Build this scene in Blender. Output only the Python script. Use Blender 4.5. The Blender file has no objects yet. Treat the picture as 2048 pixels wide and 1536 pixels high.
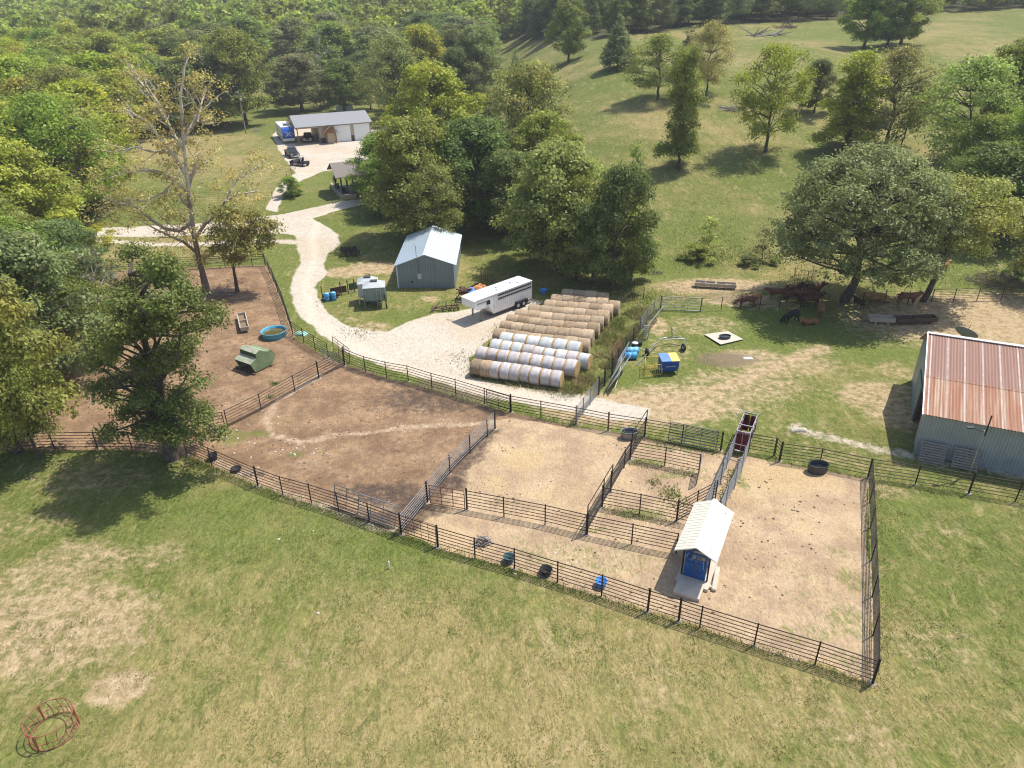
import bpy, math, random
import numpy as np
from mathutils import Vector, Matrix

S = bpy.context.scene
COL = S.collection
R = math.radians

# ------------------------------------------------------------------ camera
CAM_H = 30.0
PITCH = R(28.5)
ROLL = R(1.0)
FPX = 1421.0                       # focal length in pixels of a 2048 px wide frame
cf = np.array([0, math.cos(PITCH), -math.sin(PITCH)])
cr0 = np.array([1.0, 0, 0]); cu0 = np.array([0, math.sin(PITCH), math.cos(PITCH)])
cr = cr0 * math.cos(ROLL) - cu0 * math.sin(ROLL)
cu = cu0 * math.cos(ROLL) + cr0 * math.sin(ROLL)
cam = bpy.data.cameras.new("camera"); camo = bpy.data.objects.new("camera", cam); COL.objects.link(camo)
cam.sensor_width = 36; cam.lens = FPX / 2048 * 36; cam.clip_end = 6000; cam.clip_start = 0.5
camo.matrix_world = Matrix(((cr[0], cu[0], -cf[0], 0), (cr[1], cu[1], -cf[1], 0), (cr[2], cu[2], -cf[2], CAM_H), (0, 0, 0, 1)))
S.camera = camo

# ------------------------------------------------------------------ sky and sun
SUN_EL, SUN_AZ = R(62), R(60)      # azimuth clockwise from +Y
w = bpy.data.worlds.new("World"); S.world = w; w.use_nodes = True
nt = w.node_tree; bg = nt.nodes['Background']; sky = nt.nodes.new('ShaderNodeTexSky')
sky.sky_type = 'NISHITA'; sky.sun_disc = False; sky.sun_elevation = SUN_EL; sky.sun_rotation = SUN_AZ
sky.dust_density = 1.5
nt.links.new(sky.outputs[0], bg.inputs[0]); bg.inputs[1].default_value = 0.15
sl = bpy.data.lights.new("sun", 'SUN'); sl.energy = 4.6; sl.angle = R(0.55); sl.color = (1.0, 0.95, 0.86)
so = bpy.data.objects.new("sun", sl); COL.objects.link(so); so.location = (60, 40, 120)
sd = Vector((math.cos(SUN_EL) * math.sin(SUN_AZ), math.cos(SUN_EL) * math.cos(SUN_AZ), math.sin(SUN_EL)))
so.rotation_euler = sd.to_track_quat('Z', 'Y').to_euler()
S.view_settings.view_transform = 'Standard'; S.view_settings.look = 'None'
S.view_settings.exposure = 0.40; S.cycles.filter_width = 1.1; S.view_settings.gamma = 1.0

# ------------------------------------------------------------------ noise and terrain
def _hash(ix, iy, seed):
    h = (ix.astype(np.int64) * 374761393 + iy.astype(np.int64) * 668265263 + seed * 974634777) & 0x7fffffff
    h = ((h ^ (h >> 13)) * 1274126177) & 0x7fffffff
    return ((h ^ (h >> 16)) & 0xffffff) / float(0xffffff)
def vnoise(x, y, seed=0):
    x = np.asarray(x, float); y = np.asarray(y, float)
    ix = np.floor(x); iy = np.floor(y); fx = x - ix; fy = y - iy
    fx = fx * fx * (3 - 2 * fx); fy = fy * fy * (3 - 2 * fy)
    a = _hash(ix, iy, seed); b = _hash(ix + 1, iy, seed); c = _hash(ix, iy + 1, seed); d = _hash(ix + 1, iy + 1, seed)
    return (a * (1 - fx) + b * fx) * (1 - fy) + (c * (1 - fx) + d * fx) * fy
def fbm(x, y, seed=0, o=4):
    s = 0; a = 0.5; t = 0
    for k in range(o):
        s = s + a * vnoise(x * 2 ** k, y * 2 ** k, seed + k * 17); t += a; a *= 0.55
    return s / t
def sstep(a, b, x):
    t = np.clip((np.asarray(x, float) - a) / (b - a), 0, 1); return t * t * (3 - 2 * t)
def zfun(x, y):
    x = np.asarray(x, float); y = np.asarray(y, float)
    rr = np.interp(y, [-100, 84, 92, 165, 220, 300, 500, 1500], [0, 0, .8, 15, 19, 24, 30, 40])
    rl = np.interp(y, [-100, 95, 165, 240, 400, 900, 1600], [0, 0, 1.9, 4, 12, 30, 48])
    m = sstep(-22, 28, x - 0.03 * (y - 100))
    far = np.clip((y - 60) / 60, 0.0, 1)
    z = rl * (1 - m) + rr * m
    z = z + (vnoise(x / 23, y / 23, 5) - .5) * (.22 + 1.3 * far) * sstep(10, 40, np.hypot(x + 60, y - 175)) + (vnoise(x / 6, y / 6, 8) - .5) * .10
    return z
ORG = np.array([0, 0, CAM_H])
def ray(u, v):
    return cf + cr * ((u - 1024) / FPX) - cu * ((v - 768) / FPX)
def P(u, v, h=0.0):
    """survey point: where the sight line of photo pixel (u, v) meets the terrain (raised by h)"""
    d = ray(u, v); t0 = 5.0; t1 = None; t = 5.0
    while t < 3000:
        p = ORG + d * t
        if p[2] - h < float(zfun(p[0], p[1])): t1 = t; break
        t0 = t; t *= 1.03
    if t1 is None: return Vector(ORG + d * 3000)
    for _ in range(18):
        tm = (t0 + t1) / 2; p = ORG + d * tm
        if p[2] - h < float(zfun(p[0], p[1])): t1 = tm
        else: t0 = tm
    p = ORG + d * t1
    return Vector((p[0], p[1], float(zfun(p[0], p[1]))))
def G(x, y): return Vector((x, y, float(zfun(x, y))))
def proj(x, y, z):
    dx = x - 0; q0 = dx * cr[0] + y * cr[1] + (z - CAM_H) * cr[2]
    q1 = dx * cu[0] + y * cu[1] + (z - CAM_H) * cu[2]; q2 = dx * cf[0] + y * cf[1] + (z - CAM_H) * cf[2]
    q2 = np.where(np.abs(q2) < 1e-6, 1e-6, q2)
    return 1024 + FPX * q0 / q2, 768 - FPX * q1 / q2, q2
def top_z(u, v, base):
    """height of the point above `base` that is seen at pixel row v"""
    d = ray(u, v); t = base.y / d[1]
    return CAM_H + d[2] * t - base.z
def depth(p): return float(np.dot(np.array(p) - ORG, cf))

# ------------------------------------------------------------------ materials
MATS = {}
def new_mat(name):
    m = bpy.data.materials.new(name); m.use_nodes = True; return m, m.node_tree, m.node_tree.nodes['Principled BSDF']
def mat(name, col, rough=.7, metal=0.0, var=.18, scale=2.0, bump=0.0, bscale=None, col2=None, thr=(.35, .65), spec=.3, ribs=None):
    """principled material with object-space colour variation, optional bump, second colour (rust, stains) and ribs"""
    if name in MATS: return MATS[name]
    m, t, b = new_mat(name); n = t.nodes; l = t.links
    tc = n.new('ShaderNodeTexCoord'); no = n.new('ShaderNodeTexNoise'); no.inputs['Scale'].default_value = scale; no.inputs['Detail'].default_value = 6
    l.new(tc.outputs['Object'], no.inputs['Vector'])
    mr = n.new('ShaderNodeMapRange'); mr.inputs['From Min'].default_value = .25; mr.inputs['From Max'].default_value = .75
    mr.inputs['To Min'].default_value = 1 - var; mr.inputs['To Max'].default_value = 1 + var
    l.new(no.outputs['Fac'], mr.inputs['Value'])
    mul = n.new('ShaderNodeVectorMath'); mul.operation = 'SCALE'
    if col2:
        no2 = n.new('ShaderNodeTexNoise'); no2.inputs['Scale'].default_value = scale * .7; no2.inputs['Detail'].default_value = 8; no2.inputs['Roughness'].default_value = .7
        l.new(tc.outputs['Object'], no2.inputs['Vector'])
        m2 = n.new('ShaderNodeMapRange'); m2.interpolation_type = 'SMOOTHSTEP'; m2.inputs['From Min'].default_value = thr[0]; m2.inputs['From Max'].default_value = thr[1]
        l.new(no2.outputs['Fac'], m2.inputs['Value'])
        mx = n.new('ShaderNodeMix'); mx.data_type = 'RGBA'; mx.inputs['A'].default_value = (*col, 1); mx.inputs['B'].default_value = (*col2, 1)
        l.new(m2.outputs['Result'], mx.inputs['Factor']); l.new(mx.outputs['Result'], mul.inputs[0])
    else: mul.inputs[0].default_value = col
    l.new(mr.outputs['Result'], mul.inputs['Scale']); l.new(mul.outputs['Vector'], b.inputs['Base Color'])
    b.inputs['Roughness'].default_value = rough; b.inputs['Metallic'].default_value = metal; b.inputs['Specular IOR Level'].default_value = spec
    last = None
    if ribs:
        ax, per, st = ribs
        sp = n.new('ShaderNodeSeparateXYZ'); l.new(tc.outputs['Object'], sp.inputs[0])
        ma = n.new('ShaderNodeMath'); ma.operation = 'MULTIPLY'; ma.inputs[1].default_value = 2 * math.pi / per; l.new(sp.outputs[ax], ma.inputs[0])
        si = n.new('ShaderNodeMath'); si.operation = 'SINE'; l.new(ma.outputs[0], si.inputs[0])
        pw = n.new('ShaderNodeMath'); pw.operation = 'POWER'; ab = n.new('ShaderNodeMath'); ab.operation = 'MAXIMUM'; ab.inputs[1].default_value = 0
        l.new(si.outputs[0], ab.inputs[0]); l.new(ab.outputs[0], pw.inputs[0]); pw.inputs[1].default_value = 4
        bp = n.new('ShaderNodeBump'); bp.inputs['Strength'].default_value = st; bp.inputs['Distance'].default_value = .05
        l.new(pw.outputs[0], bp.inputs['Height']); last = bp
    if bump:
        nb = n.new('ShaderNodeTexNoise'); nb.inputs['Scale'].default_value = bscale or scale * 4; nb.inputs['Detail'].default_value = 5
        l.new(tc.outputs['Object'], nb.inputs['Vector'])
        bp = n.new('ShaderNodeBump'); bp.inputs['Strength'].default_value = bump; bp.inputs['Distance'].default_value = .05
        l.new(nb.outputs['Fac'], bp.inputs['Height'])
        if last: l.new(last.outputs['Normal'], bp.inputs['Normal'])
        last = bp
    if last: l.new(last.outputs['Normal'], b.inputs['Normal'])
    MATS[name] = m; return m

# ------------------------------------------------------------------ mesh helpers
class MB:
    def __init__(s): s.v = []; s.f = []; s.sm = []
    def add(s, vs, fs, smooth=False):
        o = len(s.v); s.v += [tuple(p) for p in vs]
        for f in fs: s.f.append(tuple(i + o for i in f)); s.sm.append(smooth)
        return s
    def box(s, c, d, rz=0, M=None):
        x, y, z = d[0] / 2, d[1] / 2, d[2] / 2
        vs = [Vector(p) for p in ((-x, -y, -z), (x, -y, -z), (x, y, -z), (-x, y, -z), (-x, -y, z), (x, -y, z), (x, y, z), (-x, y, z))]
        q = Matrix.Rotation(rz, 3, 'Z') if M is None else M
        vs = [q @ p + Vector(c) for p in vs]
        return s.add(vs, [(0, 3, 2, 1), (4, 5, 6, 7), (0, 1, 5, 4), (1, 2, 6, 5), (2, 3, 7, 6), (3, 0, 4, 7)])
    def bbox(s, c, d, b=.02, rz=0, M=None):
        """box with chamfered edges along its height"""
        x, y, z = d[0] / 2, d[1] / 2, d[2] / 2; q = Matrix.Rotation(rz, 3, 'Z') if M is None else M
        def ring(ix, iz): return [(-x + ix, -y + 0 * ix, iz), (x - ix, -y, iz), (x, -y + ix, iz), (x, y - ix, iz), (x - ix, y, iz), (-x + ix, y, iz), (-x, y - ix, iz), (-x, -y + ix, iz)]
        rs = [ring(b, -z + b), ring(b, z - b), [(p[0] * (1 - b / x), p[1] * (1 - b / y), z) for p in ring(b, z)], ]
        bt = [(p[0] * (1 - b / x), p[1] * (1 - b / y), -z) for p in ring(b, z)]
        R4 = [bt] + rs; vs = [q @ Vector(p) + Vector(c) for r in R4 for p in r]; fs = []
        for k in range(3):
            for i in range(8): j = (i + 1) % 8; fs.append((k * 8 + i, k * 8 + j, k * 8 + 8 + j, k * 8 + 8 + i))
        fs.append(tuple(range(7, -1, -1))); fs.append(tuple(range(24, 32)))
        return s.add(vs, fs)
    def tube(s, p0, p1, r0, r1=None, n=6, caps=True, smooth=True):
        p0 = Vector(p0); p1 = Vector(p1); r1 = r0 if r1 is None else r1; d = p1 - p0
        if d.length < 1e-6: return s
        d.normalize(); a = d.orthogonal().normalized(); b = d.cross(a)
        vs = []; fs = []
        for p, r in ((p0, r0), (p1, r1)):
            for i in range(n):
                t = 2 * math.pi * i / n; vs.append(p + a * (math.cos(t) * r) + b * (math.sin(t) * r))
        for i in range(n): j = (i + 1) % n; fs.append((i, j, n + j, n + i))
        s.add(vs, fs, smooth)
        if caps: s.add(vs, [tuple(range(n - 1, -1, -1)), tuple(range(n, 2 * n))])
        return s
    def path(s, pts, r, n=6, r1=None):
        for i in range(len(pts) - 1):
            a = r if r1 is None else r + (r1 - r) * i / (len(pts) - 1); b = r if r1 is None else r + (r1 - r) * (i + 1) / (len(pts) - 1)
            s.tube(pts[i], pts[i + 1], a, b, n)
        return s
    def lathe(s, c, prof, n=20, sx=1, sy=1, rz=0, smooth=True, M=None):
        vs = []; q = Matrix.Rotation(rz, 3, 'Z') if M is None else M
        for r, z in prof:
            for i in range(n):
                t = 2 * math.pi * i / n; vs.append(q @ Vector((r * math.cos(t) * sx, r * math.sin(t) * sy, z)) + Vector(c))
        fs = [(k * n + i, k * n + (i + 1) % n, (k + 1) * n + (i + 1) % n, (k + 1) * n + i) for k in range(len(prof) - 1) for i in range(n)]
        s.add(vs, fs, smooth); return s
    def prism(s, poly, M, y0, y1):
        """poly: (x,z) outline extruded along local y from y0 to y1, placed by matrix M"""
        n = len(poly); vs = [M @ Vector((x, y0, z)) for x, z in poly] + [M @ Vector((x, y1, z)) for x, z in poly]
        fs = [(i, (i + 1) % n, n + (i + 1) % n, n + i) for i in range(n)]
        fs += [tuple(range(n - 1, -1, -1)), tuple(range(n, 2 * n))]
        return s.add(vs, fs)
    def slab(s, quad, t):
        """four corner points thickened by t along the normal"""
        q = [Vector(p) for p in quad]; nn = (q[1] - q[0]).cross(q[3] - q[0]).normalized() * t
        return s.add([p for p in q] + [p + nn for p in q], [(3, 2, 1, 0), (4, 5, 6, 7), (0, 1, 5, 4), (1, 2, 6, 5), (2, 3, 7, 6), (3, 0, 4, 7)])
    def build(s, name, m, parent=None):
        me = bpy.data.meshes.new(name); me.from_pydata(s.v, [], s.f)
        me.polygons.foreach_set('use_smooth', s.sm); me.materials.append(m); me.update()
        return link(name, me, parent)
def link(name, data, parent=None):
    o = bpy.data.objects.new(name, data); COL.objects.link(o)
    if parent is not None: o.parent = parent
    return o
def tag(o, label=None, cat=None, group=None, kind=None):
    if label: o['label'] = label
    if cat: o['category'] = cat
    if group: o['group'] = group
    if kind: o['kind'] = kind
    return o
def thing(name, label, cat, loc=(0, 0, 0), rz=0, group=None):
    o = bpy.data.objects.new(name, None); COL.objects.link(o); o.empty_display_size = .3
    o.location = loc; o.rotation_euler = (0, 0, rz); return tag(o, label, cat, group)
def copy_tree(root, loc, rz=None, scale=None, label=None, group=None, color=None):
    c = root.copy(); COL.objects.link(c); c.location = loc
    if rz is not None: c.rotation_euler = (0, 0, rz)
    if scale is not None: c.scale = scale
    if label: c['label'] = label
    if group: c['group'] = group
    if color: c.color = (*color, 1)
    for ch in root.children:
        d = ch.copy(); COL.objects.link(d); d.parent = c
        if color: d.color = (*color, 1)
        for g in ch.children:
            e = g.copy(); COL.objects.link(e); e.parent = d
    return c
def heading(a, b): return math.atan2(b[1] - a[1], b[0] - a[0])
ORD = ['first', 'second', 'third', 'fourth', 'fifth', 'sixth', 'seventh', 'eighth', 'ninth', 'tenth', 'eleventh', 'twelfth']
# ------------------------------------------------------------------ ground sheet with surveyed surface masks
def poly_sd(px, py, poly):
    """signed distance (positive inside) to a polygon, vectorised"""
    n = len(poly); d = np.full(px.shape, 1e9); ins = np.zeros(px.shape, bool)
    for i in range(n):
        ax, ay = poly[i]; bx, by = poly[(i + 1) % n]; ex, ey = bx - ax, by - ay
        wx, wy = px - ax, py - ay; L = ex * ex + ey * ey + 1e-9
        t = np.clip((wx * ex + wy * ey) / L, 0, 1); d = np.minimum(d, (wx - ex * t) ** 2 + (wy - ey * t) ** 2)
        c = ((ay > py) != (by > py)) & (px < (bx - ax) * (py - ay) / (by - ay + 1e-12) + ax); ins ^= c
    d = np.sqrt(d); return np.where(ins, d, -d)
def line_d(px, py, pts):
    d = np.full(px.shape, 1e9)
    for i in range(len(pts) - 1):
        ax, ay = pts[i]; bx, by = pts[i + 1]; ex, ey = bx - ax, by - ay
        wx, wy = px - ax, py - ay; t = np.clip((wx * ex + wy * ey) / (ex * ex + ey * ey + 1e-9), 0, 1)
        d = np.minimum(d, (wx - ex * t) ** 2 + (wy - ey * t) ** 2)
    return np.sqrt(d)
def W(pts): return [tuple(P(u, v)[:2]) for u, v in pts]

tt = np.concatenate([-np.geomspace(2.2, .735, 40), np.linspace(-.72, .72, 1000), np.geomspace(.735, 2.2, 40)])
dense = np.exp(np.linspace(math.log(56), math.log(240), 640)) - 40
ys = np.concatenate([np.linspace(-38, 15.5, 22), dense, np.exp(np.linspace(math.log(241.5), math.log(1900), 150)) - 40])
TT, YY = np.meshgrid(tt, ys); XX = TT * (YY + 40.5) + np.sign(TT) * np.maximum(0, np.abs(TT) - .735) * 200; gx = XX.ravel(); gy = YY.ravel(); gz = zfun(gx, gy)
NC, NR = len(tt), len(ys)
# edges wander a little
wx = gx + (fbm(gx / 2.2, gy / 2.2, 31, 4) - .5) * .8; wy = gy + (fbm(gx / 2.2, gy / 2.2, 47, 4) - .5) * .8
def pm(pts, soft=.5, off=0, hard=False):
    q = W(pts); a, b = (gx, gy) if hard else (wx, wy)
    xs = [p[0] for p in q]; yy = [p[1] for p in q]
    near = (a > min(xs) - 6) & (a < max(xs) + 6) & (b > min(yy) - 6) & (b < max(yy) + 6)
    out = np.zeros(gx.shape); out[near] = sstep(-soft, soft, poly_sd(a[near], b[near], q) + off); return out
def lm(pts, wd, soft=.4):
    q = W(pts); xs = [p[0] for p in q]; yy = [p[1] for p in q]
    near = (wx > min(xs) - 6) & (wx < max(xs) + 6) & (wy > min(yy) - 6) & (wy < max(yy) + 6)
    out = np.zeros(gx.shape); out[near] = 1 - sstep(wd - soft, wd + soft, line_d(wx[near], wy[near], q)); return out
def blob(u, v, r, rx=1.0, s=1.0):
    c = P(u, v); d = np.hypot((wx - c.x) / (r * rx), (wy - c.y) / r); return (1 - sstep(.35, 1.1, d)) * s

ROAD = [(727, 397), (686, 402), (633, 413), (566, 428), (520, 434), (430, 445), (300, 452), (165, 456), (60, 462), (60, 474), (165, 473), (300, 474), (430, 470), (540, 466), (592, 469),
        (598, 505), (601, 526), (586, 555), (580, 576), (586, 605), (604, 634), (642, 670), (692, 705), (724, 719), (765, 734), (824, 749), (882, 766), (970, 793),
        (1058, 810), (1160, 828), (1200, 838), (1290, 842), (1300, 816), (1215, 802), (1160, 788), (1058, 778), (941, 755), (938, 716), (964, 687), (994, 672), (1017, 640), (1087, 605), (1064, 597),
        (960, 612), (906, 623), (868, 626), (809, 646), (771, 664), (747, 664), (692, 652), (648, 617), (636, 590), (630, 573), (654, 546), (648, 529), (654, 508),
        (683, 488), (677, 470), (657, 456), (624, 438), (660, 426), (724, 409), (760, 405), (760, 393)]
YARD = [(545, 270), (556, 295), (571, 320), (591, 346), (576, 357), (549, 378), (530, 420), (556, 424), (567, 388), (603, 362), (647, 342), (671, 339), (760, 334), (850, 320), (850, 275), (790, 262), (765, 250), (740, 250), (600, 250), (560, 255)]
PADD = [(535, 531), (560, 590), (590, 676), (640, 709), (690, 731), (800, 763), (900, 790), (985, 815), (1075, 838), (1150, 852), (1290, 876), (1445, 906), (1500, 912), (1560, 926), (1735, 957),
        (1741, 1120), (1745, 1366), (1630, 1330), (1508, 1292), (1400, 1257), (1300, 1224), (1203, 1193), (1115, 1166), (1029, 1139), (876, 1095), (803, 1070), (678, 1026), (566, 991), (516, 973),
        (424, 934), (374, 910), (265, 900), (0, 898), (-200, 898), (-300, 620), (0, 580), (150, 545), (400, 535)]
gravel = np.maximum(pm(ROAD, .55), pm(YARD, .5))
gravel = np.maximum(gravel, lm([(590, 484), (500, 482), (420, 487), (300, 489), (200, 480)], .9, .8) * .75)
dirt = pm(PADD, .35)
# two thirds of the corral is trampled straw, the western pens are bare brown soil
STRAW = [(985, 838), (1150, 853), (1290, 878), (1445, 908), (1500, 912), (1560, 926), (1735, 957), (1741, 1120), (1745, 1366), (1508, 1292), (1300, 1224), (1115, 1166), (876, 1095), (803, 1070), (860, 1000), (930, 925)]
straw = pm(STRAW, .8)
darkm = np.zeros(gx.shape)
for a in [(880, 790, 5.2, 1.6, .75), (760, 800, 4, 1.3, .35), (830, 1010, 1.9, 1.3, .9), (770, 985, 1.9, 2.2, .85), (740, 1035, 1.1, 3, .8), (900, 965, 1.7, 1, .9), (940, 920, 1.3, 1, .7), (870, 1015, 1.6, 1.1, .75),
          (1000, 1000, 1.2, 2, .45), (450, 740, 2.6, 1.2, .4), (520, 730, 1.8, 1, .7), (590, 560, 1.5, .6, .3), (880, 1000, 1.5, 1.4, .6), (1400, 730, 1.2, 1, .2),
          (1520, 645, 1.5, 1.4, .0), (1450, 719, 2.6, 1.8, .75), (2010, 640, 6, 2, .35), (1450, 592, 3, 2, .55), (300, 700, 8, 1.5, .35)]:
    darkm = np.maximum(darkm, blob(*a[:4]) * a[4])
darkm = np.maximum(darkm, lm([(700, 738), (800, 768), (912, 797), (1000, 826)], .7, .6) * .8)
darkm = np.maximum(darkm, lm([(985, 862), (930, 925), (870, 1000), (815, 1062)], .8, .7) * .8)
pale = np.zeros(gx.shape)        # cattle paths and worn pale strips
for pts, wd, s in [([(985, 842), (900, 850), (800, 856), (700, 868), (600, 882), (540, 870), (528, 845), (560, 800), (640, 750)], .5, .8), ([(430, 875), (500, 850), (560, 812), (640, 765)], .5, .5),
                   ([(560, 870), (620, 900), (640, 930)], .6, .6), ([(780, 846), (880, 838), (985, 842)], .9, .5), ([(660, 850), (740, 905), (860, 915), (960, 860)], .3, .4), ([(430, 925), (520, 965), (660, 1015), (790, 1060)], .5, .75),
                   ([(1070, 855), (1200, 880), (1300, 905)], .8, .4), ([(820, 1062), (960, 1100), (1115, 1150), (1290, 1205), (1400, 1245)], .5, .6)]:
    pale = np.maximum(pale, lm(pts, wd, .35) * s)
pale = np.maximum(pale, lm([(1590, 855), (1680, 880), (1760, 900), (1850, 915), (1960, 935), (2100, 965)], .9, .8) * .68)
pale = np.maximum(pale, blob(620, 900, 1.5, 2.2, .5))
worn = np.zeros(gx.shape)        # thin trampled ground among grass
for a in [(1290, 815, 5, 2.2, .95), (1210, 815, 4, 2, 1), (1370, 800, 5, 2, .8), (1480, 770, 5, 1.8, .7), (1570, 730, 4, 2, .7), (1330, 840, 3, 2.2, .6), (1340, 700, 5, .7, .55), (1310, 650, 4, .5, .8), (1410, 650, 4, 1.6, .6), (1490, 715, 3, 2, .8),
          (1430, 573, 4, 2.6, 1), (1480, 600, 3, 2.4, .8), (1540, 608, 3, 2.6, .6), (1760, 790, 4, 1.5, .8), (1800, 830, 4, 1, .8), (1790, 740, 3, 1, .6), (1740, 800, 3, 1.2, .5), (1700, 740, 3, 1.5, .4), (1900, 625, 9, 1.6, .8), (2020, 640, 12, 2, 1), (1820, 650, 4, 2, .8), (1740, 655, 3, 2, .55),
          (1680, 900, 3, 2, .5), (1600, 860, 2, 3, .5), (1760, 930, 2, 3, .45), (760, 535, 4, 1.5, .95), (690, 545, 3, 1.6, .9), (860, 597, 1.3, 1.6, .8), (740, 655, 2, 1.6, .75), (700, 640, 1.6, 1, .6), (870, 750, 1.5, 1.6, .5), (955, 735, 1.5, .7, .4),
          (1040, 560, 3, 2, .4), (1180, 560, 5, 1.5, .4), (1260, 720, 2, .8, .6), (1270, 640, 4, .8, .5), (100, 1250, 5.5, 1.7, .8), (60, 1180, 4.5, 1.6, .7), (150, 1120, 3, 1.6, .7), (220, 1290, 2.6, 1, .5), (50, 1300, 3, 1.3, .7), (330, 1130, 2, 1.2, .45), (240, 1370, 1.7, 1.4, .95), (200, 1150, 3, 1.5, .5), (60, 1350, 2.6, 1.5, .5), (1890, 1060, 1.5, 2, .5), (1780, 985, 1.5, 1.4, .6),
          (1600, 1400, 2, 2, .4), (1300, 1370, 2.5, 1.5, .45), (1850, 1300, 2.5, 1.2, .5), (1720, 1480, 3, 1.2, .5), (620, 1320, 1.2, 2, .5), (1180, 1300, 1, 2, .4), (820, 1180, 1.5, 1, .35), (30, 1050, 3, 2, .5), (180, 960, 3, 2.5, .55), (180, 1120, 2.5, 2, .7), (320, 1110, 2, 1.5, .6), (130, 1330, 2, 2, .5), (1130, 1500, 2, 2, .45), (1880, 1290, 3, 1.2, .5), (900, 1450, 2, 2, .25), (1750, 545, 5, 2, .4), (1450, 860, 3, 3, .35), (1020, 520, 4, 2, .3), (700, 515, 2.6, 1, .35), (740, 485, 2, 2, .15), (1500, 840, 2, 3, .4), (1010, 690, 3, .6, .3), (400, 350, 10, 2, .25)]:
    worn = np.maximum(worn, blob(*a[:4]) * a[4])
worn = np.maximum(worn, lm([(805, 1078), (678, 1032), (566, 996), (424, 940)], .35, .4) * .55)
worn = np.maximum(worn, lm([(1200, 830), (1330, 812), (1450, 775), (1560, 730), (1640, 700)], 1.4, 1.4) * .9)
worn = np.maximum(worn, lm([(1500, 900), (1560, 880), (1640, 905), (1740, 915)], 1.0, 1) * .5)
worn = np.maximum(worn, lm([(1750, 1050), (1755, 1200), (1752, 1330)], .35, .3) * .5)
lush = np.zeros(gx.shape)
for a in [(1560, 955, 3.0, 1.5, .8), (1480, 990, 1.8, 1, .6), (1650, 965, 1.6, 1.4, .6), (1040, 920, 2.2, 1.3, .8), (990, 965, 1.4, 1, .7), (1130, 985, 2.0, 1.4, .5), (1080, 900, 2.0, 1.4, .5), (560, 1060, 5, 3, .8), (760, 1110, 4, 2.2, .8), (400, 1020, 4, 3, .8), (250, 1080, 3.5, 2, .5), (950, 1160, 2.2, 2.5, .5), (700, 1180, 3, 2, .35), (420, 1180, 3, 3, .3), (1560, 650, 8, 2, .9), (1700, 690, 6, 3, .9), (1830, 680, 5, 3, .6), (1640, 740, 4, 2, .5),
          (1720, 760, 3, 2, .6), (1350, 740, 3, 1.5, .2), (1450, 460, 9, 1.6, .75), (1330, 540, 6, 2, .85), (1290, 570, 6, 1.6, .6), (1500, 490, 7, 3, .6), (790, 635, 2.6, 1.6, 1), (560, 510, 3, 1, .7), (590, 600, 1.5, .6, .5), (600, 650, 2.5, 1, .5), (660, 360, 9, 1.6, .9),
          (610, 395, 6, 2, .6), (690, 450, 6, 1, .6), (700, 500, 5, 1, .6), (560, 260, 12, 1, .5), (775, 250, 9, 1, .6), (1350, 380, 9, 1.2, .35), (1800, 1010, 1.7, 2, .7), (1780, 1080, 1.7, .8, .8), (540, 560, 2, .5, .5), (660, 880, 1.1, 1.8, .0), (1280, 800, 2, 1, .0), (1280, 640, 3, 1, .35), (1180, 700, 3, 2, .3)]:
    lush = np.maximum(lush, blob(*a[:4]) * a[4])
weed = np.zeros(gx.shape)        # green showing through the corral soil
for a in [(470, 875, 1.3, 1.4, .9), (455, 885, 1.2, 1.4, .6), (515, 870, .9, 1.4, .9), (590, 905, .8, 1.6, .8), (565, 845, 1.4, 1.3, .5), (1280, 1030, .9, 3, .9), (1290, 925, .7, 3.5, .9), (1340, 950, .7, 3.5, .8), (1400, 945, 1.5, 1, .55), (1305, 960, .5, .9, .6), (1340, 985, 1.1, 1.2, .65),
          (1340, 1000, 1.3, 1.6, .5), (1230, 1120, 2.2, 2.2, .55), (1120, 1110, 2, 2.2, .6), (1070, 1080, 1.6, 2, .5), (1190, 1060, .5, 3, .8), (1550, 1020, .4, 1.4, .7), (1600, 1040, .4, 1, .7), (1690, 1110, 1.5, 1.2, .5), (1590, 1140, 1.6, 2, .45), (1640, 1210, 2, 1.5, .5), (1700, 1160, 1.6, .8, .75), (1690, 1240, 2.2, .8, .75), (1620, 1270, 1.4, 2.4, .6), (1700, 1320, 1.2, 1, .6), (1700, 1060, 1.2, .8, .4),
          (1480, 960, 2.4, .35, .85), (1430, 890, 1.5, 1, .6), (1350, 895, 1.0, 4, .75), (1530, 1210, 2, 2, .3), (545, 765, .6, 1.5, .6), (640, 905, .5, 1, .7), (710, 928, .4, 1, .7), (1700, 1260, 2, 1.2, .45), (1260, 1165, .8, 3, .4), (1000, 1060, .8, 2, .3), (620, 735, 1, .5, .4)]:
    weed = np.maximum(weed, blob(*a[:4]) * a[4])
weed = np.maximum(weed, lm([(1200, 870), (1290, 886), (1440, 915)], .35, .4) * .55)
dry = fbm(gx / 14, gy / 14, 77, 4)
u_, v_, q_ = proj(gx, gy, gz)
dry = dry + .14 * sstep(40, 22, gy) + .10 * sstep(95, 150, gy) * sstep(-10, 20, gx) - .1 * sstep(35, 45, gy) * sstep(60, 50, gy)
for a in [(380, 300, 30, 1.2, .35), (330, 500, 9, 2.2, .4), (1200, 300, 30, 1, .15), (1300, 1400, 9, 3, .12), (100, 1300, 5, 3, .25)]: dry = dry + blob(*a[:4]) * a[4]
rut = lm([(700, 412), (640, 430), (625, 470), (628, 520), (612, 560), (610, 590), (630, 640), (680, 680), (760, 720), (900, 757), (1050, 790), (1180, 812)], .5, .5)
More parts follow.
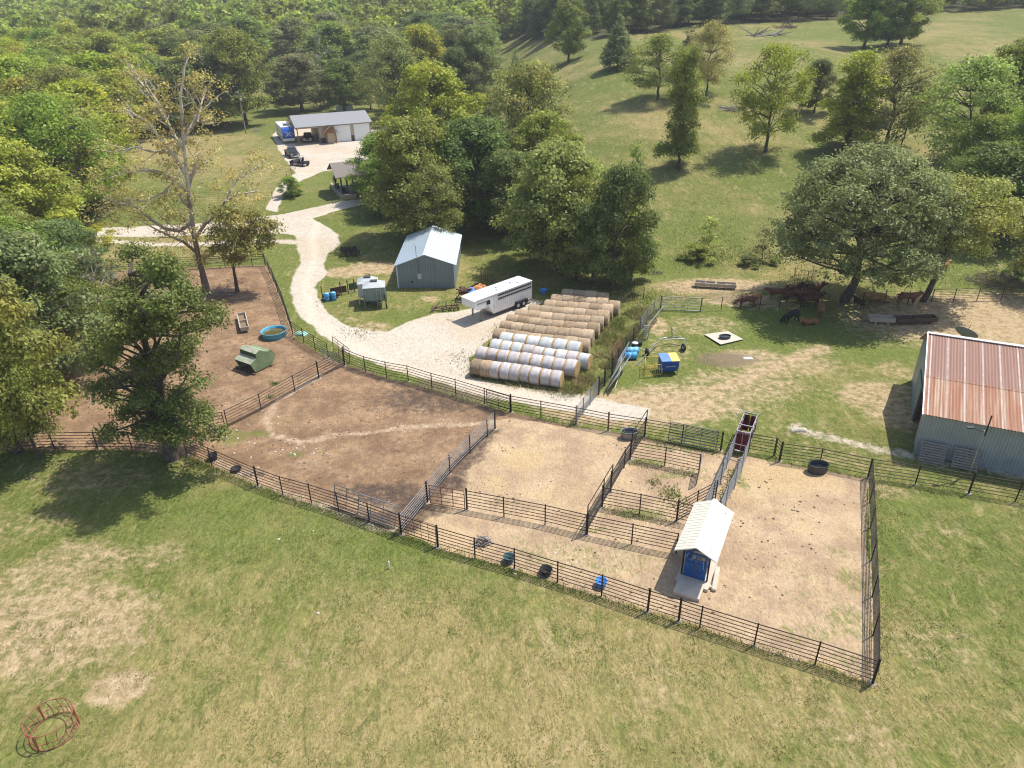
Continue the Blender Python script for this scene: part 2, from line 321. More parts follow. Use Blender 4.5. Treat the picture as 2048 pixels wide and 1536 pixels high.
# woodland floor under the far trees
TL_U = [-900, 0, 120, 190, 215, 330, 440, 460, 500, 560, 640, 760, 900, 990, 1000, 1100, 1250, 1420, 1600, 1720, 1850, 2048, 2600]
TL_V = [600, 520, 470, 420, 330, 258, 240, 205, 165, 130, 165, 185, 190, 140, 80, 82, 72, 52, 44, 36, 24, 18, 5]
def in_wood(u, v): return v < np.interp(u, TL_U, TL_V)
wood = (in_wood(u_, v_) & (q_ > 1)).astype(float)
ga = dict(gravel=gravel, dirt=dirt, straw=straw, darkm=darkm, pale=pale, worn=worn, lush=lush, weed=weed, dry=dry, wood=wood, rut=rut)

def ground_mat():
    m, t, b = new_mat('ground_cover'); n = t.nodes; l = t.links
    geo = n.new('ShaderNodeNewGeometry'); pos = geo.outputs['Position']
    def noise(sc, det=5, rough=.6, vec=None, dist=0):
        x = n.new('ShaderNodeTexNoise'); x.inputs['Scale'].default_value = sc; x.inputs['Detail'].default_value = det; x.inputs['Roughness'].default_value = rough; x.inputs['Distortion'].default_value = dist
        l.new(vec or pos, x.inputs['Vector']); return x.outputs['Fac']
    def attr(a): x = n.new('ShaderNodeAttribute'); x.attribute_name = a; return x.outputs['Fac']
    def mathn(op, a, c, clamp=False):
        x = n.new('ShaderNodeMath'); x.operation = op; x.use_clamp = clamp
        for i, q in enumerate((a, c)):
            if isinstance(q, (int, float)): x.inputs[i].default_value = q
            else: l.new(q, x.inputs[i])
        return x.outputs[0]
    def rng(v, a, c, lo=0, hi=1):
        x = n.new('ShaderNodeMapRange'); x.interpolation_type = 'SMOOTHSTEP'; x.inputs['From Min'].default_value = a; x.inputs['From Max'].default_value = c
        x.inputs['To Min'].default_value = lo; x.inputs['To Max'].default_value = hi; l.new(v, x.inputs['Value']); return x.outputs['Result']
    def mix(f, a, c):
        x = n.new('ShaderNodeMix'); x.data_type = 'RGBA'
        if isinstance(f, (int, float)): x.inputs['Factor'].default_value = f
        else: l.new(f, x.inputs['Factor'])
        for k, q in (('A', a), ('B', c)):
            if isinstance(q, tuple): x.inputs[k].default_value = (*q, 1)
            else: l.new(q, x.inputs[k])
        return x.outputs['Result']
    def mask(a, brk=.9, lo=.42, hi=.58, ns=None):
        # attribute broken up by fine noise so that borders are ragged
        return rng(mathn('ADD', attr(a), mathn('MULTIPLY', mathn('SUBTRACT', ns or nf, .5), brk)), lo, hi)
    # stretched vectors give the brushed look of laid-over grass
    mp = n.new('ShaderNodeMapping'); mp.inputs['Scale'].default_value = (1.0, .45, 1); mp.inputs['Rotation'].default_value = (0, 0, .5); l.new(pos, mp.inputs['Vector'])
    nf = noise(1.6, 6, .70); nm = noise(.35, 6, .66); nh = noise(9, 4, .7, mp.outputs['Vector']); nb = noise(.07, 4, .55); ng = noise(4.2, 6, .75, mp.outputs['Vector'], .9)
    g1 = mix(rng(ng, .25, .75), (.072, .094, .020), (.175, .198, .048))
    g2 = mix(rng(ng, .25, .75), (.17, .14, .055), (.36, .285, .125))
    dryf = mathn('ADD', attr('dry'), mathn('MULTIPLY', mathn('SUBTRACT', nf, .5), 1.1))
    dryf = mathn('ADD', dryf, mathn('MULTIPLY', mathn('SUBTRACT', nm, .5), 1.1))
    grass = mix(rng(dryf, .36, 1.08), g1, g2)
    # dark green clover drifts and pale dry drifts one to three metres across
    nc = noise(.8, 7, .72, mp.outputs['Vector'], 1.2)
    grass = mix(rng(nc, .54, .68, 0, .65), grass, (.075, .10, .024)); grass = mix(rng(nc, .46, .34, 0, .55), grass, (.37, .29, .15))
    gl = mix(rng(ng, .25, .75), (.060, .090, .020), (.165, .20, .042))
    grass = mix(rng(mathn('ADD', attr('lush'), mathn('MULTIPLY', mathn('SUBTRACT', nf, .5), .8)), .15, 1.15, 0, .8), grass, gl)
    wornc = mix(rng(nf, .35, .65), (.29, .21, .115), (.44, .335, .205))
    grass = mix(mask('worn', 1.4, .36, .98), grass, wornc)
    # bare soil, trampled straw
    soil = mix(rng(nm, .35, .65), (.20, .125, .072), (.335, .22, .13)); soil = mix(rng(ng, .5, .78, 0, .5), soil, (.38, .28, .19))
    soil = mix(rng(nf, .38, .7, 0, .6), soil, (.125, .082, .056))
    st = mix(rng(nm, .38, .64), (.34, .24, .155), (.46, .34, .215))
    st = mix(rng(noise(.55, 6, .7), .48, .68, 0, .6), st, (.49, .36, .20))
    st = mix(rng(noise(3.5, 6, .75), .52, .74, 0, .75), st, (.22, .15, .095)); st = mix(rng(noise(.8, 5, .7, mp.outputs['Vector']), .55, .72, 0, .45), st, (.27, .20, .11))
    st = mix(rng(mathn('ADD', attr('lush'), mathn('MULTIPLY', mathn('SUBTRACT', nf, .5), 1.2)), .15, 1.0, 0, .75), st, (.46, .335, .175))
    pen = mix(mask('straw', .7), soil, st)
    pen = mix(mask('pale', 1.5, .5, 1.1), pen, (.46, .355, .25))
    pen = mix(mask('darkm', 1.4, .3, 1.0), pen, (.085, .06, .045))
    pen = mix(rng(mathn('ADD', mathn('MULTIPLY', attr('weed'), .85), mathn('MULTIPLY', mathn('SUBTRACT', ng, .5), 2.4)), .35, .85, 0, .75), pen, mix(.45, gl, g1))
    # scattered pale stones
    vo = n.new('ShaderNodeTexVoronoi'); vo.inputs['Scale'].default_value = 1.5; vo.inputs['Randomness'].default_value = 1; l.new(pos, vo.inputs['Vector'])
    peb = mathn('MULTIPLY', rng(vo.outputs['Distance'], .12, .05), rng(nm, .5, .62))
    pen = mix(mathn('MULTIPLY', peb, .9), pen, (.6, .55, .48))
    col = mix(mask('dirt', .5), grass, pen)
    palef = mathn('MULTIPLY', mask('pale', 1.2, .45, .8), mathn('SUBTRACT', 1, attr('dirt')))
    col = mix(palef, col, (.46, .39, .30))
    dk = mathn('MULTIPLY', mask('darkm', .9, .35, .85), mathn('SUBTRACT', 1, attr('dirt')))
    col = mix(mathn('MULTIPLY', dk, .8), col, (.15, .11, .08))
    gr = mix(rng(nf, .2, .8), (.42, .36, .285), (.58, .525, .45))
    gr = mix(rng(nb, .45, .6, 0, .6), gr, (.46, .37, .265))
    gr = mix(rng(noise(14, 3, .7), .45, .75, 0, .35), gr, (.36, .30, .235))
    gr = mix(mathn('MULTIPLY', rng(mathn('ADD', nf, mathn('MULTIPLY', nm, .6)), .88, 1.02), .75), gr, (.19, .18, .07))
    gr = mix(mathn('MULTIPLY', attr('rut'), .35), gr, (.64, .56, .45))
    col = mix(mask('gravel', .5, .28, .72), col, gr)
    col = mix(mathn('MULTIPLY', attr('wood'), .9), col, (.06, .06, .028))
    fine = rng(nh, .25, .75, .80, 1.20)
    sc = n.new('ShaderNodeVectorMath'); sc.operation = 'SCALE'; l.new(col, sc.inputs[0]); l.new(fine, sc.inputs['Scale'])
    l.new(sc.outputs['Vector'], b.inputs['Base Color']); b.inputs['Roughness'].default_value = .95; b.inputs['Specular IOR Level'].default_value = .12
    bh = mathn('ADD', mathn('MULTIPLY', ng, .6), mathn('MULTIPLY', nh, .35))
    bh = mathn('ADD', bh, mathn('MULTIPLY', nf, .6))
    bp = n.new('ShaderNodeBump'); bp.inputs['Strength'].default_value = .8; bp.inputs['Distance'].default_value = .14; l.new(bh, bp.inputs['Height']); l.new(bp.outputs['Normal'], b.inputs['Normal'])
    return m
GM = ground_mat()
# one continuous grid, its faces shared out between pasture, gravel and bare pens
idx = np.arange(NR * NC).reshape(NR, NC)
quads = np.stack([idx[:-1, :-1], idx[:-1, 1:], idx[1:, 1:], idx[1:, :-1]], -1).reshape(-1, 4)
fg = gravel[quads].mean(1) > .5; fd = (dirt[quads].mean(1) > .5) & ~fg
V = np.stack([gx, gy, gz], 1).astype(np.float32)
def np_mesh(name, V, F, mats, smooth=False, attrs=None, fattrs=None):
    me = bpy.data.meshes.new(name); k = F.shape[1]
    me.vertices.add(len(V)); me.vertices.foreach_set('co', np.ascontiguousarray(V, np.float32).ravel())
    me.loops.add(F.size); me.loops.foreach_set('vertex_index', np.ascontiguousarray(F, np.int32).ravel())
    me.polygons.add(len(F)); me.polygons.foreach_set('loop_start', np.arange(0, F.size, k, dtype=np.int32))
    me.polygons.foreach_set('loop_total', np.full(len(F), k, np.int32))
    me.polygons.foreach_set('use_smooth', np.full(len(F), smooth, bool))
    for a, d in (attrs or {}).items():
        at = me.attributes.new(a, 'FLOAT', 'POINT'); at.data.foreach_set('value', d.astype(np.float32))
    for a, d in (fattrs or {}).items():
        at = me.attributes.new(a, 'FLOAT', 'FACE'); at.data.foreach_set('value', d.astype(np.float32))
    me.update(calc_edges=True); me.validate()
    for q in mats: me.materials.append(q)
    return me
for nm_, sel in (('ground', ~fg & ~fd), ('gravel_road', fg), ('corral_dirt', fd)):
    F = quads[sel]; used = np.unique(F); rem = np.zeros(len(V), np.int64); rem[used] = np.arange(len(used))
    o = link(nm_, np_mesh(nm_, V[used], rem[F], [GM], True, {a: d[used] for a, d in ga.items()}))
    tag(o, kind='structure')
# ------------------------------------------------------------------ pipe fences and gates
PIPE = mat('dark_pipe', (.035, .028, .026), .45, .5, .3, 3, col2=(.10, .055, .035), thr=(.55, .75))
PIPE_G = mat('grey_pipe', (.22, .22, .225), .4, .6, .25, 3, col2=(.12, .10, .09), thr=(.55, .75))
GALV = mat('galvanised_pipe', (.45, .47, .48), .35, .7, .2, 3, col2=(.30, .27, .23), thr=(.6, .8))
RUST = mat('rusty_pipe', (.16, .07, .04), .8, .1, .4, 6)
FOOT = mat('concrete_footing', (.30, .25, .20), .9, 0, .25, 6, bump=.4)
def fence(name, label, pts, hh=1.55, rails=6, m=PIPE, thick=(), rr=.025, pr=.042, rusty=(), low=.28, foot=True, group=None, railm=None, mid=0, lastpost=True, cat='fence'):
    """pts: photo positions of the post feet. One post per point, rails from post to post."""
    W3 = [P(u, v) if not isinstance((u, v)[0], Vector) else u for u, v in pts]
    o = W3[0].copy(); t = thing(name, label, cat, o, 0, group)
    for i, p in enumerate(W3):
        if i == len(W3) - 1 and not lastpost: break
        q = p - o; big = i in thick; r = pr * (1.55 if big else 1); h = hh + (.16 if big else .04)
        r0 = random.Random(i * 7 + len(pts)); lean = Vector((r0.uniform(-.02, .02), r0.uniform(-.02, .02), 0))
        b = MB(); b.tube(q + Vector((0, 0, -.25)), q + lean + Vector((0, 0, h)), r, r, 8)
        b.lathe(q + lean + Vector((0, 0, h)), [(r * 1.12, 0), (r * 1.05, .02), (.001, .035)], 8)
        ps = b.build('post', RUST if i in rusty else m, t)
        if foot and (big or i % 3 == 0):
            f = MB(); f.lathe(q, [(r * 3.6, -.06), (r * 3.2, .015), (r * 2.2, .03), (.001, .035)], 9); f.build('footing', FOOT, ps)
    rb = MB()
    for i in range(len(W3) - 1):
        a = W3[i] - o; c = W3[i + 1] - o; L = (c - a).length; n = max(1, int(L / 3.2)) if mid else 1
        pp = [a]
        for k in range(1, n):
            x = W3[i].lerp(W3[i + 1], k / n); x.z = float(zfun(x.x, x.y)); pp.append(x - o)
        pp.append(c)
        for k in range(n):
            for j in range(rails):
                z = low + (hh - low) * j / (rails - 1); r_ = rr * (1.25 if j == rails - 1 else 1)
                rb.tube(pp[k] + Vector((0, 0, z)), pp[k + 1] + Vector((0, 0, z)), r_, r_, 5, False)
    rb.build('rails', railm or m, t)
    return t
def gate(name, label, a, b, hh=1.45, rails=6, m=GALV, ups=3, base=.12, rr=.026, tilt=0.0, group=None, brace=False, cat='gate', rise=0.0):
    A = P(*a) if not isinstance(a, Vector) else a; B = P(*b) if not isinstance(b, Vector) else b
    t = thing(name, label, cat, A, 0, group); d = B - A; n = Vector((-d.y, d.x, 0)).normalized() * tilt
    def pt(s, z): return d * s + n * (z / hh) + Vector((0, 0, z + base + rise * s))
    fr = MB(); fr.path([pt(0, 0), pt(1, 0), pt(1, hh), pt(0, hh), pt(0, 0)], rr * 1.2, 6); fr.build('frame', m, t)
    r_ = MB()
    for j in range(1, rails - 1): r_.tube(pt(0, hh * j / (rails - 1)), pt(1, hh * j / (rails - 1)), rr, rr, 5, False)
    if rails > 2: r_.build('rails', m, t)
    if ups or brace:
        u_ = MB()
        for j in range(1, ups + 1): u_.tube(pt(j / (ups + 1), 0) + n * .02, pt(j / (ups + 1), hh) + n * .02, rr, rr, 5)
        if brace: u_.tube(pt(0, 0), pt(1, hh), rr, rr, 5)
        u_.build('uprights', m, t)
    return t
FG = 'pipe rail fences of the corral'
fence('pipe_fence', 'dark pipe fence running left from the big shade tree trunk', [(-60, 890), (34, 903), (110, 900), (196, 899), (265, 899), (330, 905)], group=FG, rails=6)
fence('pipe_fence', 'dark pipe fence from the big shade tree down to the thick corner post', [(374, 909), (424, 931), (516, 972), (566, 990), (623, 1006), (678, 1024), (739, 1045), (803, 1069)], thick=(2, 7), group=FG)
fence('pipe_fence', 'longest dark pipe fence along the meadow, from the thick post to the bottom right corner', [(803, 1069), (876, 1094), (950, 1116), (1029, 1138), (1115, 1165), (1203, 1192), (1295, 1223), (1357, 1242), (1399, 1256), (1508, 1291), (1630, 1328), (1745, 1367)], thick=(1, 6, 7, 11), group=FG, lastpost=True)
fence('pipe_fence', 'dark pipe fence along the right side of the straw pen, seen nearly end on', [(1745, 1367), (1746, 1271), (1744, 1194), (1742, 1122), (1740, 1057), (1738, 1006), (1736, 955)], group=FG)
fence('pipe_fence', 'dark pipe fence behind the black water tub, going right past the barn', [(1559, 923), (1638, 934), (1735, 955), (1830, 969), (1937, 987), (2030, 1003), (2140, 1023)], thick=(0, 4), group=FG)
fence('pipe_fence', 'short dark pipe fence between the maroon chute and the thick post', [(1497, 903), (1547, 912)], group=FG, foot=False)
fence('pipe_fence', 'dark pipe fence with one rusty post, left of the maroon chute', [(1152, 849), (1216, 862), (1289, 873), (1363, 886), (1441, 902)], thick=(0, 1, 2, 4), rusty=(1,), group=FG)
fence('pipe_fence', 'long dark pipe fence curving along the gravel drive above the brown pen', [(689, 727), (731, 744), (773, 755), (817, 763), (864, 778), (912, 791), (969, 809), (1022, 825), (1082, 836), (1152, 849)], thick=(0, 7, 9), group=FG)
fence('pipe_fence', 'dark pipe fence beside the blue stock tank, bending down to the rusty gate', [(531, 532), (539, 547), (547, 563), (556, 586), (566, 610), (576, 640), (586, 672), (608, 686), (631, 701), (657, 716)], thick=(0,), group=FG)
fence('pipe_fence', 'dark pipe fence behind the two shade trees at the far side of the bare paddock', [(531, 532), (505, 532), (478, 533), (451, 535), (400, 537), (350, 540), (305, 541), (260, 541), (200, 545), (140, 549)], group=FG)
fence('pipe_fence', 'dark pipe fence on the far side of the paddock nearest the drive', [(526, 517), (490, 519), (450, 523), (400, 528)], group=FG, foot=False)
fence('pipe_fence', 'slanting dark pipe fence between the green feeder paddock and the brown pen', [(689, 731), (638, 757), (590, 783), (523, 821), (456, 855)], thick=(0, 1), group=FG)
fence('pipe_fence', 'steep dark pipe fence dividing the brown pen from the straw pen', [(990, 858), (975, 873), (940, 906), (900, 948), (855, 1005), (803, 1069)], thick=(0, 4), rails=7, group=FG, railm=PIPE_G)
fence('pipe_fence', 'dark pipe fence along the alley, from the rusty gate right to the white roofed shelter', [(934, 1019), (1008, 1033), (1090, 1049), (1174, 1069), (1263, 1088), (1352, 1107)], thick=(0, 3), group=FG, lastpost=True)
fence('pipe_fence', 'dark pipe fence climbing from the alley to the tall post beside the round water tank', [(1289, 873), (1260, 919), (1248, 936), (1221, 984), (1204, 1013), (1172, 1069)], thick=(0, 1, 3, 4), rails=7, group=FG)
fence('pipe_fence', 'dark pipe fence at the top of the small weedy pen', [(1260, 919), (1329, 931), (1397, 946)], thick=(), group=FG, foot=False)
fence('pipe_fence', 'dark pipe fence at the bottom of the small weedy pen', [(1204, 1013), (1279, 1027), (1353, 1043), (1392, 1052)], thick=(2,), group=FG)
fence('pipe_fence', 'short slanting dark pipe fence from the weedy pen to the chute alley', [(1353, 1043), (1392, 1020), (1430, 1000)], rails=6, group=FG, foot=False)
# crowding alley between the maroon chute and the shelter
fence('alley_fence', 'left rail wall of the narrow cattle alley leading to the maroon chute', [(1467, 905), (1452, 938), (1440, 968), (1424, 1002), (1405, 1040)], rails=8, m=PIPE_G, group='walls of the narrow cattle alley', foot=False, thick=(2,), hh=1.7, low=.2)
fence('alley_fence', 'right rail wall of the narrow cattle alley leading to the maroon chute', [(1494, 912), (1482, 945), (1468, 978), (1450, 1012), (1436, 1045)], rails=8, m=PIPE_G, group='walls of the narrow cattle alley', foot=False, hh=1.7, low=.2)
for k, (a, b) in enumerate([((1452, 938), (1482, 945)), ((1440, 968), (1468, 978))]):
    A, B = P(*a), P(*b); t = MB(); t.path([A + Vector((0, 0, 1.7)), A + Vector((0, 0, 2.25)), B + Vector((0, 0, 2.25)), B + Vector((0, 0, 1.7))], .035, 6)
    tag(t.build('alley_arch', PIPE_G), ('upper' if k == 0 else 'lower') + ' grey pipe arch spanning the narrow cattle alley', 'arch', 'arches over the cattle alley')
# gate arches in the climbing fence
for k, (a, b, hs) in enumerate([((1172, 1069), (1204, 1013), 2.3), ((1204, 1013), (1221, 984), 2.3), ((1260, 919), (1289, 873), 2.4)]):
    A, B = P(*a), P(*b); t = MB()
    t.tube(A + Vector((.05, 0, 1.4)), A + Vector((.05, 0, hs)), .04); t.tube(B + Vector((.05, 0, 1.4)), B + Vector((.05, 0, hs)), .04); t.tube(A + Vector((.05, 0, hs)), B + Vector((.05, 0, hs)), .03)
    tag(t.build('gate_arch', PIPE), ['tall dark pipe arch at the lower end of the climbing fence', 'narrow dark pipe arch midway up the climbing fence', 'dark pipe arch beside the galvanised water tank'][k], 'arch', 'pipe arches over the corral gates')
# gates
gate('pipe_gate', 'rusty sagging gate hung beside the thick post between the straw pen and the alley', (861, 1008), (930, 1020), m=RUST, ups=2, rails=6)
gate('pipe_gate', 'dark gate in the drive fence above the dividing fence', (974, 812), (1020, 826), m=PIPE, ups=1, rails=6)
gate('pipe_gate', 'dark end gate beside the big shade tree, at the foot of the slanting fence', (410, 866), (451, 858), m=PIPE, ups=1, rails=6)
gate('pipe_gate', 'rusty brown gate swung open on the drive where three fences meet', (667, 703), (700, 728), m=RUST, ups=2, rails=6, tilt=.1)
gate('pipe_gate', 'grey gate closing the gap between the paddock corner and the slanting fence', (650, 722), (688, 734), m=PIPE_G, ups=1, rails=6, tilt=-.5)
gate('pipe_gate', 'long grey gate leaning on the fence beside the maroon chute', (1336, 883), (1431, 903), m=PIPE_G, ups=2, rails=8, tilt=.35, brace=True)
gate('pipe_gate', 'small dark gate at the right end of the weedy pen', (1397, 946), (1392, 972), m=PIPE_G, ups=1, rails=6, tilt=.1)
gate('pipe_gate', 'dark walk-through gate right of the maroon chute', (1549, 913), (1557, 923), m=PIPE, ups=0, rails=6)
gate('metal_gate', 'silver seven bar gate leaning inside the brown pen beside the thick corner post', (716, 1033), (790, 1058), m=GALV, ups=2, rails=7, tilt=.45)
gate('metal_gate', 'grey bar gate leaning inside the brown pen, left of the silver one', (668, 1013), (716, 1030), m=PIPE_G, ups=1, rails=7, tilt=.4)
gate('wire_panel', 'thin rusty rod panel tied to the meadow fence right of the thick post', (815, 1070), (873, 1090), m=RUST, ups=3, rails=3, rr=.015, cat='panel')
# lane of grey panels from the gravel gate up to the pasture gate
LG = 'panel fences along the grassy lane'
fence('lane_fence', 'dark and grey pipe gate fence across the gravel at the foot of the lane', [(1152, 849), (1166, 828), (1180, 810), (1197, 789)], rails=7, m=PIPE_G, group=LG, foot=False, thick=(0,))
fence('lane_fence', 'dark thin fence climbing past the blue barrels and the leaning panels', [(1197, 789), (1209, 772), (1224, 750), (1236, 727), (1251, 704), (1266, 684), (1280, 664)], rails=5, m=PIPE, group=LG, foot=False, pr=.05, thick=(0, 1, 2))
fence('lane_fence', 'grey rail fence at the top of the lane, next to the pasture gate', [(1280, 664), (1293, 646), (1307, 631), (1321, 617)], rails=6, m=PIPE_G, group=LG, foot=False, pr=.05)
PG = 'loose livestock panels leaning along the lane'
for k, (a, b, tl, lab, rs) in enumerate([((1209, 785), (1238, 738), -.55, 'white and silver panel nearest the gravel, lowest of the leaning panels', .0), ((1213, 784), (1243, 737), -.8, 'silver panel lying flattest on top of the lower panel stack', .0),
        ((1226, 752), (1249, 713), -.35, 'silver panel leaning in the middle of the lane fence left of the blue barrels', 0), ((1231, 735), (1247, 700), .4, 'rust stained panel leaning on the bale side of the lane fence', .0),
        ((1277, 676), (1310, 634), -.9, 'pale grey gate leaning at the top of the lane', 0), ((1286, 678), (1296, 678), -.3, 'narrow silver gate end standing crossways above the black tubs', 0)]):
    gate('livestock_panel', lab, a, b, m=RUST if k == 3 else GALV, ups=1, rails=7, tilt=tl, rise=rs, group=PG, cat='panel', rr=.03)
b = MB(); A = P(1241, 738); B = P(1229, 779); b.path([A + Vector((0, 0, 1.3)), A.lerp(B, .5) + Vector((.15, 0, .5)), B + Vector((0, 0, .06))], .035, 6)
tag(b.build('white_pole', mat('pale_wood_pole', (.62, .52, .38), .8)), 'long bent pale pole propped against the leaning panels', 'pole')
b = MB(); A = P(1277, 643, 1.2); A = P(1281, 676) + Vector((0, 0, 1.9)); B = P(1296, 678); b.tube(A, B, .05, .05, 6)
tag(b.build('silver_beam', GALV), 'silver beam leaning down from the pale grey gate above the black tubs', 'beam')
gate('pasture_gate', 'long silver pipe gate into the cattle pasture at the top of the lane', (1323, 619), (1400, 623), m=GALV, ups=2, rails=6, hh=1.5, base=.05)
fence('post_fence', 'thin wire fence on dark steel posts along the cattle herd, right of the pasture gate', [(1321, 618), (1401, 623), (1442, 620), (1481, 619), (1519, 619), (1558, 620), (1600, 617), (1640, 614), (1680, 611), (1724, 610), (1768, 608), (1815, 607), (1862, 605)], rails=5, rr=.008, hh=1.45, group='thin fences round the cattle pasture', foot=False)
fence('post_fence', 'pipe rail fence at the right edge behind the long feed bunks', [(1862, 605), (1906, 604), (1953, 602), (2001, 601), (2050, 600), (2110, 599)], rails=7, rr=.018, hh=1.5, group='thin fences round the cattle pasture', foot=False)
fence('post_fence', 'few thin leaning posts between the bale stack and the bright grass', [(1268, 580), (1287, 597), (1250, 560)], rails=2, rr=.006, hh=1.3, group='thin fences round the cattle pasture', foot=False)
fence('post_fence', 'rusty rod fence along the drive edge by the two dark pickups', [(585, 326), (591, 338), (583, 350), (574, 356)], rails=4, rr=.012, hh=1.3, m=RUST, foot=False)
gate('wire_panel', 'rusty wire panel standing in the weeds at the end of the wrapped bales', (1130, 772), (1196, 786), m=RUST, ups=4, rails=7, rr=.013, hh=1.2, cat='panel')
fence('pasture_fence', 'faint wire fence along the field edge under the sycamore beyond the track', [(230, 405), (300, 400), (390, 398), (470, 402), (545, 398)], rails=4, rr=.012, hh=1.2, m=RUST, foot=False)

# ------------------------------------------------------------------ round bales
def bale_mats():
    out = []
    for nm, ca, cb, wr in (('hay_brown', (.20, .145, .095), (.46, .34, .22), 0), ('hay_tan', (.28, .21, .145), (.52, .40, .26), 0), ('net_wrap', (.38, .345, .34), (.56, .525, .515), 1), ('net_wrap_blue', (.42, .44, .43), (.58, .60, .585), 1)):
        m, t, b = new_mat(nm); n = t.nodes; l = t.links; tc = n.new('ShaderNodeTexCoord'); mp = n.new('ShaderNodeMapping'); mp.inputs['Scale'].default_value = (4.5, 1.0, 1.0)
        oi = n.new('ShaderNodeObjectInfo'); ad = n.new('ShaderNodeVectorMath'); l.new(tc.outputs['Object'], ad.inputs[0]); sc = n.new('ShaderNodeMath'); sc.operation = 'MULTIPLY'; sc.inputs[1].default_value = 50
        l.new(oi.outputs['Random'], sc.inputs[0]); l.new(sc.outputs[0], ad.inputs[1]); l.new(ad.outputs[0], mp.inputs['Vector'])
        no = n.new('ShaderNodeTexNoise'); no.inputs['Scale'].default_value = 3; no.inputs['Detail'].default_value = 7; no.inputs['Roughness'].default_value = .75; l.new(mp.outputs[0], no.inputs['Vector'])
        r_ = n.new('ShaderNodeMapRange'); r_.inputs['From Min'].default_value = .33; r_.inputs['From Max'].default_value = .67; l.new(no.outputs['Fac'], r_.inputs['Value'])
        mx = n.new('ShaderNodeMix'); mx.data_type = 'RGBA'; mx.inputs['A'].default_value = (*ca, 1); mx.inputs['B'].default_value = (*cb, 1); l.new(r_.outputs[0], mx.inputs['Factor'])
        hv = n.new('ShaderNodeHueSaturation'); l.new(mx.outputs['Result'], hv.inputs['Color']); rv = n.new('ShaderNodeMapRange'); rv.inputs['To Min'].default_value = .78 if not wr else .86; rv.inputs['To Max'].default_value = 1.2 if not wr else 1.06
        l.new(oi.outputs['Random'], rv.inputs['Value']); l.new(rv.outputs[0], hv.inputs['Value']); l.new(hv.outputs['Color'], b.inputs['Base Color'])
        b.inputs['Roughness'].default_value = .9 if not wr else .55; b.inputs['Specular IOR Level'].default_value = .15 if not wr else .35
        bp = n.new('ShaderNodeBump'); bp.inputs['Strength'].default_value = .8 if not wr else .3; bp.inputs['Distance'].default_value = .06; l.new(no.outputs['Fac'], bp.inputs['Height']); l.new(bp.outputs[0], b.inputs['Normal'])
        out.append(m)
    return out
HB, HT, NW, NB = bale_mats()
STRAWM = mat('straw_end', (.46, .31, .15), .9, 0, .35, 9, bump=.7)
def bale_mesh(seed, L=1.0, rad=.78, wrap=False):
    rn = random.Random(seed); b = MB(); n = 30; prof = []; hl = .43 if wrap else .5
    K = 10
    for k in range(K + 1):
        x = -hl + 2 * hl * k / K; e = min(k, K - k); r = rad * ((.955 if wrap else .91) if e == 0 else .985 if e == 1 else 1.0) + rn.uniform(-.012, .012); prof.append((r, x * L))
    vs = []; sag = rn.uniform(.03, .09) if not wrap else .03; ph = rn.uniform(0, 6)
    for r, x in prof:
        for i in range(n):
            a = 2 * math.pi * i / n; rr = r * (1 + .022 * math.sin(3 * a + ph) + .014 * math.sin(7 * a + ph * 2 + x * 5) + rn.uniform(-.012, .012) * (0.5 if wrap else 1)); y = rr * math.cos(a) * (1 + sag); z = rr * math.sin(a) * (1 - sag)
            vs.append((x + (rn.uniform(-.012, .012) if abs(x) < .45 else 0), y, max(z, -rad * .95)))
    fs = [(k * n + i, k * n + (i + 1) % n, (k + 1) * n + (i + 1) % n, (k + 1) * n + i) for k in range(K) for i in range(n)]
    b.add(vs, fs, True); body = b
    ends = []
    for s, k in ((-1, 0), (1, K)):
        e = MB(); ring = vs[k * n:(k + 1) * n]; x0 = s * hl * L; lay = [(x0, 1.0), (s * (hl + .02), 1.035 if wrap else .99), (s * .49, 1.02 if wrap else .95), (s * .505, .90), (s * .515, .5)]
        allv = [(x, y * f, max(z * f, -rad * .95)) for x, f in lay for (_, y, z) in ring] + [(s * .51, 0, 0)]; m_ = len(lay)
        f = [(q * n + i, q * n + (i + 1) % n, (q + 1) * n + (i + 1) % n, (q + 1) * n + i) for q in range(m_ - 1) for i in range(n)] + [((m_ - 1) * n + i, (m_ - 1) * n + (i + 1) % n, m_ * n) for i in range(n)]
        e.add(allv, f, False); ends.append(e)
    return body, ends
BPROTO = {}
def bale(kind, seed, L):
    k = (kind, seed % 4)
    if k not in BPROTO:
        b, e = bale_mesh(seed % 4 + 11 * (kind in (NW.name, NB.name)), 1.0, .78, kind in (NW.name, NB.name))
        x = b.build('t', bpy.data.materials[kind]); ys2 = [q.build('t', STRAWM if kind in (NW.name, NB.name) else HT) for q in e]; BPROTO[k] = (x.data, [q.data for q in ys2])
        for q in [x] + ys2: bpy.data.objects.remove(q)
    return BPROTO[k]
rb = random.Random(4)
